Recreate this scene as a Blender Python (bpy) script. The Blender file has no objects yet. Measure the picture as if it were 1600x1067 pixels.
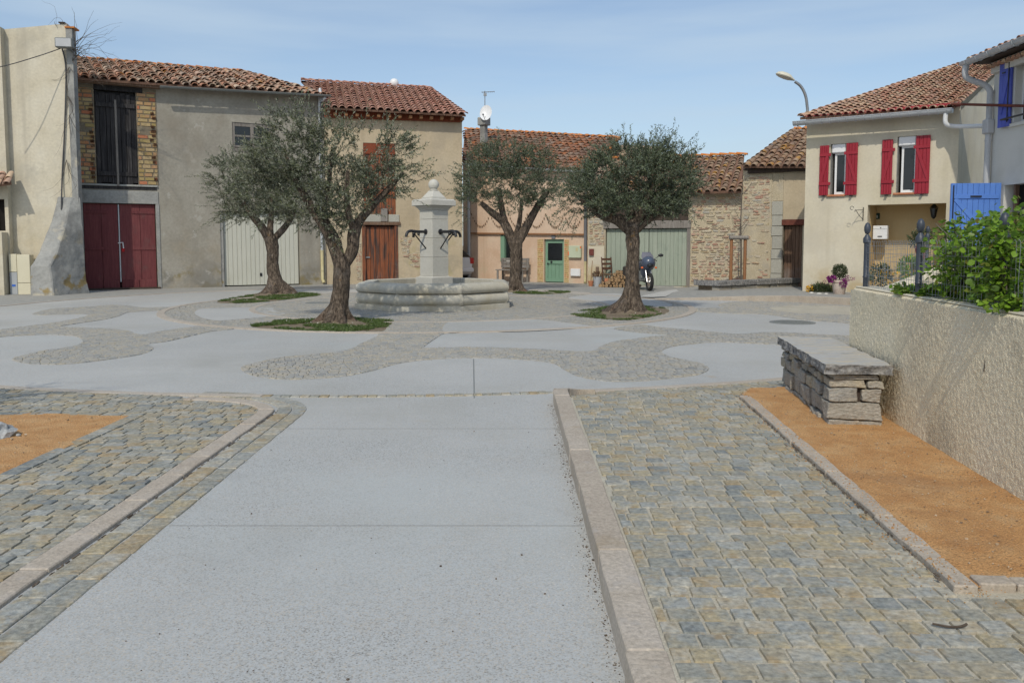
import bpy, bmesh, math, random
import numpy as np
from mathutils import Vector, Matrix, noise
R = math.radians
rng = random.Random(7)
nrg = np.random.default_rng(11)
S = bpy.context.scene
COL = S.collection

# ------------------------------------------------------------------ camera
EYE, FPX, PITCH, CX, CY = 1.6, 1300.0, R(4.4), 800.0, 480.0
cd = bpy.data.cameras.new('camera'); cam = bpy.data.objects.new('camera', cd); COL.objects.link(cam)
cam.location = (0, 0, EYE); cam.rotation_euler = (math.pi/2 - PITCH, 0, 0)
cd.sensor_width = 36; cd.lens = 36*FPX/1600; cd.shift_y = -(533.5-CY)/1600
cd.clip_start = .1; cd.clip_end = 2000
S.camera = cam
# ------------------------------------------------------------------ sky and sun
SUN_DIR = Vector((.235, 1, -1.0)).normalized()      # the way the light travels
SUN_ELEV = math.asin(-SUN_DIR.z)
SUN_AZ = math.atan2(-SUN_DIR.x, -SUN_DIR.y)
W = bpy.data.worlds.new('World'); S.world = W; W.use_nodes = True
wn = W.node_tree; wn.nodes.clear()
sky = wn.nodes.new('ShaderNodeTexSky'); sky.sky_type = 'NISHITA'; sky.sun_disc = False
sky.sun_elevation = SUN_ELEV; sky.sun_rotation = SUN_AZ
sky.air_density = 1.0; sky.dust_density = 1.6; sky.ozone_density = 1.6; sky.altitude = 100
tc = wn.nodes.new('ShaderNodeTexCoord'); mp = wn.nodes.new('ShaderNodeMapping'); mp.inputs['Scale'].default_value = (1.3, 1.3, 11)
cl = wn.nodes.new('ShaderNodeTexNoise'); cl.inputs['Scale'].default_value = 1.6; cl.inputs['Detail'].default_value = 7
cr = wn.nodes.new('ShaderNodeMapRange'); cr.inputs[1].default_value = .40; cr.inputs[2].default_value = .72; cr.inputs[3].default_value = .18; cr.inputs[4].default_value = .75
mixc = wn.nodes.new('ShaderNodeMix'); mixc.data_type = 'RGBA'; mixc.inputs[7].default_value = (3.9, 4.85, 5.8, 1)
bg = wn.nodes.new('ShaderNodeBackground'); bg.inputs['Strength'].default_value = .135
wo = wn.nodes.new('ShaderNodeOutputWorld')
L = wn.links.new
L(tc.outputs['Generated'], mp.inputs[0]); L(mp.outputs[0], cl.inputs['Vector']); L(cl.outputs['Fac'], cr.inputs[0])
L(cr.outputs[0], mixc.inputs[0]); L(sky.outputs[0], mixc.inputs[6]); L(mixc.outputs[2], bg.inputs['Color']); L(bg.outputs[0], wo.inputs[0])
sd = bpy.data.lights.new('sun', 'SUN'); sd.energy = 2.35; sd.angle = R(.6); sd.color = (1, .935, .80)
sun = bpy.data.objects.new('sun', sd); COL.objects.link(sun); sun.rotation_euler = SUN_DIR.to_track_quat('-Z', 'Y').to_euler(); sun.location = (-3, -20, 25)
S.view_settings.view_transform = 'Standard'; S.view_settings.look = 'None'; S.view_settings.exposure = 0; S.view_settings.gamma = 1
S.view_settings.use_curve_mapping = False
S.render.engine = 'CYCLES'
S.cycles.max_bounces = 6

# ------------------------------------------------------------------ geometry of the view (used to measure the place)
FW = Vector((0, math.cos(PITCH), -math.sin(PITCH))); UPV = Vector((0, math.sin(PITCH), math.cos(PITCH)))
def ray(px, py): return FW*FPX + Vector((1, 0, 0))*(px-CX) - UPV*(py-CY)
def gp(px, py, z=0.):
    d = ray(px, py); t = (z-EYE)/d.z
    return (d.x*t, d.y*t)
def at_depth(px, py, Y):
    d = ray(px, py); t = Y/d.y
    return Vector((d.x*t, Y, EYE+d.z*t))

# ------------------------------------------------------------------ materials
def hexc(c): return (c[0], c[1], c[2], 1)
MATS = {}
def M(name, cols, rough=.85, piece=0., ns=3., det=6, stretch=(1,1,1), fine=.25, fs=40., bump=.3, bs=80., bd=.01, stains=(), metal=0., spec=.3, cell=0, vor=None):
    m = bpy.data.materials.new(name); m.use_nodes = True; nt = m.node_tree; N = nt.nodes; lk = nt.links.new
    b = N['Principled BSDF']; b.inputs['Roughness'].default_value = rough; b.inputs['Metallic'].default_value = metal; b.inputs['Specular IOR Level'].default_value = spec
    g = N.new('ShaderNodeNewGeometry')
    st = N.new('ShaderNodeVectorMath'); st.operation = 'MULTIPLY'; st.inputs[1].default_value = stretch; lk(g.outputs['Position'], st.inputs[0])
    def nz(scale, vec=None, d=det, off=0.):
        n = N.new('ShaderNodeTexNoise'); n.inputs['Scale'].default_value = scale; n.inputs['Detail'].default_value = d; n.inputs['Roughness'].default_value = .6
        v = vec or g.outputs['Position']
        if off:
            a = N.new('ShaderNodeVectorMath'); a.operation = 'ADD'; a.inputs[1].default_value = (off, off*.7, off*1.3); lk(v, a.inputs[0]); v = a.outputs[0]
        lk(v, n.inputs['Vector']); return n.outputs['Fac']
    def mr(v, a, c, d=0., e=1., smooth=False):
        r = N.new('ShaderNodeMapRange'); r.inputs[1].default_value = a; r.inputs[2].default_value = c; r.inputs[3].default_value = d; r.inputs[4].default_value = e
        if smooth: r.interpolation_type = 'SMOOTHSTEP'
        lk(v, r.inputs[0]); return r.outputs[0]
    def mix(f, a, c, mode='MIX'):
        x = N.new('ShaderNodeMix'); x.data_type = 'RGBA'; x.blend_type = mode
        if isinstance(f, float): x.inputs[0].default_value = f
        else: lk(f, x.inputs[0])
        for i, v in ((6, a), (7, c)):
            if isinstance(v, tuple): x.inputs[i].default_value = hexc(v)
            else: lk(v, x.inputs[i])
        return x.outputs[2]
    def ma(op, a, c):
        x = N.new('ShaderNodeMath'); x.operation = op
        for i, v in enumerate((a, c)):
            if isinstance(v, (int, float)): x.inputs[i].default_value = v
            else: lk(v, x.inputs[i])
        return x.outputs[0]
    f = mr(nz(ns, st.outputs[0]), .3, .7)
    rnd = None
    if piece:
        oi = N.new('ShaderNodeObjectInfo'); at = N.new('ShaderNodeAttribute'); at.attribute_name = 'tint'
        rnd = ma('FRACT', ma('ADD', oi.outputs['Random'], at.outputs['Fac']), 0)
        f = ma('ADD', ma('MULTIPLY', f, 1-piece), ma('MULTIPLY', rnd, piece))
    if cell:
        v = N.new('ShaderNodeTexVoronoi'); v.inputs['Scale'].default_value = cell; lk(g.outputs['Position'], v.inputs['Vector'])
        sp = N.new('ShaderNodeSeparateColor'); lk(v.outputs['Color'], sp.inputs[0])
        f = ma('ADD', ma('MULTIPLY', f, .25), ma('MULTIPLY', sp.outputs[0], .75))
    rp = N.new('ShaderNodeValToRGB'); lk(f, rp.inputs[0])
    e = rp.color_ramp.elements
    while len(e) < len(cols): e.new(.5)
    for i, c in enumerate(cols):
        e[i].position = c[3] if len(c) > 3 else i/max(1, len(cols)-1); e[i].color = hexc(c)
    c = rp.outputs[0]
    if fine:
        v = mr(nz(fs, st.outputs[0], 4), .25, .75, 1-fine, 1+fine)
        cc = N.new('ShaderNodeVectorMath'); cc.operation = 'SCALE'; lk(c, cc.inputs[0]); lk(v, cc.inputs['Scale']); c = cc.outputs[0]
    for i, s in enumerate(stains):
        col, sc, lo, hi, amt = s[:5]
        if len(s) == 9:
            sv = N.new('ShaderNodeVectorMath'); sv.operation = 'MULTIPLY'; sv.inputs[1].default_value = (4, 4, .22); lk(g.outputs['Position'], sv.inputs[0])
        k = ma('MULTIPLY', mr(nz(sc, None if len(s) < 8 else (sv.outputs[0] if len(s) == 9 else st.outputs[0]), 5, 7.3+i*3.1), lo, hi, smooth=True), amt)
        if len(s) > 5 and s[5] is not None:
            z0, z1 = s[5], s[6]
            sx = N.new('ShaderNodeSeparateXYZ'); lk(g.outputs['Position'], sx.inputs[0])
            wob = ma('ADD', sx.outputs[2], ma('MULTIPLY', nz(1.3, None, 3, 2.2), .6))
            k = ma('MULTIPLY', k, mr(ma('SUBTRACT', wob, .3), z0, z1, 1., 0., True))
        c = mix(k, c, col)
    lk(c, b.inputs['Base Color'])
    if bump:
        bp = N.new('ShaderNodeBump'); bp.inputs['Strength'].default_value = bump; bp.inputs['Distance'].default_value = bd
        if vor:
            v = N.new('ShaderNodeTexVoronoi'); v.inputs['Scale'].default_value = vor; lk(g.outputs['Position'], v.inputs['Vector']); h = ma('ADD', v.outputs['Distance'], ma('MULTIPLY', nz(bs), .6))
        else: h = nz(bs, st.outputs[0], 5)
        lk(h, bp.inputs['Height']); lk(bp.outputs[0], b.inputs['Normal'])
    MATS[name] = m; return m

def leafmat(name, cols, under, transl=.25, rough=.5):
    m = bpy.data.materials.new(name); m.use_nodes = True; nt = m.node_tree; N = nt.nodes; lk = nt.links.new
    b = N['Principled BSDF']; b.inputs['Roughness'].default_value = rough; b.inputs['Specular IOR Level'].default_value = .35
    at = N.new('ShaderNodeAttribute'); at.attribute_name = 'tint'; oi = N.new('ShaderNodeObjectInfo')
    ad = N.new('ShaderNodeMath'); lk(at.outputs['Fac'], ad.inputs[0]); lk(oi.outputs['Random'], ad.inputs[1])
    fr = N.new('ShaderNodeMath'); fr.operation = 'FRACT'; lk(ad.outputs[0], fr.inputs[0])
    rp = N.new('ShaderNodeValToRGB'); lk(fr.outputs[0], rp.inputs[0]); e = rp.color_ramp.elements
    while len(e) < len(cols): e.new(.5)
    for i, c in enumerate(cols): e[i].position = i/max(1, len(cols)-1); e[i].color = hexc(c)
    g = N.new('ShaderNodeNewGeometry'); x = N.new('ShaderNodeMix'); x.data_type = 'RGBA'
    lk(g.outputs['Backfacing'], x.inputs[0]); lk(rp.outputs[0], x.inputs[6]); x.inputs[7].default_value = hexc(under)
    lk(x.outputs[2], b.inputs['Base Color'])
    t = N.new('ShaderNodeBsdfTranslucent'); lk(rp.outputs[0], t.inputs['Color'])
    ms = N.new('ShaderNodeMixShader'); ms.inputs[0].default_value = transl
    lk(b.outputs[0], ms.inputs[1]); lk(t.outputs[0], ms.inputs[2]); lk(ms.outputs[0], N['Material Output'].inputs[0])
    MATS[name] = m; return m

M('earth', [(.16,.13,.09), (.24,.2,.14)])
M('aggregate', [(.12,.115,.105), (.33,.32,.295), (.405,.41,.40), (.435,.445,.44), (.47,.48,.475), (.45,.405,.34), (.74,.75,.73)], ns=.35, cell=150, fine=.12, fs=300, bump=.4, bs=240, bd=.004,
  stains=[((.35,.34,.30), .5, .46, .72, .5), ((.45,.48,.475), .3, .5, .68, .4), ((.27,.26,.25), 1.7, .62, .8, .25), ((.41,.36,.29), 2.3, .64, .78, .35), ((.29,.285,.27), .38, .55, .76, .45), ((.40,.30,.19), .75, .70, .74, .45)], rough=.6, spec=.5)
M('mortar', [(.38,.35,.28), (.48,.445,.365)], ns=2, fine=.3, fs=120, bump=.3, bs=150, bd=.004)
M('sett', [(.125,.145,.16), (.235,.245,.23), (.285,.28,.24), (.335,.295,.215), (.265,.27,.245), (.38,.32,.205), (.29,.30,.285), (.40,.375,.31), (.34,.265,.16), (.30,.285,.22)], piece=.82, ns=9, fine=.42, fs=38, bump=.7, bs=45, bd=.01,
  stains=[((.40,.395,.38), 6, .55, .72, .45), ((.34,.235,.115), 8, .56, .72, .6), ((.15,.155,.16), 7, .62, .74, .5)], rough=.62)
M('sett_grey', [(.20,.205,.205), (.30,.30,.285), (.35,.34,.315), (.38,.35,.295), (.31,.31,.295), (.39,.35,.275), (.335,.335,.325)], piece=.8, ns=9, fine=.35, fs=38, bump=.6, bs=45, bd=.01, stains=[((.37,.36,.335), 6, .55, .72, .4)], rough=.65)
M('pinkstone', [(.355,.30,.245), (.415,.36,.295), (.45,.40,.345)], piece=.35, ns=4, fine=.28, fs=60, bump=.6, bs=40, bd=.01, stains=[((.30,.23,.14), 3, .6, .75, .4), ((.40,.37,.34), 8, .58, .7, .5)])
M('ringstone', [(.36,.31,.26), (.42,.37,.31), (.45,.41,.36)], piece=.35, ns=4, fine=.25, fs=60, bump=.5, bs=40)
M('farsett', [(.25,.25,.24), (.37,.36,.325)], ns=7, fine=.3, fs=30, bump=.4, bs=25, stains=[((.33,.32,.30), .7, .5, .7, .5)])
M('palecrete', [(.42,.41,.38), (.50,.49,.46)], ns=2)
M('sand', [(.48,.245,.095), (.56,.31,.13), (.61,.38,.185)], ns=5, fine=.5, fs=110, bump=1., bs=75, bd=.02, stains=[((.34,.18,.085), 1.2, .55, .7, .45), ((.52,.36,.22), 40, .6, .7, .6), ((.2,.12,.06), 55, .68, .74, .7)])
M('dirt', [(.06,.045,.035), (.2,.16,.12)], piece=.8)
M('gritstone', [(.16,.11,.07), (.40,.28,.17), (.52,.42,.30)], piece=.9)
M('joint', [(.20,.20,.195), (.27,.27,.26)], fs=90)
M('soil', [(.14,.10,.065), (.25,.21,.15)], ns=8, fine=.4, fs=60, bump=.7, bs=50)
# renders and plasters
M('cream_plaster', [(.48,.43,.32), (.56,.51,.40), (.60,.56,.46)], ns=.8, fine=.1, fs=14, bump=.25, bs=50, stains=[((.36,.34,.29), .9, .5, .75, .5), ((.33,.30,.24), 2.2, .58, .75, .4), ((.47,.38,.22), 1.1, .45, .65, .5, 0., 3.5), ((.37,.335,.27), .5, .52, .74, .5, None, None, 1, 1)])
M('grey_plaster', [(.25,.23,.195), (.305,.285,.24), (.35,.33,.285)], ns=.7, fine=.13, fs=12, bump=.3, bs=35, stains=[((.24,.21,.165), .7, .5, .7, .55), ((.40,.38,.33), 1.3, .58, .7, .5), ((.36,.28,.17), .9, .5, .7, .4, .3, 3.2), ((.20,.15,.035), 1.6, .5, .62, .75, .35, 1.0), ((.19,.185,.17), 1.1, .45, .6, .7, .3, 1.2), ((.22,.205,.175), .55, .54, .74, .45, None, None, 1, 1), ((.43,.415,.375), 1.8, .63, .68, .5)])
M('cement', [(.23,.23,.22), (.30,.30,.285), (.36,.355,.33)], ns=1.2, fine=.16, fs=16, bump=.4, bs=30, stains=[((.17,.165,.155), 1.9, .5, .7, .55), ((.46,.42,.33), 1.3, .6, .68, .8), ((.24,.165,.04), 1.7, .55, .65, .8, .6, 2.2)])
M('tan_plaster', [(.40,.325,.22), (.46,.38,.265), (.49,.415,.30)], ns=.8, fine=.1, fs=14, bump=.25, bs=40, stains=[((.34,.29,.22), .8, .5, .7, .5), ((.29,.26,.2), 1.5, .5, .65, .6, .6, 2.3), ((.36,.31,.15), 1.2, .55, .66, .5, .5, 2.6), ((.34,.28,.19), .5, .54, .74, .5, None, None, 1, 1)])
M('pink_plaster', [(.55,.39,.28), (.60,.45,.335), (.63,.49,.375)], ns=1, fine=.1, fs=14, bump=.2, bs=40, stains=[((.52,.45,.33), 1.6, .52, .68, .7, .2, 1.2), ((.50,.33,.22), .9, .5, .7, .5), ((.44,.30,.20), .6, .54, .74, .45, None, None, 1, 1)])
M('yellow_plaster', [(.54,.485,.355), (.60,.545,.425), (.63,.59,.485)], ns=.7, fine=.07, fs=16, bump=.15, bs=60, stains=[((.46,.42,.35), .5, .45, .7, .5), ((.44,.39,.29), .45, .54, .76, .45, None, None, 1, 1), ((.42,.30,.12), 1.6, .46, .6, .6, .3, 1.0)])
M('ochre_plaster', [(.55,.40,.20), (.60,.46,.25)], ns=1, fine=.07, bump=.12, bs=60)
M('white_plaster', [(.56,.55,.51), (.62,.61,.57)], ns=.8, fine=.06, bump=.15, bs=60, stains=[((.48,.47,.43), .8, .5, .7, .5)])
M('roughcast', [(.75,.64,.445), (.79,.69,.50), (.81,.72,.545)], ns=1.6, fine=.16, fs=90, bump=.5, bs=150, bd=.01, vor=95, stains=[((.40,.35,.26), 1.1, .5, .7, .4), ((.34,.30,.23), 2.6, .6, .75, .3), ((.30,.26,.19), 2.2, .5, .65, .45, .15, .45)])
M('limestone', [(.41,.38,.305), (.475,.45,.38), (.515,.495,.43)], piece=.35, ns=1.6, fine=.12, fs=20, bump=.25, bs=50, bd=.006, stains=[((.42,.365,.25), 1.6, .48, .7, .65), ((.30,.285,.24), .9, .52, .72, .5, None, None, 1, 1), ((.37,.35,.29), 2.6, .58, .74, .5), ((.35,.29,.18), 2.2, .5, .7, .5, .06, .22)])
M('limestone_pale', [(.48,.465,.41), (.535,.52,.47)], piece=.25, ns=1.6, fine=.07, fs=20, bump=.15, bs=50, bd=.005, stains=[((.47,.45,.40), 1.8, .55, .75, .5)])
M('schist', [(.20,.19,.17), (.30,.28,.24), (.335,.31,.27), (.39,.34,.25), (.28,.275,.26), (.42,.37,.29)], piece=.75, ns=6, fine=.4, fs=35, bump=.8, bs=28, bd=.02, stretch=(1,1,2.2), stains=[((.36,.24,.13), 4, .6, .72, .5), ((.42,.41,.39), 11, .6, .7, .5)])
M('slab_stone', [(.36,.32,.25), (.43,.41,.37), (.38,.385,.385), (.48,.42,.32), (.46,.44,.40)], ns=3, stretch=(.8,3.4,3), fine=.2, fs=35, bump=.35, bs=18, bd=.012)
M('slab_edge', [(.10,.10,.105), (.23,.225,.22), (.34,.33,.31)], ns=14, fine=.5, fs=40, bump=1., bs=30, bd=.03)
M('greyrock', [(.28,.29,.29), (.42,.43,.43)], ns=9, fine=.4, bump=.8, bs=25, bd=.02)
M('masonry_mortar', [(.42,.355,.245), (.49,.425,.31)], ns=3, fine=.25, fs=30, bump=.6, bs=30, bd=.02, stains=[((.36,.33,.28), 1.2, .5, .7, .6)])
M('rubble', [(.36,.19,.14), (.43,.37,.27), (.47,.41,.31), (.37,.355,.315), (.44,.36,.22), (.40,.23,.17), (.46,.41,.32), (.36,.20,.15), (.43,.38,.29)], piece=.9, ns=5, fine=.3, fs=30, bump=.6, bs=30, bd=.012)
M('brick', [(.42,.19,.10), (.38,.27,.12), (.43,.325,.165), (.46,.34,.19), (.33,.255,.10), (.45,.25,.14), (.42,.31,.15), (.48,.16,.08), (.44,.215,.12)], piece=.92, ns=6, fine=.22, fs=40, bump=.4, bs=40)
M('brick_hole', [(.08,.035,.02), (.13,.06,.03)])
M('brick_mortar', [(.17,.14,.10), (.25,.21,.15)], ns=6)
M('quoin', [(.33,.32,.28), (.40,.39,.34)], piece=.6, ns=3)
# tiles
M('tile_old', [(.30,.18,.13), (.48,.235,.145), (.44,.28,.205), (.54,.41,.30), (.38,.30,.24), (.52,.27,.17), (.48,.36,.27), (.39,.20,.14)], piece=.85, ns=5, fine=.3, fs=20, bump=.4, bs=40, stains=[((.15,.13,.11), 3, .5, .68, .55), ((.48,.22,.03), 2.6, .6, .68, .85), ((.42,.38,.31), 6, .6, .7, .5)])
M('tile_red', [(.38,.185,.135), (.46,.23,.17), (.44,.255,.20), (.49,.275,.205), (.34,.20,.16)], piece=.85, ns=6, fine=.3, fs=20, bump=.3, bs=40, stains=[((.17,.12,.10), 3, .52, .7, .5)])
M('tile_orange', [(.36,.12,.05), (.25,.125,.08), (.40,.15,.06), (.30,.21,.155), (.22,.13,.09)], piece=.7, ns=2, fine=.3, fs=20, bump=.3, bs=40, stains=[((.15,.11,.085), 1.2, .42, .6, .65), ((.40,.32,.25), 5, .56, .68, .5)])
M('tile_ridge', [(.52,.16,.035), (.55,.22,.05)], piece=.7, ns=4, stains=[((.30,.12,.06), 3, .5, .7, .5)])
M('tile_lichen', [(.28,.14,.08), (.34,.22,.14), (.25,.17,.12), (.38,.27,.18), (.22,.14,.10), (.32,.26,.20)], piece=.8, ns=4, fine=.3, fs=20, stains=[((.14,.12,.10), 3, .52, .7, .6), ((.48,.24,.03), 2.4, .57, .66, .8)])
M('tile_mixed', [(.44,.20,.13), (.51,.33,.22), (.56,.42,.29), (.48,.235,.16), (.41,.28,.21), (.54,.27,.17)], piece=.85, ns=5, fine=.25, fs=20, stains=[((.30,.27,.23), 4, .52, .68, .5)])
M('tile_under', [(.15,.085,.058), (.23,.135,.095)], ns=5)
# wood and paint
def wood(name, cols, **k): return M(name, cols, stretch=(14,14,.7), ns=1.6, fine=k.pop('fine', .3), fs=7, bump=k.pop('bump', .4), bs=5, bd=.006, **k)
wood('wood_black', [(.012,.011,.012), (.03,.028,.029), (.075,.07,.07)], piece=.25)
wood('wood_maroon', [(.105,.028,.032), (.15,.042,.045), (.185,.06,.06)], piece=.3, stains=[((.12,.075,.07), 2, .55, .75, .5)])
wood('wood_rust', [(.085,.05,.038), (.19,.065,.032), (.27,.092,.04), (.175,.068,.045)], piece=.35, stains=[((.045,.04,.038), 1.4, .46, .6, .9, None, None, 1), ((.2,.19,.18), 2, .5, .7, .5, .2, 1.1)])
wood('rust_panel', [(.17,.045,.022), (.225,.06,.028)], fine=.15)
wood('wood_brown', [(.075,.045,.03), (.15,.09,.058), (.22,.16,.12)], piece=.3, stains=[((.22,.2,.19), 1.4, .5, .7, .6, .3, 1.4)])
wood('wood_grey', [(.12,.105,.095), (.22,.20,.18), (.28,.26,.24)], piece=.3)
wood('wood_dark', [(.04,.03,.024), (.085,.062,.05)], piece=.2)
wood('wood_stake', [(.22,.10,.045), (.31,.16,.08)], piece=.2)
wood('chair_wood', [(.07,.033,.02), (.13,.065,.04)])
wood('green_grey_paint', [(.26,.30,.24), (.31,.35,.285), (.345,.375,.31)], piece=.3, fine=.12, stains=[((.2,.24,.2), 2, .55, .7, .4), ((.36,.36,.30), 3, .6, .72, .5, .2, .9)])
M('green_paint', [(.16,.28,.19), (.20,.33,.235)], piece=.3, ns=3, fine=.08, bump=.1, rough=.5)
M('garage_paint', [(.50,.50,.43), (.56,.56,.49)], piece=.2, ns=1.2, fine=.06, bump=.1, rough=.5, stains=[((.44,.42,.34), 1.5, .55, .75, .5, .2, 1.2)])
M('red_paint', [(.27,.018,.032), (.32,.025,.04)], piece=.4, ns=4, fine=.08, bump=.12, rough=.45)
M('blue_paint', [(.085,.20,.56), (.11,.235,.61)], piece=.3, ns=3, fine=.06, bump=.1, rough=.45)
M('violet_paint', [(.075,.10,.42), (.095,.125,.48)], piece=.3, ns=3, fine=.06, bump=.1, rough=.45)
M('white_pvc', [(.72,.73,.74), (.78,.79,.80)], fine=.04, bump=0, rough=.35)
M('zinc', [(.42,.44,.46), (.52,.54,.56)], ns=3, fine=.1, bump=.05, rough=.45, metal=.25)
M('pvc_grey', [(.40,.41,.42), (.46,.47,.48)], fine=.05, bump=0, rough=.45)
M('pipe_dark', [(.15,.155,.175), (.2,.21,.23)], fine=.1, bump=.05, rough=.5)
M('pipe_cream', [(.50,.44,.24), (.56,.50,.3)], fine=.1, bump=.05, rough=.5)
M('iron_black', [(.012,.012,.014), (.025,.025,.028)], fine=.2, bump=.15, bs=60, rough=.42, spec=.5)
M('iron_blue', [(.025,.032,.045), (.05,.06,.08)], fine=.2, bump=.15, bs=60, rough=.45, spec=.5)
M('iron_rust', [(.10,.03,.022), (.17,.055,.035)], fine=.25, bump=.2, rough=.8)
M('galv', [(.27,.28,.29), (.36,.37,.38)], fine=.1, bump=0, rough=.4, metal=.6)
M('grey_metal', [(.16,.17,.165), (.21,.22,.21)], fine=.1, bump=0, rough=.5)
M('cable', [(.05,.05,.055), (.08,.08,.085)], fine=0, bump=0)
M('glass', [(.012,.014,.016), (.02,.022,.025)], fine=0, bump=0, rough=.06, spec=.55)
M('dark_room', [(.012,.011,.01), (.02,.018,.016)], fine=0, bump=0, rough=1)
M('water', [(.30,.34,.35), (.34,.38,.39)], ns=2, fine=.05, bump=.12, bs=9, bd=.02, rough=.08, spec=.5)
M('box_cream', [(.60,.56,.42), (.64,.60,.46)], fine=.05, bump=0, rough=.5)
M('box_grey', [(.36,.38,.40), (.4,.42,.44)], fine=.05, bump=0, rough=.5)
M('box_green', [(.47,.52,.38), (.52,.57,.43)], fine=.06, bump=0, rough=.5)
M('box_red', [(.13,.035,.03), (.17,.05,.04)], fine=.1, bump=0, rough=.5)
M('white_paint', [(.70,.71,.72), (.76,.77,.78)], fine=.05, bump=0, rough=.4)
M('sign_blue', [(.03,.12,.5), (.04,.14,.55)], fine=0, bump=0, rough=.4)
M('sign_green', [(.015,.05,.03), (.02,.06,.035)], fine=0, bump=0, rough=.4)
M('orange_plastic', [(.75,.14,.03), (.8,.17,.05)], fine=0, bump=0, rough=.4)
M('terracotta', [(.42,.16,.08), (.5,.22,.12)], ns=5)
M('pale_pot', [(.50,.40,.33), (.60,.52,.46)], ns=6, stains=[((.42,.30,.24), 5, .52, .66, .6)])
M('lamp_cream', [(.58,.55,.44), (.63,.6,.5)], fine=.05, bump=0, rough=.4)
M('car_paint', [(.50,.54,.60), (.54,.58,.63)], fine=0, bump=0, rough=.2, spec=.6)
M('bike_blue', [(.05,.065,.10), (.075,.095,.14)], fine=0, bump=0, rough=.25, spec=.6)
M('red_lens', [(.35,.01,.015), (.4,.015,.02)], fine=0, bump=0, rough=.2)
M('rubber', [(.015,.015,.015), (.03,.03,.03)], fine=.1, bump=.1, rough=.8)
M('chrome', [(.55,.55,.56), (.6,.6,.6)], fine=0, bump=0, rough=.2, metal=1.)
M('screen_grey', [(.13,.13,.155), (.17,.17,.2)], fine=0, bump=0, rough=.25)
M('bark', [(.04,.03,.022), (.115,.088,.066), (.20,.158,.12)], stretch=(3,3,1), ns=6, fine=.55, fs=12, bump=1., bs=11, bd=.07, stains=[((.19,.165,.145), 3, .56, .68, .5), ((.2,.11,.03), 4, .64, .7, .6), ((.22,.12,.08), 2, .5, .65, .5, -.1, .35)])
M('twig', [(.085,.07,.055), (.15,.13,.11)], fine=.2, bump=.2)
M('log_bark', [(.10,.065,.045), (.2,.14,.1)], piece=.6)
M('log_end', [(.48,.31,.16), (.60,.42,.25)], piece=.6, ns=12)
M('straw_brown', [(.12,.07,.04), (.22,.14,.08)], piece=.6)
leafmat('olive_leaf', [(.025,.036,.016), (.05,.066,.03), (.085,.102,.048), (.18,.195,.095), (.115,.13,.064), (.06,.073,.036), (.25,.255,.15)], (.21,.225,.165), .1)
leafmat('olive_leaf_dark', [(.018,.03,.014), (.038,.056,.027), (.062,.085,.04), (.14,.165,.08), (.05,.07,.034), (.18,.195,.105)], (.15,.18,.125), .1)
leafmat('shrub_leaf', [(.10,.20,.016), (.17,.31,.024), (.25,.40,.045), (.13,.23,.026), (.19,.17,.04)], (.14,.23,.055), .38, .4)
leafmat('grass', [(.05,.095,.018), (.09,.15,.03), (.12,.18,.045), (.16,.17,.07), (.07,.12,.03)], (.09,.14,.04), .25)
leafmat('dark_leaf', [(.03,.055,.022), (.06,.085,.035), (.09,.11,.05)], (.08,.1,.05), .2)
leafmat('purple_flower', [(.22,.012,.16), (.32,.03,.24), (.16,.01,.11)], (.22,.03,.17), .3)
leafmat('yellow_flower', [(.7,.36,.01), (.75,.45,.03)], (.6,.35,.02), .3)
leafmat('white_flower', [(.6,.58,.5), (.7,.68,.6)], (.6,.58,.5), .2)

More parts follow.
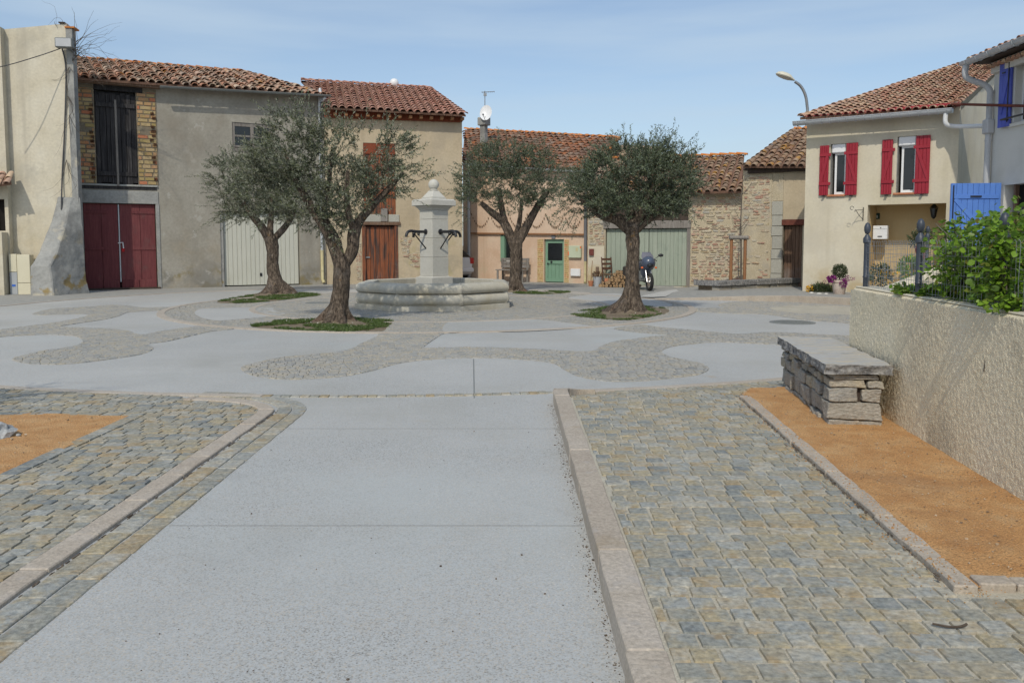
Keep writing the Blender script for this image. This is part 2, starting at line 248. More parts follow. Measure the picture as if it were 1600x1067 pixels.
# ------------------------------------------------------------------ mesh building
class MB:
    def __init__(s): s.v = []; s.f = []; s.t = []
    def add(s, vs, fs, tint=0.):
        o = len(s.v); s.v += [tuple(v) for v in vs]; s.f += [tuple(i+o for i in f) for f in fs]; s.t += [tint]*len(fs); return s
    def box(s, x0, x1, y0, y1, z0, z1, tint=0., T=None):
        vs = [Vector((x, y, z)) for z in (z0, z1) for y in (y0, y1) for x in (x0, x1)]
        if T: vs = [T @ v for v in vs]
        return s.add(vs, [(0,2,3,1), (4,5,7,6), (0,1,5,4), (2,6,7,3), (0,4,6,2), (1,3,7,5)], tint)
    def prism(s, poly, z0, z1, T=None, tint=0.):
        n = len(poly); vs = [Vector((p[0], p[1], z0)) for p in poly] + [Vector((p[0], p[1], z1)) for p in poly]
        if T: vs = [T @ v for v in vs]
        return s.add(vs, [tuple(reversed(range(n))), tuple(range(n, 2*n))] + [(i, (i+1) % n, n+(i+1) % n, n+i) for i in range(n)], tint)
    def tube(s, pts, r, n=8, tint=0., caps=True, fn=None):
        pts = [Vector(p) for p in pts]; k = len(pts); rs = list(r) if hasattr(r, '__len__') else [r]*k
        vs, fs = [], []; up = Vector((.13, .31, .94))
        prev = None
        for i, p in enumerate(pts):
            d = (pts[min(i+1, k-1)] - pts[max(i-1, 0)]).normalized()
            a = d.cross(up if prev is None else prev)
            if prev is None:
                if a.length < 1e-3: a = d.cross(Vector((1, 0, 0)))
                a.normalize(); b = a.cross(d)
            else:
                b = (prev - d*prev.dot(d)).normalized(); a = d.cross(b)
            prev = b
            for j in range(n):
                q = 2*math.pi*j/n; rr = rs[i]*(fn(i, j, p) if fn else 1)
                vs.append(p + a*(rr*math.cos(q)) + b*(rr*math.sin(q)))
        for i in range(k-1):
            for j in range(n): fs.append((i*n+j, i*n+(j+1) % n, (i+1)*n+(j+1) % n, (i+1)*n+j))
        if caps: fs += [tuple(reversed(range(n))), tuple(range((k-1)*n, k*n))]
        return s.add(vs, fs, tint)
    def lathe(s, prof, n=16, T=None, tint=0., a0=0., a1=2*math.pi):
        full = abs(a1-a0-2*math.pi) < 1e-6; m = n if full else n+1
        vs = [Vector((r*math.cos(a0+(a1-a0)*j/n), r*math.sin(a0+(a1-a0)*j/n), z)) for r, z in prof for j in range(m)]
        if T: vs = [T @ v for v in vs]
        fs = []
        for i in range(len(prof)-1):
            for j in range(n):
                k = (j+1) % m if full else j+1
                fs.append((i*m+j, i*m+k, (i+1)*m+k, (i+1)*m+j))
        if full:
            if prof[0][0] > 1e-5: fs.append(tuple(reversed(range(m))))
            if prof[-1][0] > 1e-5: fs.append(tuple(range((len(prof)-1)*m, len(prof)*m)))
        return s.add(vs, fs, tint)
    def ball(s, c, r, n=12, T=None, tint=0.):
        rr = r if hasattr(r, '__len__') else (r, r, r); k = max(4, n//2)
        pr = [(max(1e-6, math.sin(math.pi*i/k)), -math.cos(math.pi*i/k)) for i in range(k+1)]
        X = Matrix.Translation(c) @ Matrix.Diagonal((*rr, 1))
        return s.lathe(pr, n, (T @ X) if T else X, tint)
    def mesh(s, name, mat, smooth=0, bevel=0.):
        me = bpy.data.meshes.new(name); me.from_pydata(s.v, [], s.f); me.update()
        if any(s.t):
            a = me.attributes.new('tint', 'FLOAT', 'FACE'); a.data.foreach_set('value', s.t)
        if bevel:
            bm = bmesh.new(); bm.from_mesh(me)
            bmesh.ops.bevel(bm, geom=[e for e in bm.edges if len(e.link_faces) == 2 and e.calc_face_angle() > .5], offset=bevel, segments=1, affect='EDGES', clamp_overlap=True)
            bm.to_mesh(me); bm.free()
        if smooth:
            me.polygons.foreach_set('use_smooth', [True]*len(me.polygons)); me.set_sharp_from_angle(angle=R(smooth))
        me.materials.append(MATS[mat]); return me
    def build(s, name, mat, parent=None, smooth=0, bevel=0., kind=None, label=None):
        return link(name, s.mesh(name, mat, smooth, bevel), parent, kind=kind, label=label)
def link(name, data, parent=None, mtx=None, kind=None, label=None):
    o = bpy.data.objects.new(name, data); COL.objects.link(o)
    if parent: o.parent = parent
    if mtx is not None: o.matrix_basis = mtx
    if kind: o['kind'] = kind
    if label: o['label'] = label
    return o
def tag(o, label, cat, group=None):
    o['label'] = label; o['category'] = cat
    if group: o['group'] = group
    return o
def thing(name, label, cat, loc=(0,0,0), rz=0., group=None):
    o = bpy.data.objects.new(name, None); COL.objects.link(o); o.empty_display_size = .2
    o.location = loc; o.rotation_euler = (0, 0, rz); return tag(o, label, cat, group)
def struct(mb, name, mat, parent=None, **k):
    o = mb.build(name, mat, parent, **k)
    if not parent: o['kind'] = 'structure'
    return o
def bez(pts, n=8):
    P = [Vector(p) for p in pts]; out = []
    for i in range(len(P)-1):
        a, b, c, d = P[max(i-1, 0)], P[i], P[i+1], P[min(i+2, len(P)-1)]
        for k in range(n):
            t = k/n; out.append(.5*((2*b)+(c-a)*t+(2*a-5*b+4*c-d)*t*t+(3*b-a-3*c+d)*t**3))
    out.append(P[-1]); return out
# ------------------------------------------------------------------ the ground
FC = np.array([-1.98, 21.2])              # centre of the fountain and of the rings
R_OUT, R_MID, R_IN = 12.6, 6.45, 4.45
CURB_X0, CURB_X1, PAVE_Z = .415, .56, .12
def sstep(t): t = min(1, max(0, t)); return t*t*(3-2*t)
def zright(x, y):
    d = math.hypot(x-FC[0], y-FC[1]) - R_OUT
    return PAVE_Z*sstep((d-.12)/.9)
def circ(r, n=120, a0=0., a1=2*math.pi): return np.array([(FC[0]+r*math.cos(a0+(a1-a0)*i/n), FC[1]+r*math.sin(a0+(a1-a0)*i/n)) for i in range(n)])
def pxpoly(pts, z=0., smooth=4):
    P = [np.array(gp(*p, z)) for p in pts]; n = len(P); out = []
    for i in range(n):
        a, b, c, d = P[i-1], P[i], P[(i+1) % n], P[(i+2) % n]
        for k in range(smooth):
            t = k/smooth; out.append(.5*((2*b)+(c-a)*t+(2*a-5*b+4*c-d)*t*t+(3*b-a-3*c+d)*t**3))
    return np.array(out)
def area(P): x, y = P[:,0], P[:,1]; return .5*np.sum(x*np.roll(y,-1)-np.roll(x,-1)*y)
def ccw(P): return P if area(P) > 0 else P[::-1]
def inside(P, Q):
    x, y = Q[:,0], Q[:,1]; r = np.zeros(len(Q), bool); j = len(P)-1
    for i in range(len(P)):
        xi, yi, xj, yj = P[i,0], P[i,1], P[j,0], P[j,1]
        if yi != yj: r ^= ((yi > y) != (yj > y)) & (x < (xj-xi)*(y-yi)/(yj-yi)+xi)
        j = i
    return r
def clip(pts, a, b):
    out = []; n = len(pts); dx, dy = b[0]-a[0], b[1]-a[1]
    s = [dx*(p[1]-a[1])-dy*(p[0]-a[0]) for p in pts]
    for i in range(n):
        p, q, sp, sq = pts[i], pts[(i+1) % n], s[i], s[(i+1) % n]
        if sp >= 0: out.append(p)
        if (sp >= 0) != (sq >= 0):
            t = sp/(sp-sq); out.append((p[0]+(q[0]-p[0])*t, p[1]+(q[1]-p[1])*t))
    return out
def fill(poly, holes=(), ang=0., w=.115, d=.108, gap=.012, jit=.003):
    """setts in running bond, cut along the edges of the polygon and of its holes"""
    poly = ccw(poly); holes = [ccw(h)[::-1] for h in holes]
    c, s = math.cos(ang), math.sin(ang); Rm = np.array([[c, s], [-s, c]]); Q = poly @ Rm.T
    x0, y0 = Q.min(0)-.2; x1, y1 = Q.max(0)+.2
    rows = []; y = y0; r = 0
    while y < y1:
        dd = d*(1+nrg.uniform(-.04, .04)); x = x0 - nrg.uniform(0, w)
        while x < x1:
            ww = w*(1+nrg.uniform(-.22, .28)); rows.append((x, y, ww, dd)); x += ww
        y += dd; r += 1
    A = np.array(rows); n = len(A); g = gap
    qx = np.stack([A[:,0]+g/2, A[:,0]+A[:,2]-g/2, A[:,0]+A[:,2]-g/2, A[:,0]+g/2], 1)+nrg.uniform(-jit, jit, (n,4))
    qy = np.stack([A[:,1]+g/2, A[:,1]+g/2, A[:,1]+A[:,3]-g/2, A[:,1]+A[:,3]-g/2], 1)+nrg.uniform(-jit, jit, (n,4))
    C = np.stack([qx, qy], 2) @ Rm
    flat = C.reshape(-1, 2)
    ok = inside(poly, flat)
    for h in holes: ok &= ~inside(h, flat)
    ok = ok.reshape(n, 4); cnt = ok.sum(1)
    out = [[tuple(p) for p in C[i]] for i in np.where(cnt == 4)[0]]
    rings = [poly]+holes
    for i in np.where((cnt > 0) & (cnt < 4))[0]:
        pts = [tuple(p) for p in C[i]]; m = C[i].mean(0)
        for P in rings:
            a = P; b = np.roll(P, -1, 0); ab = b-a; t = np.clip(((m-a)*ab).sum(1)/np.maximum((ab*ab).sum(1), 1e-9), 0, 1)
            dd = ((a+ab*t[:,None]-m)**2).sum(1); k = dd.argmin()
            if dd[k] < .03: pts = clip(pts, a[k], b[k])
            if len(pts) < 3: break
        if len(pts) >= 3 and abs(area(np.array(pts))) > .0018: out.append(pts)
    return out
def sett_geo(mb, pts, zf, h=.007, ch=.003, org=None):
    pts = [p for i, p in enumerate(pts) if math.hypot(p[0]-pts[i-1][0], p[1]-pts[i-1][1]) > .004]
    if len(pts) < 3: return
    if area(np.array(pts)) < 0: pts = pts[::-1]
    cx = sum(p[0] for p in pts)/len(pts); cy = sum(p[1] for p in pts)/len(pts); n = len(pts)
    z = zf(cx, cy); tx, ty = rng.gauss(0, .009), rng.gauss(0, .009); hh = h+rng.uniform(-.002, .003)
    lo = [(x, y, zf(x, y)-.004) for x, y in pts]
    up = []
    for x, y in pts:
        L_ = math.hypot(x-cx, y-cy) or 1; k = max(.3, 1-ch*1.3/L_)
        X, Y = cx+(x-cx)*k, cy+(y-cy)*k; up.append((X, Y, zf(X, Y)+hh+tx*(X-cx)+ty*(Y-cy)))
    v = lo+up
    if org: v = [(x-org[0], y-org[1], zz-org[2]) for x, y, zz in v]
    mb.add(v, [tuple(range(n, 2*n))]+[(i, (i+1) % n, n+(i+1) % n, n+i) for i in range(n)], rng.random() if not org else 0.)
flat0 = lambda x, y: .004
def sheet(name, poly, z, mat, parent=None, zf=None):
    mb = MB(); mb.add([(p[0], p[1], z) for p in ccw(np.array(poly))], [tuple(range(len(poly)))]); return struct(mb, name, mat, parent)
def setts_joined(name, quads, parent, zf=flat0, mat='sett', **k):
    mb = MB()
    for q in quads: sett_geo(mb, q, zf, **k)
    return mb.build(name, mat, parent, kind='stuff')
def setts_single(quads, parent, zf=flat0, near=300, name='sett', **k):
    """the nearest ones as parts, the rest joined"""
    D = sorted(quads, key=lambda q: (sum(p[0] for p in q)/len(q))**2+(sum(p[1] for p in q)/len(q))**2 if sum(p[1] for p in q)/len(q) > 2.75 and abs(sum(p[0] for p in q)) < len(q)*.66*sum(p[1] for p in q)/len(q) else 1e9)
    for q in D[:near]:
        mb = MB(); o = (sum(p[0] for p in q)/len(q), sum(p[1] for p in q)/len(q), 0)
        sett_geo(mb, q, zf, org=o, **k)
        if mb.v: link(name, mb.mesh(name, 'sett'), parent, Matrix.Translation(o))
    setts_joined('small_setts', D[near:], parent, zf, **k)

sheet('ground', [(-400, -400), (400, -400), (400, 500), (-400, 500)], -.06, 'earth')
plaza = sheet('plaza_paving', [(-45, -12), (40, -12), (40, 60), (-45, 60)], 0., 'aggregate')

# bands of setts that wind through the pale aggregate
band_left = pxpoly([(52,490),(80,483),(130,480),(176,477),(201,478),(230,481),(300,479),(303,483),(220,487),(198,489),(186,494),(160,500),(120,506),(92,511),(124,512),(170,514),(200,517),(220,523),(250,518),(300,511),(330,508),(366,514),(330,518),(300,525),(260,534),(231,538),(240,544),(230,551),(210,556),(170,562),(120,568),(80,570),(40,568),(19,562),(30,557),(60,550),(100,544),(120,540),(129,534),(124,528),(110,525),(70,523),(30,525),(0,527),(-60,533),(-60,520),(0,515),(40,510),(80,505),(120,498),(137,493),(128,491),(100,491.5),(60,492.5)])
band_front = pxpoly([(598,518),(590,525),(566,536),(540,548),(480,555),(440,559),(400,567),(378,574),(381,581),(400,588),(440,593),(490,592),(540,588),(580,580),(620,569),(660,563),(700,560.5),(740,559.5),(800,561),(860,567),(882,578),(900,587),(926,593),(950,596),(980,596.5),(1020,594.5),(1060,590),(1090,586),(1107,578),(1100,570),(1070,563),(1044,557),(1034,549),(1050,542),(1080,538),(1120,535),(1180,537),(1230,540),(1290,543),(1360,542),(1360,528),(1280,523),(1230,520),(1190,520),(1150,522),(1100,518),(1060,514),(1020,510.5),(1002,508),(960,513),(980,518),(1020,522),(1046,524),(1020,526),(990,530),(960,534),(940,541),(925,549),(890,549),(850,546.5),(820,545),(740,543),(700,543.5),(664,544),(668,538),(688,524),(692,520)])
band_right = pxpoly([(1052,481),(1090,481.5),(1132,481),(1122,477),(1136,473),(1160,471),(1200,471),(1280,474),(1370,478),(1370,505),(1280,502),(1240,498),(1200,492),(1140,490),(1080,487),(1052,486)])
lens_right = pxpoly([(1204,481),(1250,478),(1340,479.5),(1370,482),(1370,493),(1330,492),(1250,490),(1212,485)])
sp = plaza
for nm, poly, holes, ang in (('left', band_left, [], .45), ('front', band_front, [], .12), ('right', band_right, [lens_right], -.3)):
    mb = MB(); q = fill(poly, holes+[circ(R_MID+.12)], ang)
    b = sheet('sett_band', poly, .002, 'mortar')
    setts_joined('small_setts', q, b, mat='sett_grey')
# between the rings
lens_a = pxpoly([(700,504.5),(740,501.5),(820,500),(850,501),(900,507),(928,511),(900,514),(820,518.5),(740,519.5),(694,520)])
lens_b = pxpoly([(304,489),(314,483),(340,482),(380,481),(424,480.5),(428,485),(446,491),(420,495),(350,501.5),(326,500),(310,495)])
lens_c = pxpoly([(888,466),(916,461.5),(944,460),(985,462),(1010,466),(1044,474),(1046,479),(1000,479),(932,477),(914,471)])
bed1 = pxpoly([(392,510.5),(430,503),(480,499),(525,497),(575,500),(611,503),(605,511),(595,518.5),(540,520),(470,518),(425,515)])
bed2 = pxpoly([(893,493),(920,484),(955,480),(1000,479),(1040,483),(1043,489),(1015,496),(985,501),(950,500)])
bed3 = pxpoly([(338,473),(370,466),(410,460),(460,458),(503,461),(470,466),(430,471),(380,474.5)])
bed4 = pxpoly([(800,459),(830,455.5),(887,456),(880,459),(840,460.5)])
basin_hole = np.array([(FC[0]+1.98*math.cos(R(22.5+45*i)), FC[1]+1.98*math.sin(R(22.5+45*i))) for i in range(8)])
apron = sheet('fountain_apron', circ(R_MID), .002, 'mortar')
q = fill(circ(R_IN-.08), [basin_hole], .6)
setts_joined('small_setts', q, apron, mat='sett_grey')
for lens in (lens_a, lens_b, lens_c): sheet('paving_panel', lens, .011, 'aggregate', apron)
q = fill(circ(R_MID-.08), [circ(R_IN+.08), lens_a, lens_b, lens_c, bed1, bed2, bed3, bed4], .25)
setts_joined('small_setts', q, apron, mat='sett_grey')
# rings of pink stone
def ring(name, r, wd, n, a0, a1, ztop=.016, mat='ringstone', parent=None, skip=()):
    root = parent
    for i in range(n):
        b0 = a0+(a1-a0)*i/n; b1 = a0+(a1-a0)*(i+1)/n - .006/r
        mb = MB(); k = 4; m = (b0+b1)/2; ox, oy = FC[0]+r*math.cos(m), FC[1]+r*math.sin(m)
        vi = [(FC[0]+(r-wd/2)*math.cos(b0+(b1-b0)*j/k)-ox, FC[1]+(r-wd/2)*math.sin(b0+(b1-b0)*j/k)-oy) for j in range(k+1)]
        vo = [(FC[0]+(r+wd/2)*math.cos(b0+(b1-b0)*j/k)-ox, FC[1]+(r+wd/2)*math.sin(b0+(b1-b0)*j/k)-oy) for j in range(k+1)]
        mb.prism(vi[::-1]+vo if False else [*vo, *vi[::-1]], -.01, ztop+rng.uniform(-.002, .002))
        link(name, mb.mesh(name, mat, bevel=.004), root, Matrix.Translation((ox, oy, 0)))
ring('ring_stone', R_IN, .15, 30, 0, 2*math.pi, .018, parent=apron)
ring('ring_stone', R_MID, .17, 40, 0, 2*math.pi, .02, parent=apron)
aL = math.atan2(8.75-FC[1], -2.6-FC[0]); aR = math.atan2(9.0-FC[1], .75-FC[0])
ring('ring_stone', R_OUT, .13, 14, aR, R(-40), .014, parent=plaza); ring('ring_stone', R_OUT, .13, 8, R(-132), aL, .014, parent=plaza)
# drain line of setts across the end of the road
mb = MB()
dn = 34
dq = []
for i in range(dn):
    a0 = aL+(aR-aL)*i/dn; a1 = aL+(aR-aL)*(i+.94)/dn
    dq.append([(FC[0]+rr*math.cos(a), FC[1]+rr*math.sin(a)) for rr, a in ((R_OUT+.05, a0), (R_OUT+.05, a1), (R_OUT-.06, a1), (R_OUT-.06, a0))])
setts_joined('drain_setts', dq, plaza, h=.006)
# joints in the cast paving
for x0, y0, x1, y1 in ((-1.95, 7.1, .41, 7.05), (-1.95, 4.62, .41, 4.66), ):
    mb = MB(); mb.box(min(x0,x1), max(x0,x1), y0-.004, y0+.004, -.01, .0012); struct(mb, 'paving_joint', 'joint', plaza)
mb = MB(); p, q_ = gp(740, 561), gp(741, 622); T = Vector((q_[0]-p[0], q_[1]-p[1], 0)); nn = Vector((-T.y, T.x, 0)).normalized()*.006
mb.prism([(p[0]-nn.x, p[1]-nn.y), (q_[0]-nn.x, q_[1]-nn.y), (q_[0]+nn.x, q_[1]+nn.y), (p[0]+nn.x, p[1]+nn.y)], -.01, .003); struct(mb, 'paving_joint', 'grey_metal', plaza)

# left pavement, flush with the road
KX0, KX1, GX = -2.405, -2.245, -1.965
Lp = [(-10, -2.5), (KX0, -2.5), (KX0, 7.75)]
for i in range(7):
    a = R(15*i); Lp.append((KX0-.95+.95*math.cos(a), 7.75+.72*math.sin(a)))
aa0 = math.atan2(8.62-FC[1], -3.5-FC[0]); aa1 = math.atan2(11.2-FC[1], -10-FC[0])
Lp += [(FC[0]+(R_OUT+.08)*math.cos(aa0+(aa1-aa0)*i/14), FC[1]+(R_OUT+.08)*math.sin(aa0+(aa1-aa0)*i/14)) for i in range(15)]
Lp = np.array(Lp)
sandL = np.array([(-11, -3), (-3.53, -3), (-3.53, 7.55), (-11, 7.75)])
lp = sheet('left_pavement', Lp, .003, 'mortar')
q = fill(Lp, [np.array([(-11, -3), (-3.42, -3), (-3.42, 7.68), (-11, 7.88)])], 0, w=.15, d=.105, gap=.009)
setts_single(q, lp, lambda x, y: .005, h=.008)
def sand_bed(name, poly, zf, step=.045):
    P = ccw(np.array(poly)); x0, y0 = P.min(0); x1, y1 = P.max(0)
    xs = np.arange(x0, x1+step, step); ys = np.arange(y0, y1+step, step)
    G = np.array([(x, y) for y in ys for x in xs]); nx = len(xs)
    ok = inside(P, G)
    mb = MB(); vs = [(x, y, zf(x, y)+.020+.008*noise.noise((x*1.3, y*1.3, 0))+.006*noise.noise((x*9, y*9, 3))) for x, y in G]
    fs = [(i, i+1, i+nx+1, i+nx) for j in range(len(ys)-1) for i in range(j*nx, j*nx+nx-1) if ok[i] or ok[i+1] or ok[i+nx] or ok[i+nx+1]]
    mb.add(vs, fs); return struct(mb, name, 'sand', None, smooth=40)
sand_bed('sand_bed', [(-8, 2), (-3.46, 2), (-3.46, 7.6), (-8, 7.72)], lambda x, y: -.002)
# edging row of the left sand bed
dq = [[(-3.52, y), (-3.40, y), (-3.40, y+.19), (-3.52, y+.19)] for y in np.arange(2, 7.5, .2)]+[[(x, 7.56-(x+3.5)*.03), (x+.19, 7.56-(x+3.5)*.03), (x+.19, 7.67-(x+3.5)*.03), (x, 7.67-(x+3.5)*.03)] for x in np.arange(-8, -3.5, .2)]
setts_joined('edging_setts', dq, lp, lambda x, y: .006, h=.016)
# left kerb: pink stones, then two rows of long gutter slabs
def path_stones(name, path, x_in, x_out, step, z0, zf, mat, parent, gap=.006, bev=.006, rnd=.0):
    """stones along a polyline; x_in / x_out are offsets to its right"""
    P = [Vector((p[0], p[1], 0)) for p in path]; acc = [0]
    for i in range(1, len(P)): acc.append(acc[-1]+(P[i]-P[i-1]).length)
    def at(s):
        for i in range(1, len(P)):
            if s <= acc[i] or i == len(P)-1:
                t = (s-acc[i-1])/(acc[i]-acc[i-1]); d = (P[i]-P[i-1]).normalized(); return P[i-1]+(P[i]-P[i-1])*t, Vector((d.y, -d.x, 0))
    s = 0
    while s < acc[-1]-.05:
        ln = min(step*rng.uniform(.8, 1.25), acc[-1]-s); k = 4; a, b = [], []
        for j in range(k+1):
            p, n = at(s+gap/2+(ln-gap)*j/k); w1 = x_in+rng.uniform(-rnd, rnd); w2 = x_out+rng.uniform(-rnd, rnd); a.append(p+n*w1); b.append(p+n*w2)
        pts = [(v.x, v.y) for v in b]+[(v.x, v.y) for v in a[::-1]]
        o = sum(a+b, Vector())/(2*(k+1)); mb = MB(); n = len(pts); dz = rng.uniform(-.003, .003)
        mb.add([(x-o.x, y-o.y, z0) for x, y in pts]+[(x-o.x, y-o.y, zf(x, y)+dz) for x, y in pts], [tuple(reversed(range(n))), tuple(range(n, 2*n))]+[(i, (i+1) % n, n+(i+1) % n, n+i) for i in range(n)])
        bm = mb.mesh(name, mat, bevel=bev)
        if area(np.array(pts)) < 0: bm.flip_normals()
        link(name, bm, parent, Matrix.Translation((o.x, o.y, 0))); s += ln
kl = [(KX1, -2.5), (KX1, 7.7)]+[(KX1-1.1+1.1*math.cos(R(a)), 7.7+.78*math.sin(R(a))) for a in range(12, 100, 11)]
path_stones('kerb_stone', kl, -.15, -.005, .55, -.01, lambda x, y: .022, 'pinkstone', lp, rnd=.004)
g1 = [(KX1, -2.5), (KX1, 7.75)]+[(KX1-1.1+1.1*math.cos(R(a)), 7.75+.82*math.sin(R(a))) for a in range(12, 90, 11)]
path_stones('gutter_slab', g1, .022, .148, .27, -.01, lambda x, y: .009, 'sett', lp, gap=.007, rnd=.003, bev=.004)
path_stones('gutter_slab', g1, .158, .285, .27, -.01, lambda x, y: .007, 'sett', lp, gap=.007, rnd=.003, bev=.004)

# right pavement: raised behind a pink kerb
WX = lambda y: 2.46+.1*y                                # foot of the garden wall
arc = [(FC[0]+(R_OUT+.07)*math.cos(a), FC[1]+(R_OUT+.07)*math.sin(a)) for a in np.linspace(math.atan2(9.15-FC[1], 1.0-FC[0]), math.atan2(11.6-FC[1], 6.2-FC[0]), 16)]
Rp = np.array([(CURB_X1-.09, -2.5), (WX(-2.5), -2.5), (WX(8), 8), (6.2, 8.4)]+arc[::-1]+[(.70, 8.78), (.44, 8.5)])
rp = MB(); step = .1
xs = np.arange(CURB_X1-.075, 6.2, step); ys = np.arange(-2.5, 11.8, step); G = np.array([(x, y) for y in ys for x in xs]); nx = len(xs)
ok = inside(np.vstack([Rp]), G)
rp.add([(x, y, zright(x, y)) for x, y in G], [(i, i+1, i+nx+1, i+nx) for j in range(len(ys)-1) for i in range(j*nx, j*nx+nx-1) if ok[i] and ok[i+1] and ok[i+nx] and ok[i+nx+1]])
rp = struct(rp, 'right_pavement', 'mortar')
sandR = np.array([(1.98, 3.6), (2.27, 7.82), (2.42, 8.2), (3.22, 8.35), (WX(8), 8), (WX(3.45), 3.45)])
hole = np.array([(1.865, 3.36), (2.15, 7.86), (2.38, 8.33), (3.3, 8.5), (3.5, 8), (3.0, 3.28)])
Rq = Rp.copy(); Rq[0,0] = CURB_X1+.006; Rq[-1,0] = CURB_X1+.02
q = fill(Rq, [hole], 0, w=.118, d=.108)
setts_single(q, rp, lambda x, y: zright(x, y)+.002, h=.007)
sand_bed('sand_bed', [(1.92, 3.47), (2.21, 7.84), (2.4, 8.28), (3.3, 8.4), (3.4, 8), (2.9, 3.4)], lambda x, y: zright(x, y)+.004, .04)
path_stones('edging_slab', [(1.87, 3.42), (2.165, 7.86)], .005, .105, .42, .05, lambda x, y: zright(x, y)+.036, 'pinkstone', rp, rnd=.006)
path_stones('edging_slab', [(3.0, 3.36), (1.99, 3.44)], .0, .1, .4, .05, lambda x, y: zright(x, y)+.036, 'pinkstone', rp, rnd=.006)
kz = lambda x, y: .035+.09*(1-sstep((y-8.35)/.55))
kr = [(CURB_X0, -2.5), (CURB_X0, 8.3)]
path_stones('kerb_stone', [(CURB_X0+.45-.45*math.cos(R(a)), 8.3+.55*math.sin(R(a))) for a in range(0, 91, 10)], 0, .148, .24, -.02, kz, 'pinkstone', rp, gap=.003)
path_stones('kerb_stone', kr, 0, .148, .95, -.02, kz, 'pinkstone', rp, rnd=.004, bev=.007, gap=.003)
# grit along the kerb
mb = MB()
for i in range(900):
    y = rng.uniform(2.4, 8.2); x = CURB_X0-abs(rng.gauss(0, .03))-.003; s = rng.uniform(.0008, .003)*(2.2 if rng.random() < .06 else 1)
    mb.box(-s, s, -s*.7, s*.7, 0, s*.8, rng.random(), Matrix.Translation((x, y, .001)) @ Matrix.Rotation(rng.uniform(0, 6), 4, 'Z'))
for i in range(160):
    t = rng.random(); y = 3.5+4.3*t; x = 1.865+.0685*(y-3.42)+rng.gauss(0, .008); s = rng.uniform(.003, .009)
    mb.box(-s*.6, s*.6, -s*1.6, s*1.6, 0, s*.7, rng.random(), Matrix.Translation((x, y, zright(x, y)+.014)) @ Matrix.Rotation(rng.uniform(-.5, .5), 4, 'Z'))
for i in range(90):
    y = rng.uniform(3.6, 8); x = KX1+.013+rng.gauss(0, .004); s = rng.uniform(.003, .008)
    mb.box(-s*.6, s*.6, -s*3, s*3, 0, s*.8, rng.random(), Matrix.Translation((x, y, .002)) @ Matrix.Rotation(rng.uniform(-.3, .3), 4, 'Z'))
mb.build('kerb_debris', 'dirt', None, kind='stuff')

# loose grit and sand grains spilled over the edging
def grains(name, n, spot, mat, s0, s1):
    mb = MB()
    for i in range(n):
        x, y, z = spot(); s = rng.uniform(s0, s1)*(2 if rng.random() < .07 else 1); mb.box(-s, s, -s*.8, s*.8, -s*.4, s*.7, rng.random(), Matrix.Translation((x, y, z)) @ Matrix.Rotation(rng.uniform(0, 6), 4, 'Z') @ Matrix.Rotation(rng.uniform(-.5, .5), 4, 'X'))
    mb.build(name, mat, None, kind='stuff')
def spill():
    y = rng.uniform(3.3, 7.9); x = 1.87+.0665*(y-3.42)+rng.gauss(.06, .09); return x, y, zright(x, y)+(.038 if 1.87+.0665*(y-3.42) < x < 1.98+.0665*(y-3.42) else .012)
grains('spilled_sand', 1500, spill, 'sand', .0012, .0032)
def onsand():
    y = rng.uniform(3.6, 8); x = rng.uniform(2.0+.066*(y-3.42), WX(y)-.05); return x, y, zright(x, y)+.028
grains('sand_grit', 900, onsand, 'gritstone', .0015, .004)
def onsand2(): return rng.uniform(-6, -3.55), rng.uniform(4.5, 7.5), .03
grains('sand_grit', 500, onsand2, 'gritstone', .0015, .005)
def onroad():
    return rng.uniform(-1.9, .38), 2.8+abs(rng.gauss(0, 3.5)), .002
grains('road_grit', 120, onroad, 'dirt', .001, .0028)
# pavements round the far side
RAD = [(-135, 12.6), (-180, 11.0), (-220, 10.1), (-255, 9.0), (-285, 7.9), (-310, 7.0)]
def rad(a):
    d = math.degrees(a); d = d-360 if d > 30 else d
    for (a0, r0), (a1, r1) in zip(RAD[:-1], RAD[1:]):
        if a1 <= d <= a0: return r0+(r1-r0)*(d-a0)/(a1-a0)
    return R_OUT if d > -135 else 7.0
fp = [(FC[0]+(rad(R(a))+.07)*math.cos(R(a)), FC[1]+(rad(R(a))+.07)*math.sin(R(a))) for a in range(-160, -311, -5)]+[(4.0, 26.6), (14, 27.6), (14, 44), (-40, 44), (-40, 17.5)]
for i in range(60):
    a0, a1 = R(-132-178*i/60), R(-132-178*(i+.985)/60); mb = MB(); P_ = [(FC[0]+(rad(a)+k)*math.cos(a), FC[1]+(rad(a)+k)*math.sin(a)) for k, a in ((.07, a0), (.07, a1), (-.07, a1), (-.07, a0))]
    o_ = np.mean(P_, 0); mb.prism([tuple(np.array(p)-o_) for p in ccw(np.array(P_))], -.01, .015); link('ring_stone', mb.mesh('ring_stone', 'ringstone', bevel=.004), plaza, Matrix.Translation((o_[0], o_[1], 0)))
sheet('far_pavement', fp, .003, 'farsett')
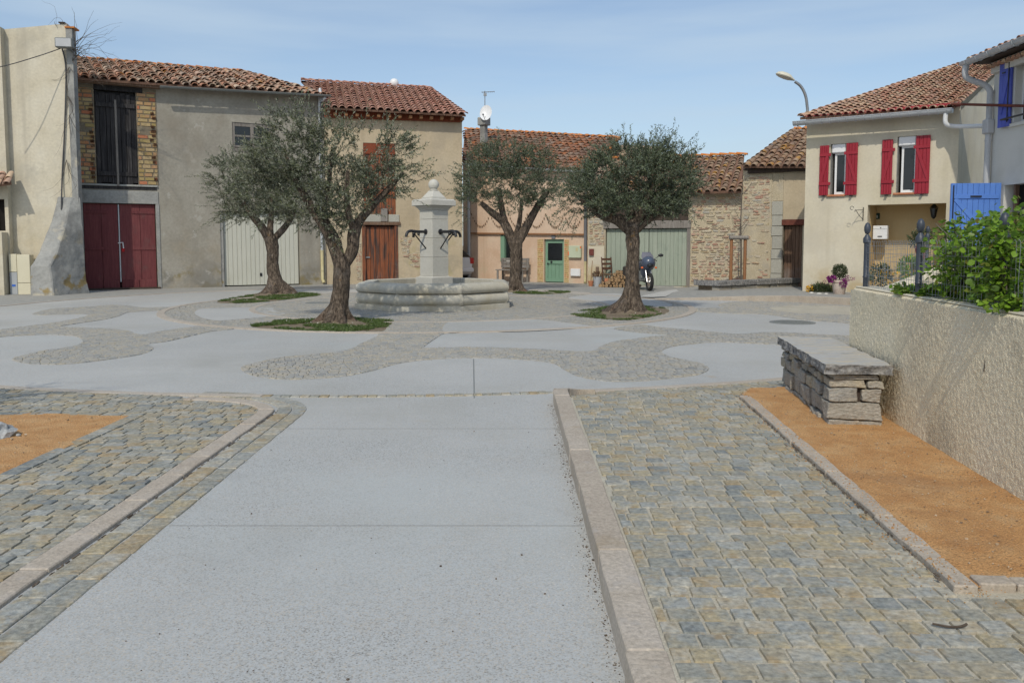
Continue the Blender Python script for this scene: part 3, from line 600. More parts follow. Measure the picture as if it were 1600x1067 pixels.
# raised sidewalk before the house with the red shutters
kb = [(4.05, 23.65, .02), (5.0, 23.55, .05), (5.8, 23.35, .09), (6.6, 23.1, .13), (7.4, 22.75, .16), (8.2, 22.1, .18), (8.9, 21.3, .18), (10.5, 19.2, .18), (13, 16, .18)]
back = [(3.4, 26.4, .0), (4.6, 27.2, .03), (5.6, 28.5, .05), (6.6, 29.5, .08), (8.0, 29.3, .1), (9.6, 28.2, .12), (12, 26, .15), (14, 22, .18), (17, 17, .18)]
mb = MB(); n = len(kb); mb.add(kb+back, [(i, i+1, n+i+1, n+i) for i in range(n-1)]); sw = struct(mb, 'raised_sidewalk', 'farsett')
for i in range(n-1):
    a, b = Vector(kb[i]), Vector(kb[i+1]); m = max(1, int((b-a).length/.9))
    for j in range(m):
        p, q_ = a.lerp(b, j/m), a.lerp(b, (j+.985)/m); d = (q_-p); nn = Vector((d.y, -d.x, 0)).normalized()
        if nn.y > 0: nn = -nn
        mb = MB(); pts = [p+nn*.15, q_+nn*.15, q_, p]
        mb.add([(v.x, v.y, -.02) for v in pts]+[(v.x, v.y, v.z+.012) for v in pts], [(3,2,1,0), (4,5,6,7), (0,1,5,4), (1,2,6,5), (2,3,7,6), (3,0,4,7)])
        mb.build('kerb_stone', 'pinkstone', sw, bevel=.008)
sheet('entrance_ramp', pxpoly([(1000,466.5),(1020,461),(1050,455),(1080,451.5),(1110,450),(1120,452),(1075,455),(1050,460),(1040,466)], 0, 2), .05, 'palecrete')
# drain cover
mb = MB(); c = gp(1238, 504)
mb.lathe([(.001, .008), (.40, .008), (.44, .011), (.45, .0)], 28, Matrix.Translation((*c, .002)))
for i in range(9):
    for j in range(9):
        x, y = -.34+.085*i, -.34+.085*j
        if x*x+y*y < .14: mb.box(x-.025, x+.025, y-.025, y+.025, .005, .016, 0, Matrix.Translation((*c, 0)))
o = mb.build('drain_cover', 'grey_metal', None); tag(o, 'round dark iron drain cover set in the pale paving', 'drain cover')
c = gp(497, 474); mb = MB(); mb.lathe([(.001, .012), (.34, .012), (.35, .0)], 24, Matrix.Translation((*c, .006)))
o = mb.build('drain_cover', 'grey_metal', None); tag(o, 'flat grey drain cover in the setts between two olive trees', 'drain cover')
# ------------------------------------------------------------------ buildings
class Facade:
    def __init__(s, name, label, cat, px0, D0, px1, D1, z=0., group=None):
        x0 = at_depth(px0, 445, D0).x; x1 = at_depth(px1, 445, D1).x
        s.P = Vector((x0, D0, 0)); T = Vector((x1-x0, D1-D0, 0)); s.L = T.length; s.t = T/s.L; s.n = Vector((-s.t.y, s.t.x, 0))   # n: into the house
        s.o = thing(name, label, cat, (x0, D0, 0), math.atan2(s.t.y, s.t.x), group)
    def at(s, px, py, d=0.):
        r = ray(px, py); C = Vector((0, 0, EYE)); k = ((s.P+s.n*d-C).dot(s.n))/r.dot(s.n); w = C+r*k-s.P
        return w.dot(s.t), w.z
    def at3(s, px, py, d=0.): u, z = s.at(px, py, d); return Vector((u, d, z))
    def rect(s, x0, y0, x1, y1, d=0.):
        a, b, c, e = s.at(x0, y0, d), s.at(x1, y0, d), s.at(x0, y1, d), s.at(x1, y1, d)
        return (a[0]+c[0])/2, (b[0]+e[0])/2, (c[1]+e[1])/2, (a[1]+b[1])/2      # u0 u1 z0 z1
    def world(s, u, d, z): return s.P+s.t*u+s.n*d+Vector((0, 0, z))
def wall_shell(F, zl, zr, depth, zbl, zbr, mat, holes=(), th=.3, name='wall', u0=0., u1=None, back=True, skew=0.):
    """front wall with openings, gable walls and back wall"""
    u1 = F.L if u1 is None else u1
    us = sorted({u0, u1, *[h[0] for h in holes], *[h[1] for h in holes]}); us = [u for u in us if u0-1e-6 <= u <= u1+1e-6]
    zs = sorted({-.05, 99., *[max(-.05, h[2]) for h in holes], *[h[3] for h in holes]})
    top = lambda u: zl+(zr-zl)*(u-u0)/(u1-u0)
    V = lambda u, z, d: (u, d, top(u) if z > 90 else z)
    nu, nz = len(us)-1, len(zs)-1
    solid = lambda i, j: 0 <= i < nu and 0 <= j < nz and not any(h[0]-1e-4 < (us[i]+us[i+1])/2 < h[1]+1e-4 and h[2]-.06 < (zs[j]+min(zs[j+1], 60))/2 and zs[j+1]-1e-4 <= h[3]+1e-3 for h in holes)
    mb = MB()
    for i in range(nu):
        for j in range(nz):
            if not solid(i, j): continue
            a, b, c, d = us[i], us[i+1], zs[j], zs[j+1]
            mb.add([V(a,c,0), V(b,c,0), V(b,d,0), V(a,d,0)], [(0,1,2,3)])
            if not solid(i-1, j) and i > 0: mb.add([V(a,c,0), V(a,d,0), V(a,d,th), V(a,c,th)], [(0,1,2,3)])
            if not solid(i+1, j) and i < nu-1: mb.add([V(b,c,0), V(b,c,th), V(b,d,th), V(b,d,0)], [(0,1,2,3)])
            if not solid(i, j+1) and j < nz-1: mb.add([V(a,d,0), V(b,d,0), V(b,d,th), V(a,d,th)], [(0,1,2,3)])
            if not solid(i, j-1) and j > 0: mb.add([V(a,c,0), V(a,c,th), V(b,c,th), V(b,c,0)], [(0,1,2,3)])
    if back:
        A, B, C, D = (u0, 0), (u1, 0), (u1+skew, depth), (u0, depth)
        mb.add([(*A,-.05), (*D,-.05), (*D,zbl), (*A,zl)], [(3,2,1,0)]); mb.add([(*B,-.05), (*C,-.05), (*C,zbr), (*B,zr)], [(0,1,2,3)])
        mb.add([(*D,-.05), (*C,-.05), (*C,zbr), (*D,zbl)], [(3,2,1,0)])
    return mb.build(name, mat, F.o)
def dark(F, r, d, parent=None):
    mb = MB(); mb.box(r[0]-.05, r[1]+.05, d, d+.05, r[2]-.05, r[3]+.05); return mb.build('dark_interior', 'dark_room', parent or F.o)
def planks(F, r, n, mat, d=.08, th=.035, name='board', parent=None, gap=.008, wav=.01, z_jit=0.):
    out = []
    w = (r[1]-r[0])/n; us = [r[0]]+[r[0]+w*(i+rng.uniform(-.15, .15)*(1 if wav else 0)) for i in range(1, n)]+[r[1]]
    for i in range(n):
        dd = d+rng.uniform(-wav, wav)*.6; mb = MB(); o = Vector(((us[i]+us[i+1])/2, dd, r[2]))
        hw = (us[i+1]-us[i])/2-gap/2
        mb.box(-hw, hw, -th, 0, rng.uniform(0, z_jit), r[3]-r[2]-rng.uniform(0, z_jit))
        out.append(link(name, mb.mesh(name, mat, bevel=.004), parent, Matrix.Translation(o)))
    return out
def part_box(F, name, mat, u0, u1, d0, d1, z0, z1, parent=None, bevel=.006, label=None):
    mb = MB(); mb.box(u0, u1, d0, d1, z0, z1); return mb.build(name, mat, parent or F.o, bevel=bevel, label=label)
# one barrel tile, lying along +y (up the slope), z out of the roof
def tile_mesh(mat, w=.205, ln=.43, k=0):
    mb = MB(); n = 6; q = []
    for j, (y, r) in enumerate(((0, w/2), (ln, w/2*.8))):
        for i in range(n+1):
            a = math.pi*i/n; q.append((r*math.cos(a), y, r*.72*math.sin(a)))
    for j, (y, r) in enumerate(((0, w/2-.016), (ln, w/2*.8-.016))):
        for i in range(n+1):
            a = math.pi*i/n; q.append((r*math.cos(a), y, r*.72*math.sin(a)-.002))
    m = n+1; fs = []
    for i in range(n):
        fs.append((i, i+1, m+i+1, m+i)); fs.append((2*m+i, 2*m+i+1, i+1, i)); fs.append((2*m+i, 3*m+i, 3*m+i+1, 2*m+i+1))
    mb.add(q, [f[::-1] for f in fs]); return mb
TILES = {}
def get_tile(mat):
    if mat not in TILES: TILES[mat] = tile_mesh(mat).mesh('roof_tile', mat, smooth=50)
    return TILES[mat]
def roof(F, A, B, C, D, mat, pitch=.265, expo=.34, limit=300, rough=.4, skip=None, name='roof', under='tile_under', slab=.07, pts=None, scale=1.):
    """A B eave (left, right), C D top (right, left): a slab and its rows of barrel tiles"""
    A, B, C, D = map(Vector, (A, B, C, D)); e = (B-A).normalized(); s = ((D-A)+(C-B)); s = (s-e*s.dot(e)).normalized(); nrm = e.cross(s)
    poly = np.array([[(p-A).dot(e), (p-A).dot(s)] for p in (pts or (A, B, C, D))]); poly = ccw(poly)
    P3 = lambda x, y, h=0.: A+e*x+s*y+nrm*h
    global ON_ROOF, ROOF_AN
    ROOF_AN = (A, nrm)
    ON_ROOF = lambda p: Vector(p)-nrm*(Vector(p)-A).dot(nrm)
    mb = MB(); n = len(poly); mb.add([P3(*p, -slab) for p in poly]+[P3(*p, 0) for p in poly], [tuple(reversed(range(n))), tuple(range(n, 2*n))]+[(i, (i+1) % n, n+(i+1) % n, n+i) for i in range(n)])
    ro = mb.build(name, under, F.o)
    spots = []
    x = poly[:,0].min()+pitch*.4
    while x < poly[:,0].max():
        y = poly[:,1].min()-.06; r = 0
        while y < poly[:,1].max():
            if inside(poly, np.array([(x, max(y, .0)+.07)]))[0] and not (skip and skip(x, y)): spots.append((y, x))
            y += expo
        x += pitch*rng.uniform(.97, 1.03)
    spots.sort(); me = get_tile(mat); rest = MB(); tm = tile_mesh(mat)
    tilt = math.atan2(.05, .43)
    B3 = Matrix((e, s, nrm)).transposed().to_4x4()
    for i, (y, x) in enumerate(spots):
        j = rough
        mt = Matrix.Translation(P3(x+rng.gauss(0, .012)*j, y+rng.gauss(0, .035)*j, .035+rng.uniform(0, .025)*j)) @ B3 @ Matrix.Rotation(rng.gauss(0, .05)*j, 4, 'Z') @ Matrix.Rotation(-tilt+rng.gauss(0, .05)*j, 4, 'X') @ Matrix.Rotation(rng.gauss(0, .08)*j, 4, 'Y') @ Matrix.Diagonal((rng.uniform(.92, 1.08)*scale, 1, rng.uniform(.9, 1.2)*scale, 1))
        if i < limit: link('roof_tile', me, ro, mt)
        else: rest.add([mt @ Vector(v) for v in tm.v], tm.f, rng.random())
    if rest.v: rest.build('small_roof_tiles', mat, ro, smooth=50, kind='stuff')
    return ro
def close_eave(F, u0, u1, z0, z1, mat, slab=.06, d=-.004, d1=.12):
    A, n = ROOF_AN; zt = lambda u, dd: A.z-((u-A.x)*n.x+(dd-A.y)*n.y)/n.z-slab
    mb = MB(); mb.add([(u0, d, z0), (u1, d, z1), (u1, d, zt(u1, d)), (u0, d, zt(u0, d)), (u0, d1, z0), (u1, d1, z1), (u1, d1, zt(u1, d1)), (u0, d1, zt(u0, d1))], [(0,1,2,3), (7,6,5,4), (3,2,6,7), (0,3,7,4), (1,5,6,2)])
    mb.build('wall_head', mat, F.o)
def ridge(ro, A, B, mat, step=.36, r=1.15, lift=.04):
    A, B = ON_ROOF(A), ON_ROOF(B); d = (B-A).normalized(); n = int((B-A).length/step); me = get_tile(mat); up = Vector((0, 0, 1)); x = d.cross(up).normalized(); z = x.cross(d)
    M3 = Matrix((x, d, z)).transposed().to_4x4()
    for i in range(n+1):
        link('ridge_tile', me, ro, Matrix.Translation(A+d*min(i*step, (B-A).length-.3)+Vector((0, 0, lift+rng.uniform(0, .015)))) @ M3 @ Matrix.Rotation(R(-5), 4, 'X') @ Matrix.Rotation(rng.gauss(0, .03), 4, 'Z') @ Matrix.Diagonal((r, 1, r, 1)))
def gutter(F, A, B, mat='zinc', r=.075, brackets=0, parent=None):
    A, B = Vector(A), Vector(B); d = (B-A).normalized(); n = 8; mb = MB(); up = Vector((0, 0, 1)); y = d.cross(up).normalized()
    ring_ = [(math.cos(math.pi*i/n), -math.sin(math.pi*i/n)) for i in range(n+1)]
    vs = [P+y*(c*rr)+up*(s_*rr) for P in (A, B) for rr in (r, r*.9) for c, s_ in ring_]; m = n+1
    fs = []
    for i in range(n): fs += [(i, i+1, 2*m+i+1, 2*m+i), (m+i+1, m+i, 3*m+i, 3*m+i+1)]
    fs += [(0, 2*m, 3*m, m), (n, m+n, 3*m+n, 2*m+n), tuple(range(m)), tuple(reversed(range(2*m, 3*m)))]
    mb.add(vs, fs); mb.tube([A+y*r, B+y*r], .012, 6); mb.tube([A-y*r, B-y*r], .012, 6)
    g = mb.build('gutter', mat, parent or F.o, smooth=50)
    for k in range(brackets):
        p = A.lerp(B, (k+.5)/brackets); b = MB()
        b.tube([p+y*(c*(r+.006))+up*(s_*(r+.006)) for c, s_ in ring_], .014, 6); b.build('bracket', mat, g, smooth=50)
    return g
def pipe(name, F, pts, r, mat, clips=(), parent=None):
    mb = MB(); mb.tube(pts, r, 12); p = mb.build(name, mat, parent or F.o, smooth=50)
    for c in clips:
        b = MB(); c = Vector(c); b.tube([c-Vector((0, 0, .018)), c+Vector((0, 0, .018))], r+.012, 12); b.build('clip', mat, p, smooth=50)
    return p
def blocks(F, poly_fn, rect, course, lens, mat, parent, name, limit=300, d=-.012, proud=.02, jit=.012, gap=.014, holes=()):
    """courses of stones or bricks laid in a rectangle of a wall, the largest as parts"""
    u0, u1, z0, z1 = rect; z = z0; L_ = []
    while z < z1-.03:
        h = min(rng.uniform(*course), z1-z); u = u0-rng.uniform(0, lens[0])
        while u < u1:
            w = rng.uniform(*lens); a, b = max(u, u0), min(u+w, u1)
            if b-a > .04 and poly_fn((a+b)/2, z+h/2) and not any(q[0] < b and q[1] > a and q[2] < z+h and q[3] > z for q in holes): L_.append((a+gap/2, b-gap/2, z+gap/2, z+h-gap/2))
            u += w
        z += h
    L_.sort(key=lambda q: -(q[1]-q[0])*(q[3]-q[2])); rest = MB(); rub = mat == 'rubble'
    for i, (a, b, c, e) in enumerate(L_):
        cu, cz, hu, hz = (a+b)/2, (c+e)/2, (b-a)/2, (e-c)/2; mb = MB() if i < limit else rest; p = d-rng.uniform(0, proud); ch = min(.25*hz, .014)
        o = (0, 0, 0) if i < limit else (cu, 0, cz)
        J = lambda: rng.uniform(-jit, jit)
        if rub:
            k = 8; sc = rng.uniform(.72, 1.12); rot = rng.gauss(0, .09); cr, sr = math.cos(rot), math.sin(rot); ou = []
            for j in range(k):
                an = 2*math.pi*(j+.5)/k; ca, sa = math.cos(an), math.sin(an); q = rng.uniform(.85, 1.05)*sc
                x = hu*q*math.copysign(abs(ca)**.55, ca); zz = hz*q*rng.uniform(.85, 1.2)*math.copysign(abs(sa)**.55, sa); ou.append((x*cr-zz*sr, x*sr+zz*cr))
            back = [(o[0]+x, .01, o[2]+zz) for x, zz in ou]; fr = [(o[0]+x*.86, p+J()*.4, o[2]+zz*.8) for x, zz in ou]
            mb.add(back+fr, [tuple(range(k, 2*k))]+[(j, (j+1) % k, k+(j+1) % k, k+j) for j in range(k)], 0. if i < limit else rng.random())
        else:
            back = [(o[0]+sx*hu+J(), .01, o[2]+sz*hz+J()*.5) for sx, sz in ((-1,-1), (1,-1), (1,1), (-1,1))]
            fr = [(x+(ch if x < o[0] else -ch), p+J()*.3, zz+(ch if zz < o[2] else -ch)) for x, _, zz in back]
            mb.add(back+fr, [(4,5,6,7), (0,1,5,4), (1,2,6,5), (2,3,7,6), (3,0,4,7)], 0. if i < limit else rng.random())
        if i < limit: link(name, mb.mesh(name, mat), parent, Matrix.Translation((cu, 0, cz)))
    if rest.v: rest.build('small_'+name+'s', mat, parent, kind='stuff')

# ---- tall pale house at the left
F = Facade('pale_house', 'tall windowless pale plastered house with a sloping buttress at its corner', 'house', -90, 26.0, 120, 26.6)
uA, zA = F.at(18, 46); uB, zB = F.at(98, 37)
ow = F.rect(-8, 312, 14, 361)
wall_shell(F, zA-.3, zB, .35, zA-.3, zB, 'cream_plaster')
pr = F.at(18, 300)[0]
mb = MB(); a = -2; t0 = F.at(17, 46)[1]
for (u0, u1, z0, z1) in ((a, ow[0], -.05, t0), (ow[1], pr, -.05, t0), (ow[0], ow[1], -.05, ow[2]), (ow[0], ow[1], ow[3], t0)): mb.box(u0, u1, -.28, -.002, z0, z1)
mb.build('pilaster', 'cream_plaster', F.o)
dark(F, ow, -.06)
part_box(F, 'window_post', 'wood_dark', ow[0], ow[0]+.12, -.2, -.1, ow[2], ow[3])
e0, e1 = F.at3(-30, 293, -.8), F.at3(17, 286, -.8); r0, r1 = F.at3(-30, 277, -.28), F.at3(14, 272, -.28)
roof(F, e0, e1, r1, r0, 'tile_mixed', expo=.3, name='lean_to_roof')
part_box(F, 'lean_to_wall', 'cream_plaster', -2, pr-.05, -.7, -.28, -.05, F.at(10, 363, -.7)[1])
u0, z0 = F.at(97, 40); u1 = F.L+.17
part_box(F, 'corner_pier', 'cement', F.L-.02, u1, -.04, .3, -.05, F.at(112, 40)[1]-.1)
part_box(F, 'parapet_cap', 'wood_dark', F.at(92, 37)[0], F.at(102, 37)[0], -.06, .3, zB+.0, zB+.035)
part_box(F, 'pier_tile', 'tile_ridge', F.at(102, 40)[0], F.at(116, 40)[0]+.03, -.08, .35, F.at(112, 40)[1]-.1, F.at(112, 40)[1]-.05)
# buttress: a wedge that swells towards the foot
mb = MB(); bl, br = F.at(88, 320)[0], F.at(112, 320)[0]
secs = [(F.at(100, 308)[1], bl+.05, br, -.04, br+.25), (F.at(100, 350)[1], bl-.1, br-.06, -.35, br+.28), (F.at(100, 395)[1], bl-.3, br-.2, -.8, br+.3), (F.at(100, 415)[1], bl-.46, br-.32, -1.05, br+.32), (F.at(100, 440)[1], bl-.46, br-.24, -1.12, br+.36), (-.05, bl-.44, br-.2, -1.2, br+.42)]
vs = []; fs = []
for z, l, r_, d, rr in secs: vs += [(l, .0, z), (l+.02, d, z), (r_, d-.05, z), (rr, .0, z)]
for i in range(len(secs)-1):
    for j in range(3): fs.append((i*4+j, (i+1)*4+j, (i+1)*4+j+1, i*4+j+1))
fs.append((0, 1, 2, 3)); mb.add(vs, fs); b = mb.build('buttress', 'cement', F.o, bevel=.03)
sm = b.modifiers.new('s', 'SUBSURF'); sm.subdivision_type = 'SIMPLE'; sm.levels = sm.render_levels = 4
tx = bpy.data.textures.new('rough', 'CLOUDS'); tx.noise_scale = .5; dm = b.modifiers.new('d', 'DISPLACE'); dm.texture = tx; dm.strength = .08; dm.mid_level = .5
PALE = F
# meter cabinets against it
cab = thing('meter_cabinet', 'pair of cream and grey meter cabinets against the pale house wall', 'utility box', F.world(F.at(25, 455)[0], -.42, 0), F.o.rotation_euler.z)
ux = [F.at(x, 450, -.4)[0]-F.at(25, 450, -.4)[0] for x in (25, 37.5, 50, 64)]; zt = F.at(30, 397, -.4)[1]
mb = MB(); mb.box(ux[0], ux[1]-.01, 0, .3, 0, zt*.55); mb.build('lower_door', 'box_grey', cab, bevel=.01)
mb = MB(); mb.box(ux[0], ux[1]-.01, 0, .3, zt*.55+.01, zt); mb.build('upper_door', 'box_cream', cab, bevel=.01)
mb = MB(); mb.box(ux[1]+.01, ux[2]+.15, -.03, .3, 0, zt*.28); mb.build('lower_door', 'box_cream', cab, bevel=.01)
mb = MB(); mb.box(ux[1]+.01, ux[2]+.15, -.03, .3, zt*.28+.01, zt-.02); mb.build('upper_door', 'box_cream', cab, bevel=.01)
mb = MB(); mb.box((ux[0]+ux[1])/2-.05, (ux[0]+ux[1])/2+.05, -.008, 0, zt*.2, zt*.25); mb.build('sticker', 'sign_blue', cab)
# floodlight and cable, dead vine
fl = thing('floodlight', 'grey box floodlight on the corner of the pale house', 'lamp', F.world(*[F.at(101, 68, -.35)[0], -.35, F.at(101, 68, -.35)[1]]), F.o.rotation_euler.z)
mb = MB(); mb.box(-.25, .25, -.12, .12, -.15, .15); mb.build('housing', 'grey_metal', fl, bevel=.02)
mb = MB(); mb.box(-.22, .22, -.128, -.121, -.12, .12); mb.build('glass', 'pvc_grey', fl)
mb = MB(); mb.tube([(0, .1, -.1), (.12, .32, -.2)], .03, 8); mb.build('bracket', 'grey_metal', fl)
W3 = lambda px, py, d: F.world(F.at(px, py, d)[0], d, F.at(px, py, d)[1])
mb = MB(); mb.tube(bez([W3(95, 76, -.3), W3(60, 88, -.7), W3(0, 105, -1.4), W3(-60, 112, -2)], 6), .014, 6); o = mb.build('overhead_cable', 'cable'); tag(o, 'thin overhead cable sagging from the floodlight to the left', 'cable')
mb = MB(); mb.tube(bez([W3(97, 76, -.06), W3(103, 110, -.05), W3(101, 200, -.06), W3(97, 280, -.06), W3(96, 328, -.2)], 6), .022, 6); o = mb.build('wall_cable', 'cable'); tag(o, 'dark cable running down the corner of the pale house', 'cable')
def vine(name, roots, n, label, spread, ln, r0=.012):
    mb = MB()
    for i in range(n):
        p = Vector(rng.choice(roots)); d = Vector((rng.uniform(*spread[0]), rng.uniform(-.3, .1), rng.uniform(*spread[1]))).normalized(); pts = [p.copy()]; k = rng.randint(5, 9)
        for j in range(k):
            d = (d+Vector((rng.gauss(0, .35), rng.gauss(0, .15), rng.gauss(0, .35)-.08))).normalized(); p = p+d*ln/k*rng.uniform(.6, 1.3); pts.append(p.copy())
        mb.tube(pts, [r0*(1-.8*j/k)*rng.uniform(.6, 1) for j in range(k+1)], 4)
    o = mb.build(name, 'twig'); tag(o, label, 'vine'); return o
vine('dead_vine', [W3(113, 78, -.1), W3(116, 88, -.1), W3(113, 95, -.1)], 26, 'leafless tangled vine on the corner above the brick bay', ((.1, 1.2), (-.2, .9)), 1.7)
vine('dead_vine', [W3(106, 150, -.08), W3(108, 180, -.08), W3(104, 250, -.08), W3(108, 105, -.1)], 16, 'bare vine stems creeping down beside the brick bay', ((-.25, .3), (-1, -.5)), 1.6, .009)
vine('dead_vine', [W3(97, 38, -.05), W3(88, 42, -.05)], 3, 'two thin bare stems rising above the pale parapet', ((-.2, .3), (.8, 1.2)), 1.1, .007)

# ---- grey barn
F = Facade('grey_barn', 'long grey rendered barn with a brick bay, maroon doors and white garage', 'barn', 125, 28.1, 510, 32.3)
D_ = F.rect(131, 318, 245, 449); D_ = (D_[0], D_[1], .06, D_[3])
U_ = F.rect(149, 143, 214, 289); G_ = F.rect(345, 331, 469, 446); G_ = (G_[0], G_[1], -.05, G_[3]); N_ = F.rect(363, 193, 425, 240)
zl, zr = F.at(120, 124)[1], F.at(508, 152)[1]
rdL, rdR = F.at3(118, 98, 4.4), F.at3(382, 108, 4.4)
wall_shell(F, zl, zr, 4.4, rdL.z-.25, zr-.1, 'grey_plaster', [D_, U_, G_, N_])
eL, eR = F.at3(112, 121, -.42), F.at3(513, 150, -.42)
ro = roof(F, eL, eR, rdR, rdL, 'tile_old', rough=.95, pitch=.285, expo=.38, scale=1.25); close_eave(F, .0, F.L, zl-.03, zr-.03, 'grey_plaster')
ridge(ro, rdL, rdR, 'tile_ridge'); ridge(ro, eR, rdR, 'tile_old', r=1.)
# brick bay
bay = F.rect(119, 150, 246, 288); bw = MB(); bw.box(bay[0], U_[0], -.012, .0, bay[2], zl-.15); bw.box(U_[1], bay[1], -.012, 0, bay[2], zl-.15); bw.box(U_[0], U_[1], -.012, 0, U_[3], zl-.15)
bw = bw.build('brick_bay', 'brick_mortar', F.o)
hb = [F.rect(119, 192, 125, 199), F.rect(225, 199, 231, 206)]
for b0_, b1_ in ((bay[0]+.02, U_[0]-.01), (U_[1]+.01, bay[1]-.02)): blocks(F, lambda u, z: True, (b0_, b1_, bay[2], zl-.25), (.135, .15), (.27, .36), 'brick', bw, 'brick', limit=150, proud=.008, jit=.008, gap=.02, d=-.026, holes=hb)
mb = MB()
for i in range(34):                       # hollow brick ends with rows of holes
    u = rng.choice([U_[0]-rng.uniform(.08, .13), bay[1]-rng.uniform(.08, .2)]); z = bay[2]+.15*rng.randint(1, 17)+.03
    for a in range(3):
        for b in range(3): mb.box(u+a*.038-.05, u+a*.038-.026, -.058, -.02, z+b*.034-.02, z+b*.034+.002)
mb.build('brick_holes', 'brick_hole', bw, kind='stuff')
part_box(F, 'lintel', 'wood_black', F.at(146, 140)[0], F.at(222, 140)[0], -.06, .1, U_[3], U_[3]+.22)
part_box(F, 'sill', 'cement', F.at(126, 290)[0], F.at(246, 290)[0], -.06, -.0, F.at(180, 291)[1], bay[2]-.005)
part_box(F, 'sill_gap_shade', 'wood_black', F.at(127, 293)[0], F.at(245, 293)[0], -.02, -.001, F.at(180, 296)[1], F.at(180, 291)[1]-.004)  # black strip standing in for the shaded gap under the sill
eb = MB(); eb.box(bay[0], bay[1]+.1, -.33, -.02, zl-.12, zl-.02); eb.build('eave_board', 'wood_brown', F.o)
dark(F, U_, .26); dr = part_box(F, 'loft_door', 'wood_black', U_[0]+.02, U_[1]-.02, .1, .13, U_[2]+.02, U_[3]-.02)
planks(F, (U_[0]+.01, U_[1]-.01, U_[2]-.02, U_[3]-.05), 8, 'wood_black', .02, .045, parent=dr, gap=.014, wav=.03, z_jit=.1)
mb = MB(); u = (U_[0]+U_[1])/2; mb.box(u-.035, u+.035, -.09, -.04, U_[2]-.05, U_[3]-.3); mb.build('centre_strip', 'wood_grey', dr, bevel=.004)
for zz in (U_[2]+.3, U_[3]-.55): mb = MB(); mb.box(U_[0]+.05, U_[1]-.05, -.075, -.03, zz, zz+.14); mb.build('rail', 'wood_black', dr, bevel=.004)
# maroon doors
dark(F, D_, .27); mid = (D_[0]+D_[1])/2-.06
for k, (a, b) in enumerate(((D_[0]+.02, mid), (mid+.05, D_[1]-.02))):
    dr = part_box(F, 'barn_door', 'wood_maroon', a, b, .13, .15, D_[2]+.03, D_[3]-.02)
    planks(F, (a, b, D_[2]+.02, D_[3]-.02), 2, 'wood_maroon', .12, .04, parent=dr, gap=.012, wav=.006)
    for zz in (D_[2]+1.3, D_[3]-.35): mb = MB(); mb.box(*((a, a+.75) if k == 0 else (b-.75, b)), .06, .085, zz, zz+.1); mb.build('rail', 'wood_maroon', dr, bevel=.006)
    w = (b-a)/2
    for i in range(2): mb = MB(); mb.box(a+i*w+.01, a+(i+1)*w-.01, .05, .08, D_[2], D_[2]+.27); mb.build('kick_board', 'wood_maroon', dr, bevel=.006)
part_box(F, 'door_strip', 'zinc', mid+.005, mid+.045, .06, .12, D_[2]+.2, D_[3]-.03)
mb = MB(); mb.tube([(mid-.03, .05, 1.6), (mid+.12, .03, 1.62), (mid+.14, .03, 1.42)], .02, 6); lk_ = mb.build('padlock_chain', 'white_paint', F.o)
mb = MB(); mb.box(mid+.08, mid+.17, .02, .05, 1.3, 1.42); mb.build('tag', 'red_lens', lk_)
part_box(F, 'door_head', 'cement', D_[0]-.1, D_[1]+.1, -.03, -.001, D_[3], F.at(180, 298)[1])
part_box(F, 'door_jamb', 'cement', D_[0]-.22, D_[0], -.03, -.001, -.05, D_[3]-.003)
part_box(F, 'door_jamb', 'cement', D_[1], D_[1]+.12, -.03, -.001, -.05, D_[3]-.003)
part_box(F, 'threshold', 'wood_dark', D_[0]-.05, D_[1]+.08, -.15, .2, -.05, .06)
# window
dark(F, N_, .24); wf = MB(); m = (N_[0]+N_[1])/2
for a, b in ((N_[0], N_[0]+.1), (m-.06, m+.06), (N_[1]-.1, N_[1])): wf.box(a, b, .02, .1, N_[2]+.2, N_[3])
for z0, z1 in ((N_[3]-.14, N_[3]), ((N_[2]+N_[3])/2+.03, (N_[2]+N_[3])/2+.1), (N_[2]+.2, N_[2]+.27)): wf.box(N_[0]+.1, N_[1]-.1, .03, .09, z0, z1)
wf = wf.build('window_frame', 'wood_grey', F.o, bevel=.006)
for a, b in ((N_[0]+.1, m-.06), (m+.06, N_[1]-.1)):
    for z0, z1 in ((N_[2]+.27, (N_[2]+N_[3])/2+.03), ((N_[2]+N_[3])/2+.1, N_[3]-.14)): mb = MB(); mb.box(a, b, .055, .065, z0, z1); mb.build('pane', 'glass', wf)
planks(F, (N_[0], N_[1], N_[2]-.25, N_[2]+.2), 5, 'wood_grey', .06, .04, parent=wf, gap=.02, wav=.01, z_jit=.04)
# white garage door
dark(F, G_, .28); gd = part_box(F, 'garage_door', 'garage_paint', G_[0]+.12, G_[1]-.02, .17, .19, .04, G_[3]-.05)
nrib = 17; w = (G_[1]-G_[0]-.16)/nrib
for i in range(nrib):
    a = G_[0]+.13+i*w; mb = MB(); mb.prism([(-w/2+.004, .0), (w/2-.004, 0), (w/2-.016, -.022), (-w/2+.016, -.022)], 0, G_[3]-.12); link('panel', mb.mesh('panel', 'garage_paint'), gd, Matrix.Translation((a+w/2, .168, .05)))
part_box(F, 'garage_post', 'cement', G_[0], G_[0]+.11, .03, .2, -.03, G_[3]-.01)
mb = MB(); c = F.at3(407, 355, .13); mb.lathe([(.001, .012), (.13, .012), (.135, 0)], 24, Matrix.Translation(c) @ Matrix.Rotation(R(90), 4, 'X')); sg = mb.build('parking_sign', 'white_paint', gd)
mb = MB(); mb.lathe([(.001, .015), (.095, .015), (.1, .012)], 24, Matrix.Translation(c) @ Matrix.Rotation(R(90), 4, 'X')); 
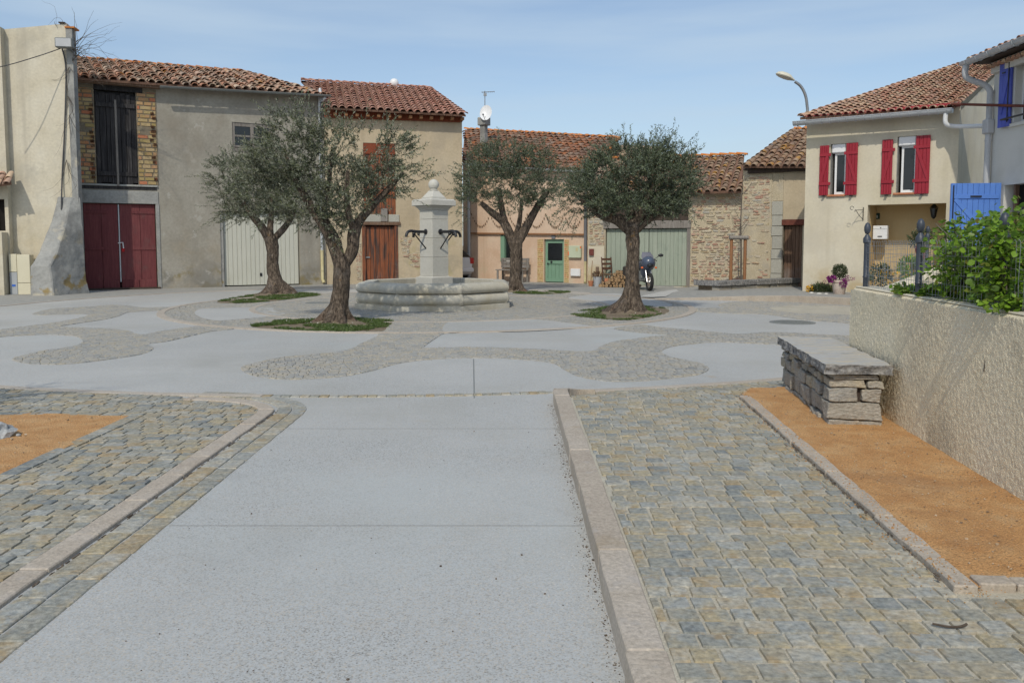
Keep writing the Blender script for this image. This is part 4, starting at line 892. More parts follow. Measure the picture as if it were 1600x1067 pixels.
x = mb.build('blue_disc', 'sign_blue', gd); mb = MB(); mb.box(-.1, .1, -.018, -.0155, -.02, .02, 0, Matrix.Translation(c) @ Matrix.Rotation(R(-38), 4, 'Y')); mb.build('stripe', 'white_paint', gd)
mb = MB(); c = F.at3(411, 365, .12); mb.box(c.x-.03, c.x+.05, .1, .15, c.z-.06, c.z); c = F.at3(408, 429, .12); mb.box(c.x-.04, c.x+.04, .12, .15, c.z-.06, c.z+.06); mb.build('handle', 'iron_black', gd, bevel=.005)
gA, gB = F.at3(250, 135, -.5), F.at3(517, 149.5, -.5); gutter(F, gA, gB, 'grey_metal', .06)
dp = F.at3(499, 155, -.07); zc = F.at(500, 391)[1]
pipe('downpipe', F, bez([F.at3(508, 153, -.48), F.at3(503, 158, -.3), dp, (dp.x, -.07, zc)], 5), .055, 'zinc', [(dp.x, -.07, zc+.9), (dp.x, -.07, zc+2.5)])
pipe('downpipe', F, [(dp.x, -.07, zc), (dp.x, -.07, .22), (dp.x+.03, -.16, .08)], .062, 'pipe_cream', [(dp.x, -.07, .55), (dp.x, -.07, zc-.02)])

# ---- tan house with the rusty doors
F = Facade('tan_house', 'tan rendered house with rust red doors under a neat red tile roof', 'house', 511, 32.3, 723, 33.6)
D_ = F.rect(566, 351, 622, 440); D_ = (D_[0], D_[1], .1, D_[3]); U_ = F.rect(568, 224, 618, 335)
zl, zr = F.at(518, 184)[1], F.at(722, 190)[1]; rdL, rdR = F.at3(470, 128, 4.2), F.at3(671, 137, 4.2)
wall_shell(F, zl, zr, 4.2, rdL.z-.25, rdR.z-.35, 'tan_plaster', [D_, U_], skew=-3.2)
eL, eR = F.at3(509, 168, -.55), F.at3(728, 180, -.55)
ro = roof(F, eL, eR, rdR, rdL, 'tile_red', rough=.25, pitch=.285, expo=.36, scale=1.2); close_eave(F, .0, F.L, zl-.03, zr-.03, 'rust_panel', d=-.125)
ridge(ro, rdL, rdR, 'tile_red'); ridge(ro, eR, rdR, 'tile_red', r=1.0)
fb = part_box(F, 'fascia', 'rust_panel', eL.x+.1, eR.x-.15, -.12, -.02, zl-.02, zl+.16)
for i in range(13):
    u = eL.x+.35+i*(F.L-.2)/12.6; part_box(F, 'rafter_end', 'wood_stake', u-.06, u+.06, -.42, -.1, zl+.03, zl+.14)
mb = MB(); c = Vector((F.at(616, 132, 4.2)[0], 4.2, rdR.z+.12)); mb.ball(c, (.2, .2, .2), 14); mb.build('roof_vent', 'white_pvc', F.o, smooth=60)
lp_ = part_box(F, 'loft_panel', 'rust_panel', U_[0]+.01, U_[1]-.01, .1, .13, U_[2], U_[3]-.02); planks(F, (U_[0], U_[1], U_[2], U_[3]-.45), 5, 'wood_rust', .08, .03, parent=lp_); mb = MB(); mb.box(U_[0], U_[1], .02, .07, U_[3]-.42, U_[3]); mb.build('top_rail', 'rust_panel', lp_)
dark(F, D_, .27); dr = part_box(F, 'plank_door', 'wood_rust', D_[0]+.1, D_[1]-.04, .12, .14, D_[2], D_[3]-.05)
planks(F, (D_[0]+.14, D_[1]-.14, D_[2], D_[3]-.1), 6, 'wood_rust', .11, .04, parent=dr, gap=.012)
part_box(F, 'door_post', 'wood_rust', D_[0]+.0, D_[0]+.14, -.03, .12, D_[2], D_[3]-.02); part_box(F, 'door_post', 'wood_rust', D_[1]-.14, D_[1], -.03, .12, D_[2], D_[3]-.02)
part_box(F, 'door_head', 'wood_brown', D_[0]-.1, D_[1]+.1, -.08, .1, D_[3]-.02, D_[3]+.1)
mb = MB(); mb.box(D_[0]+.13, D_[0]+.3, .02, .06, 1.02, 1.07); mb.build('handle', 'galv', dr)
part_box(F, 'stone_sill', 'quoin', U_[0]-.2, U_[0]+.65, -.05, -.002, D_[3]+.105, U_[2]-.01); part_box(F, 'stone_sill', 'quoin', U_[0]+.95, U_[1]+.12, -.05, -.002, D_[3]+.105, U_[2]-.01)
part_box(F, 'timber_stub', 'wood_grey', F.at(595, 330)[0], F.at(605, 330)[0], -.1, .0, D_[3]+.12, F.at(600, 326)[1])
patch = [F.rect(625, 368, 645, 385), F.rect(636, 392, 668, 410), F.rect(627, 382, 640, 402), F.rect(640, 410, 662, 418), F.rect(660, 380, 690, 388), F.rect(556, 370, 565, 440)]
pw = MB()
for r in patch: pw.prism([(r[0]+(r[1]-r[0])*(.5+.5*math.cos(a)*rng.uniform(.75, 1)), r[2]+(r[3]-r[2])*(.5+.5*math.sin(a)*rng.uniform(.75, 1))) for a in np.linspace(0, 2*math.pi, 11)[:-1]], 0, .012, Matrix.Rotation(R(90), 4, 'X'))
pw = pw.build('bare_masonry', 'masonry_mortar', F.o)
for r in patch: blocks(F, lambda u, z: ((u-(r[0]+r[1])/2)/(r[1]-r[0]))**2+((z-(r[2]+r[3])/2)/(r[3]-r[2]))**2 < .2, r, (.05, .1), (.1, .3), 'rubble', pw, 'stone', d=-.014, jit=.014)
TAN = F

# ---- pink house
F = Facade('pink_house', 'low salmon pink house with a green door and orange ridged roof', 'house', 724, 36.3, 918, 32.9)
D_ = F.rect(850, 374, 881, 443.5); D_ = (D_[0], D_[1], .03, D_[3]); N_ = F.rect(782, 367, 800, 410)
zl, zr = F.at(727, 256)[1], F.at(915, 267)[1]; rdL, rdR = F.at3(742, 202, 4.2), F.at3(966, 221, 4.2)
wall_shell(F, zl, zr, 4.2, rdL.z-.7, rdR.z-.35, 'pink_plaster', [D_, N_], skew=1.2)
eL, eR = F.at3(722, 252, -.35), F.at3(922, 268, -.35); rl = F.at3(726, 199, 4.2)
chm = F.at(756, 230, 2.2)
e_ = (eR-eL).normalized()
ro = roof(F, eL, eR, rdR, rl, 'tile_orange', rough=.5, pitch=.29, expo=.36, scale=1.15, skip=lambda x, y: (.15 < x < 1.55 and 1.0 < y < 2.6 and not (.5 < x < .9)) or (.1 < x < .5 and y > 2.6 and y < 3.6))
close_eave(F, .0, F.L, zl-.03, zr-.03, 'pink_plaster'); ridge(ro, rl, rdR, 'tile_ridge', r=1.1); ridge(ro, F.at3(922, 268, -.3), rdR, 'tile_ridge', r=1.)
sh = MB(); s_ = (rdR-eR).normalized(); nn = e_.cross(s_)
sh.add([eL+e_*x+s_*y+nn*.015 for x, y in ((.1, .3), (1.7, .3), (1.7, 4.2), (.1, 4.2))], [(0,1,2,3)]); sh.build('roof_felt', 'box_grey', ro)
ch = thing('chimney', 'slim grey rendered chimney carrying the satellite dish', 'chimney', F.world(chm[0], 2.2, 0), F.o.rotation_euler.z)
zt = F.at(756, 184, 2.2)[1]; mb = MB(); mb.box(-.13, .13, -.13, .13, zt-1.9, zt-.35); mb.build('shaft', 'cement', ch, bevel=.01)
mb = MB(); mb.box(-.22, .24, -.2, .2, zt-.36, zt); mb.build('cap', 'cement', ch, bevel=.02)
def upper_rect(x0, y0, x1, y1): a = F.rect(x0, y0, x1, y1, -.08); return a
a = F.at(736, 364.5, -.08); b = F.at(912, 366.5, -.08); mb = MB()
mb.add([(a[0], -.08, a[1]), (b[0], -.08, b[1]), (b[0], -.08, zr-.03), (a[0], -.08, zl-.05), (a[0], -.002, a[1]), (b[0], -.002, b[1]), (b[0], -.002, zr-.03), (a[0], -.002, zl-.05)], [(0,1,2,3), (4,5,1,0), (5,6,2,1), (6,7,3,2), (7,4,0,3)]); mb.build('upper_render', 'pink_plaster', F.o)
mb = MB(); mb.add([(a[0]-.02, -.1, a[1]-.03), (b[0]+.02, -.1, b[1]-.03), (b[0]+.02, -.1, b[1]+.03), (a[0]-.02, -.1, a[1]+.03), (a[0]-.02, -.003, a[1]-.03), (b[0]+.02, -.003, b[1]-.03), (b[0]+.02, -.081, b[1]+.03), (a[0]-.02, -.081, a[1]+.03)], [(0,1,2,3), (4,5,1,0), (3,2,6,7)]); mb.build('ledge', 'wood_stake', F.o)
dr = part_box(F, 'front_door', 'green_paint', D_[0]+.0, D_[1], .14, .17, D_[2], D_[3]-.0)
dw = D_[1]-D_[0]; zm = D_[2]+(D_[3]-D_[2])*.5
for (u0, u1, z0, z1) in ((D_[0]+.01, D_[0]+.12, D_[2], D_[3]), (D_[1]-.12, D_[1]-.01, D_[2], D_[3]), (D_[0]+.12, D_[1]-.12, D_[3]-.16, D_[3]), (D_[0]+.12, D_[1]-.12, zm-.14, zm), (D_[0]+.12, D_[1]-.12, D_[2], D_[2]+.14)):
    mb = MB(); mb.box(u0, u1, .09, .139, z0, z1); mb.build('door_frame', 'green_paint', dr, bevel=.006)
mb = MB(); mb.box(D_[0]+.121, D_[1]-.121, .118, .139, zm+.001, D_[3]-.161); mb.build('pane', 'glass', dr)
planks(F, (D_[0]+.12, D_[1]-.12, D_[2]+.14, zm-.14), 4, 'green_paint', .139, .018, parent=dr, gap=.01, wav=0)
mb = MB(); mb.ball((D_[0]+.14, .07, zm-.12), .035); mb.ball((D_[0]+.31, .07, zm-.05), .045); mb.build('knob', 'iron_black', dr)
for x0, x1 in ((840, 849), (882, 889)):
    r = F.rect(x0, 374, x1, 444); pl = part_box(F, 'door_surround', 'ochre_plaster', r[0], r[1], -.02, -.001, .02, r[3])
    blocks(F, lambda u, z: True, (r[0], r[1], .04, r[3]), (.075, .085), (.2, .26), 'brick', pl, 'brick', d=-.024, proud=.004, jit=.003, gap=.012)
r = F.rect(862, 367.5, 868, 373); part_box(F, 'number_plate', 'pipe_dark', r[0], r[1], -.03, -.001, r[2], r[3])
dark(F, N_, .26); m = (N_[0]+N_[1])/2; fr = part_box(F, 'window_frame', 'white_pvc', N_[0]+.02, N_[1]-.02, .16, .19, N_[2]+.02, N_[3]-.02)
mb = MB(); mb.box(N_[0]+.1, N_[1]-.1, .15, .159, N_[2]+.1, N_[3]-.1); mb.build('pane', 'glass', fr)
s = part_box(F, 'shutter', 'green_paint', N_[0], N_[0]+.2, -.01, .14, N_[2]+.05, N_[3]-.03)
for rr, nm, mt, th in (((890.5, 384, 909.5, 403), 'meter_box', 'box_green', .12), ((893, 420, 908, 431.5), 'vent_box', 'white_paint', .1)):
    r = F.rect(*rr); b_ = part_box(F, nm, mt, r[0], r[1], -th, -.001, r[2], r[3], bevel=.015)
    if nm == 'meter_box':
        mb = MB(); mb.box(r[0]+.33, r[0]+.43, -th-.004, -th, r[3]-.22, r[3]-.08); mb.build('label_plate', 'pipe_cream', b_)
        mb = MB(); mb.box(r[0]-.02, r[0]+.02, -th-.006, -th, r[2]+.1, r[2]+.25); mb.box(r[1]-.03, r[1]+.02, -th-.006, -th, r[3]-.1, r[3]-.03); mb.build('orange_tag', 'orange_plastic', b_)
gutter(F, F.at3(722, 256, -.42), F.at3(922, 269, -.42), 'zinc', .07)
q = F.at3(729, 290, -.3); pipe('downpipe', F, [(q.x, -.14, zl-.1), (q.x, -.14, .05)], .06, 'pvc_grey', [(q.x, -.14, 1.2), (q.x, -.14, 2.8)])
q = F.at3(915.5, 330, -.12); zc = F.at(915, 408)[1]; pipe('downpipe', F, [(q.x, -.42, zr), (q.x, -.14, zr-.3), (q.x, -.14, zc)], .06, 'pipe_dark', [(q.x, -.14, zc+1)]); pipe('downpipe', F, [(q.x, -.14, zc), (q.x, -.14, .12), (q.x+.04, -.22, .05)], .055, 'pipe_cream', [(q.x, -.14, .4)])
PINK = F
# garland under the ledge
ga = thing('garland', 'brown garland of small leaves looped along the pink wall', 'garland', F.o.location, F.o.rotation_euler.z)
for i in range(6):
    u0 = F.at(737+i*29, 335, -.1)[0]; u1 = F.at(737+(i+1)*29, 335, -.1)[0]; z0 = F.at(737+i*29, 334, -.1)[1]; z1 = F.at(766+i*29, 334, -.1)[1]
    pts = [Vector((u0+(u1-u0)*t, -.1, z0+(z1-z0)*t-.52*(1-(2*t-1)**2))) for t in np.linspace(0, 1, 13)]
    mb = MB(); mb.tube(pts, .0015, 4); sg = mb.build('string', 'straw_brown', ga)
    for p in pts[:-1]: mb = MB(); mb.ball(p-Vector((0, .02, .03)), (.026, .012, .04), 6); mb.build('leaf', 'straw_brown', sg)
# dish and aerial on the chimney
ct = F.world(chm[0], 2.2, zt)
ds = thing('satellite_dish', 'white satellite dish on the slim chimney of the pink house', 'satellite dish', ct+Vector((.12, -.2, .15)))
mb = MB(); Rm_ = Matrix.Rotation(R(-14), 4, 'Z') @ Matrix.Rotation(R(72), 4, 'X'); mb.lathe([(.001, .0), (.15, .012), (.28, .045), (.37, .085), (.375, .08), (.28, .035), (.001, -.012)], 24, Rm_ @ Matrix.Diagonal((.75, 1, 1, 1))); mb.build('reflector', 'white_pvc', ds, smooth=60)
mb = MB(); mb.tube([Rm_ @ Vector((0, -.36, .08)), Rm_ @ Vector((0, -.3, .42))], .014, 6); mb.ball(Rm_ @ Vector((0, -.27, .44)), .05, 8); mb.tube([Rm_ @ Vector((0, 0, -.02)), (0.0, .15, -.45)], .025, 8); mb.build('feed_arm', 'galv', ds, smooth=60)
ae = thing('aerial', 'thin television aerial above the satellite dish', 'aerial', ct+Vector((.05, .1, 0)))
zq = at_depth(763, 142, ct.y).z-ct.z; mb = MB(); mb.tube([(0, 0, -.3), (0, 0, zq)], .022, 6); mb.build('mast', 'galv', ae)
mb = MB(); mb.tube([(-.15, 0, zq-.06), (.45, 0, zq-.02)], .014, 6)
for i in range(7): mb.tube([(-.12+i*.09, -.16, zq-.05), (-.12+i*.09, .16, zq-.05)], .007, 4)
mb.box(-.06, .08, -.04, .04, zq-.22, zq-.1); mb.build('antenna', 'galv', ae)

# ---- garage with the pale green doors
F = Facade('garage', 'old masonry garage with broad pale green plank doors', 'garage', 918, 31.6, 1158, 29.6)
G_ = F.rect(946, 357, 1073, 450); G_ = (G_[0], G_[1], -.05, G_[3])
zl, zr = F.at(930, 300)[1], F.at(1155, 300)[1]; rdL, rdR = F.at3(958, 247, 3.6), F.at3(1163, 244.5, 3.6)
wall_shell(F, zl, zr, 3.6, rdL.z-.3, rdR.z-.3, 'masonry_mortar', [G_])
eL, eR = F.at3(948, 311, -.45), F.at3(1156, 294, -.45)
eL, eR = F.at3(948, 303, -.45), F.at3(1158, 299, -.45)
ro = roof(F, eL, eR, rdR, rdL, 'tile_lichen', rough=.7, pitch=.27); close_eave(F, .0, F.L, zl-.03, zr-.03, 'masonry_mortar'); ridge(ro, rdL, rdR, 'tile_ridge')
st = part_box(F, 'stonework', 'masonry_mortar', F.at(1075, 400)[0], F.L-.005, -.02, -.003, 0, zr-.05, bevel=0)
put = [F.rect(1091, 346, 1097, 353), F.rect(1137, 346, 1144, 353), F.rect(1094, 398, 1099, 404)]
blocks(F, lambda u, z: z < zr-.12, (F.at(1079, 400)[0], F.L-.02, .03, zr-.08), (.045, .135), (.1, .42), 'rubble', st, 'stone', d=-.03, proud=.03, jit=.016, gap=.016, holes=put)
pd = F.rect(918, 385, 945, 446); part_box(F, 'pier_render', 'yellow_plaster', .03, G_[0]-.03, -.07, -.002, -.02, pd[3])
pu = part_box(F, 'pier_stonework', 'masonry_mortar', .03, G_[0]-.03, -.02, -.002, pd[3]+.002, zl-.1, bevel=0)
blocks(F, lambda u, z: True, (.04, G_[0]-.04, pd[3]+.03, zl-.15), (.05, .13), (.1, .35), 'rubble', pu, 'stone', limit=60, d=-.03, proud=.025, jit=.016)
r = F.rect(922, 389, 929, 399); part_box(F, 'letter_box', 'box_red', r[0], r[1], -.16, -.071, r[2], r[3])
b0 = F.rect(943, 345, 1080, 357); part_box(F, 'door_beam', 'wood_grey', b0[0], b0[1], -.06, .2, G_[3]+.0, G_[3]+.28); part_box(F, 'upper_boarding', 'wood_dark', b0[0]+.1, b0[1]-.1, -.04, -.003, G_[3]+.29, zl-.2)
dark(F, G_, .27); mid = F.at(1013, 400)[0]
for a, b, n in ((G_[0]+.02, mid-.01, 9), (mid+.01, G_[1]-.02, 9)):
    dr = part_box(F, 'plank_door', 'green_grey_paint', a, b, .13, .15, .04, G_[3]-.02); planks(F, (a, b, .04, G_[3]-.02), n, 'green_grey_paint', .12, .03, parent=dr, gap=.006, wav=.006)
part_box(F, 'frame_post', 'wood_grey', G_[1]+.0, G_[1]+.13, -.03, .1, 0, G_[3]-.003); part_box(F, 'door_sill', 'cement', G_[0]-.4, G_[1]+.1, -.35, .12, -.05, .035)
GAR = F
# ---- stone barn with the hip roof
F = Facade('stone_barn', 'patched stone barn with a brown plank door and lichened hip roof', 'barn', 1158, 29.6, 1266, 28.4)
D_ = F.rect(1223, 352, 1253, 440); D_ = (D_[0], D_[1], .1, D_[3]); ur = F.at(1222, 300)[0]
zt = F.at(1200, 264)[1]; z2 = F.at(1250, 264)[1]
pk = F.at3(1241, 203, 3.4); pr_ = F.at3(1300, 203, 3.4)
wall_shell(F, zt, z2, 3.4, zt-.2, zt+.5, 'masonry_mortar', [D_])
eL, eR = F.at3(1163, 260, -.4), F.at3(1290, 260, -.4)
ro = roof(F, eL, eR, pr_, pk, 'tile_lichen', rough=.7, pitch=.26); close_eave(F, .0, F.L, zt-.03, z2-.03, 'wood_dark'); ridge(ro, pk, pr_, 'tile_ridge'); ridge(ro, eL, pk, 'tile_lichen', r=1.)
part_box(F, 'eave_beam', 'wood_dark', F.at(1170, 266)[0], F.L, -.16, -.002, zt-.14, zt-.01)
sw_ = part_box(F, 'stonework', 'masonry_mortar', .003, F.at(1206, 300)[0], -.02, -.003, 0, zt-.16, bevel=0)
blocks(F, lambda u, z: rng.random() < (.95 if z > 2.2 else .16), (.02, F.at(1204, 300)[0], .03, zt-.2), (.05, .13), (.12, .4), 'rubble', sw_, 'stone', limit=220, d=-.028, proud=.022, jit=.016)
q0, q1 = F.at(1206, 400)[0], F.at(1222, 400)[0]; zq_ = .05
qs = []
while zq_ < F.at(1210, 336)[1]: h = rng.uniform(.32, .5); part_box(F, 'quoin_stone', 'quoin', q0+rng.uniform(-.05, .02), q1-.004, -.045, -.002, zq_, zq_+h-.015, bevel=.012); zq_ += h
part_box(F, 'quoin_render', 'masonry_mortar', q0, q1-.01, -.02, -.003, zq_, zt-.16, bevel=0)
part_box(F, 'bay_render', 'tan_plaster', q1, F.L, -.012, -.002, D_[3]+.2, zt-.2, bevel=0)
part_box(F, 'door_head', 'iron_rust', D_[0]-.05, F.L, -.06, .05, D_[3], D_[3]+.19)
dark(F, D_, .27); dr = part_box(F, 'plank_door', 'wood_brown', D_[0]+.02, D_[1]-.02, .13, .15, D_[2], D_[3]-.02); planks(F, (D_[0]+.03, D_[1]-.02, D_[2], D_[3]-.02), 5, 'wood_brown', .12, .03, parent=dr, gap=.01)
part_box(F, 'door_post', 'wood_grey', q1-.0, D_[0], -.02, .1, 0, D_[3]-.003)
STB = F
# ---- house with the red shutters
F = Facade('cream_house', 'cream rendered house with red shutters and a recessed porch', 'house', 1254, 25.3, 1489, 22.9)
P_ = F.rect(1354, 319, 1476, 450); P_ = (P_[0], P_[1], .15, P_[3])
W1, W2 = F.rect(1297, 225, 1321, 304), F.rect(1401, 213, 1431, 301)
zl, zr = F.at(1262, 186)[1], F.at(1480, 176)[1]
depth = 10.5; rt = .3
wall_shell(F, zl, zr, depth, zl-.3, zr+depth*rt-.1, 'yellow_plaster', [P_, W1, W2], th=.28)
eL, eR = F.at3(1250, 184, -.42), F.at3(1490, 168, -.42)
top = Vector((F.L+.15, depth, eR.z+(depth+.42)*rt)); tl = Vector((eL.x, depth, eL.z+(depth+.42)*rt))
# left edge of the roof is cut back along a hip
hip = Vector((F.at(1530, 106, depth)[0], depth, top.z))
ro = roof(F, eL, eR, top, tl, 'tile_mixed', rough=.35, pitch=.205, expo=.33, scale=.8, pts=(eL, eR, top, hip)); close_eave(F, .0, F.L, zl-.03, zr-.03, 'yellow_plaster')
ridge(ro, eL+Vector((0, 0, .02)), hip, 'tile_mixed', r=1.0); ridge(ro, eR, top, 'tile_mixed', r=1.15)
part_box(F, 'eave_board', 'red_paint', .0, F.L+.02, -.34, -.003, zl-.02, zl+.05)
gutter(F, F.at3(1240, 191, -.55), F.at3(1489, 170, -.55), 'zinc', .12, brackets=18)
a = F.at3(1478, 176, -.55)
pipe('gutter_outlet', F, bez([a, (a.x, -.5, a.z-.28), (a.x+.2, -.35, a.z-.36), (a.x+.9, -.3, a.z-.4)], 5), .06, 'white_pvc')
# porch
pd_ = 1.1; mb = MB(); u0, u1, z0, z1 = P_
mb.add([(u0,.28,z0), (u1,.28,z0), (u1,pd_,z0), (u0,pd_,z0), (u0,.28,z1), (u1,.28,z1), (u1,pd_,z1), (u0,pd_,z1)], [(3,2,6,7), (0,3,7,4), (2,1,5,6), (4,7,6,5), (0,1,2,3)]); mb.build('porch', 'ochre_plaster', F.o)
for W_ in (W1, W2):
    a, b, c, d = W_; dark(F, W_, .27); fr = MB(); f = .06
    for (p, q, r, s) in ((a+.1, a+.1+f, c, d), (b-f, b, c, d), (a+.1+f, b-f, c, c+f*1.3), (a+.1+f, b-f, d-.32, d-.26)): fr.box(p, q, .12, .18, r, s)
    fr = fr.build('window_frame', 'white_pvc', F.o, bevel=.006)
    mb = MB(); mb.box(a+.1+f, b-f, .145, .155, c+f*1.3, d-.32); mb.build('pane', 'glass', fr)
    mb = MB(); mb.box(a+.02, b-.01, .02, .2, d-.27, d+.0); mb.build('blind_box', 'white_pvc', fr, bevel=.03)
    mb = MB(); mb.box(a-.06, b+.02, -.07, .2, c-.06, c-.003); mb.build('sill', 'terracotta', fr, bevel=.008)
    mb = MB(); mb.box(a+.001, a+.02, .01, .26, c, d-.28); mb.build('reveal', 'cement', fr)
def shutter(F, rc, flip):
    u0, u1, z0, z1 = rc; s = part_box(F, 'shutter', 'red_paint', u0+.01, u1-.01, -.05, -.03, z0+.005, z1-.005)
    planks(F, (u0, u1, z0, z1), 4, 'red_paint', -.05, .025, parent=s, gap=.006, wav=0)
    for z in (z0+(z1-z0)*.2, z0+(z1-z0)*.78): mb = MB(); mb.box(u0-(.05 if not flip else 0), u1+(.06 if flip else .0), -.1, -.0755, z, z+.09); mb.build('rail', 'red_paint', s, bevel=.005)
    a, b = Vector((u0+.04 if not flip else u1-.04, 0, z0+(z1-z0)*.78)), Vector((u1-.04 if not flip else u0+.04, 0, z0+(z1-z0)*.2+.09)); d = (b-a).normalized(); n = Vector((-d.z, 0, d.x))*.04
    mb = MB(); mb.prism([((a+n).x, (a+n).z), ((b+n).x, (b+n).z), ((b-n).x, (b-n).z), ((a-n).x, (a-n).z)], .076, .1, Matrix.Rotation(R(90), 4, 'X')); mb.build('brace', 'red_paint', s)
    for z in (z0-.04,): mb = MB(); mb.box((u0+u1)/2-.03, (u0+u1)/2+.03, -.12, -.002, z, z+.035); mb.build('catch', 'iron_black', s)
for rc, fl_ in (((1280.5, 228, 1295, 305.5), 1), ((1321.5, 223.5, 1340, 305), 0), ((1377.5, 218.5, 1394.5, 304), 1), ((1430, 212, 1453, 303), 0)): shutter(F, F.rect(*rc, -.05), fl_)
pb = lambda px, py, d: F.at3(px, py, d)
# things on the porch wall
c = pb(1368, 338, pd_-.02); pq = part_box(F, 'number_plate', 'sign_green', c.x-.12, c.x+.12, pd_-.03, pd_-.002, c.z-.09, c.z+.09)
cu = bpy.data.curves.new('number', 'FONT'); cu.body = '1a'; cu.size = .16; cu.align_x = 'CENTER'; cu.align_y = 'CENTER'; cu.extrude = .002; cu.materials.append(MATS['white_paint'])
to = bpy.data.objects.new('tmp', cu); me = bpy.data.meshes.new_from_object(to); bpy.data.objects.remove(to)
link('number', me, pq, Matrix.Translation((c.x, pd_-.033, c.z)) @ Matrix.Rotation(R(90), 4, 'X'))
w = F.world
c = pb(1375.5, 363.5, .55); lb = thing('letter_box', 'white metal letter box hung inside the porch', 'letter box', w(c.x, c.z*0+.6, c.z), F.o.rotation_euler.z)
mb = MB(); mb.box(-.2, .2, -.1, .1, -.2, .2); mb.build('body', 'white_paint', lb, bevel=.015); mb = MB(); mb.box(-.06, .06, -.106, -.1005, -.13, -.1); mb.build('slot', 'iron_black', lb); mb = MB(); mb.box(-.19, .19, -.112, -.1005, .1, .19); mb.build('lid', 'white_paint', lb, bevel=.006); mb = MB(); mb.ball((.02, -.11, .14), .018, 8); mb.build('lock', 'iron_black', lb)
mb = MB(); mb.box(-.03, .03, .1, .5, -.03, .03); mb.build('arm', 'iron_black', lb)
c = pb(1459, 330, .6); ln_ = thing('wall_lantern', 'black iron lantern hanging in the porch corner', 'lantern', w(c.x, .6, c.z), F.o.rotation_euler.z)
mb = MB(); mb.lathe([(.03, .2), (.11, .1), (.115, .085), (.02, .075)], 6); mb.build('cap', 'iron_black', ln_); mb = MB(); mb.lathe([(.055, -.15), (.095, .07)], 6); mb.build('glass', 'glass', ln_); mb = MB(); mb.lathe([(.02, -.22), (.06, -.17), (.065, -.15)], 6)
for i in range(6): a = R(60*i); mb.tube([(.058*math.cos(a), .058*math.sin(a), -.15), (.1*math.cos(a), .1*math.sin(a), .08)], .008, 4)
mb.tube([(0, 0, .2), (0, .1, .28), (0, .45, .25)], .014, 6); mb.build('frame', 'iron_black', ln_)
c = F.at3(1344, 335, -.03); bk = thing('flower_bracket', 'curled wrought iron bracket on the cream wall', 'bracket', w(c.x, -.0, c.z), F.o.rotation_euler.z)
mb = MB(); mb.tube([(.08, -.02, -.18), (.08, -.02, .2)], .012, 6); mb.build('backplate', 'iron_black', bk)
mb = MB(); mb.tube([(.08, -.02, .12), (0, -.2, .12), (-.06, -.4, .1)], .009, 5); mb.tube(bez([(.08, -.02, -.15), (.0, -.16, -.03), (-.04, -.3, .08), (-.05, -.36, .12), (-.06, -.4, .06)], 4), .008, 5); mb.tube([(-.13+.05*math.cos(R(a)), -.45, .17+.05*math.sin(R(a))) for a in range(0, 330, 30)], .008, 5); mb.build('scroll', 'iron_black', bk)
CRM = F
# street lamp behind the house
lx = at_depth(1260, 170, 33.0)
lm = thing('street_lamp', 'curved street lamp with a cream shell head above the roof', 'street lamp', (lx.x, 33.0, 0))
rel = lambda px, py: at_depth(px, py, 33.0)-Vector((lx.x, 33.0, 0))
mb = MB(); pts = [Vector((.05, 0, 0)), Vector((.05, 0, 3)), rel(1261.5, 190), rel(1261, 165), rel(1258, 148), rel(1251, 135), rel(1242, 128)]; mb.tube(bez(pts, 5), .055, 10); mb.build('pole', 'galv', lm, smooth=60)
h0, h1 = rel(1241, 127), rel(1212, 116); d = (h1-h0); T = Matrix.Translation(h0) @ d.to_track_quat('X', 'Z').to_matrix().to_4x4()
mb = MB(); ln = d.length; prof = [(0, .05), (.12, .1), (.3, .2), (.5, .23), (.75, .21), (.93, .13), (1, .02)]
vs = []; fs = []; n = 10
for t, r in prof:
    for i in range(n+1): a = math.pi*i/n; vs.append(T @ Vector((t*ln, r*math.cos(a), r*.75*math.sin(a)+.02)))
for i in range(len(prof)-1):
    for j in range(n): fs.append((i*(n+1)+j, i*(n+1)+j+1, (i+1)*(n+1)+j+1, (i+1)*(n+1)+j))
mb.add(vs, fs); mb.build('shade', 'lamp_cream', lm, smooth=60)
mb = MB(); vs = []; fs = []
for t, r in prof:
    for i in range(n+1): a = math.pi*i/n; vs.append(T @ Vector((t*ln, r*.97*math.cos(a), -r*.32*math.sin(a)+.018)))
for i in range(len(prof)-1):
    for j in range(n): fs.append((i*(n+1)+j, (i+1)*(n+1)+j, (i+1)*(n+1)+j+1, i*(n+1)+j+1))
mb.add(vs, fs); mb.build('bowl', 'lamp_cream', lm, smooth=60)

# ---- house with the blue shutters (its front looks across the picture)
X2 = at_depth(1546, 300, 21.4).x
F = Facade('white_house', 'white house with blue shutters at the right edge', 'house', 1546, 21.4, 1546, 21.5)
F.P = Vector((X2, 21.4, 0)); F.t = Vector((-.012, -1, 0)).normalized(); F.n = Vector((-F.t.y, F.t.x, 0)); F.L = 13.; F.o.location = F.P; F.o.rotation_euler.z = math.atan2(F.t.y, F.t.x)
D_ = F.rect(1566, 287, 1620, 400); D_ = (D_[0], D_[0]+1.15, 1.1, D_[3]); N_ = F.rect(1586, 90, 1625, 188); N_ = (N_[0], N_[0]+1.0, N_[2], N_[3])
z2 = F.at(1550, 108)[1]
wall_shell(F, z2, z2, 7, z2+2.0, z2+2.0, 'white_plaster', [D_, N_])
eL, eR = (-.28, -.5, z2+.22), (F.L, -.5, z2+.22)
ro = roof(F, eL, eR, (F.L, 7, z2+2.3), (-.28, 7, z2+2.3), 'tile_mixed', rough=.5, pitch=.27, limit=160); ridge(ro, (-.25, -.45, z2+.25), (-.25, 7, z2+2.33), 'tile_mixed', r=1.1)
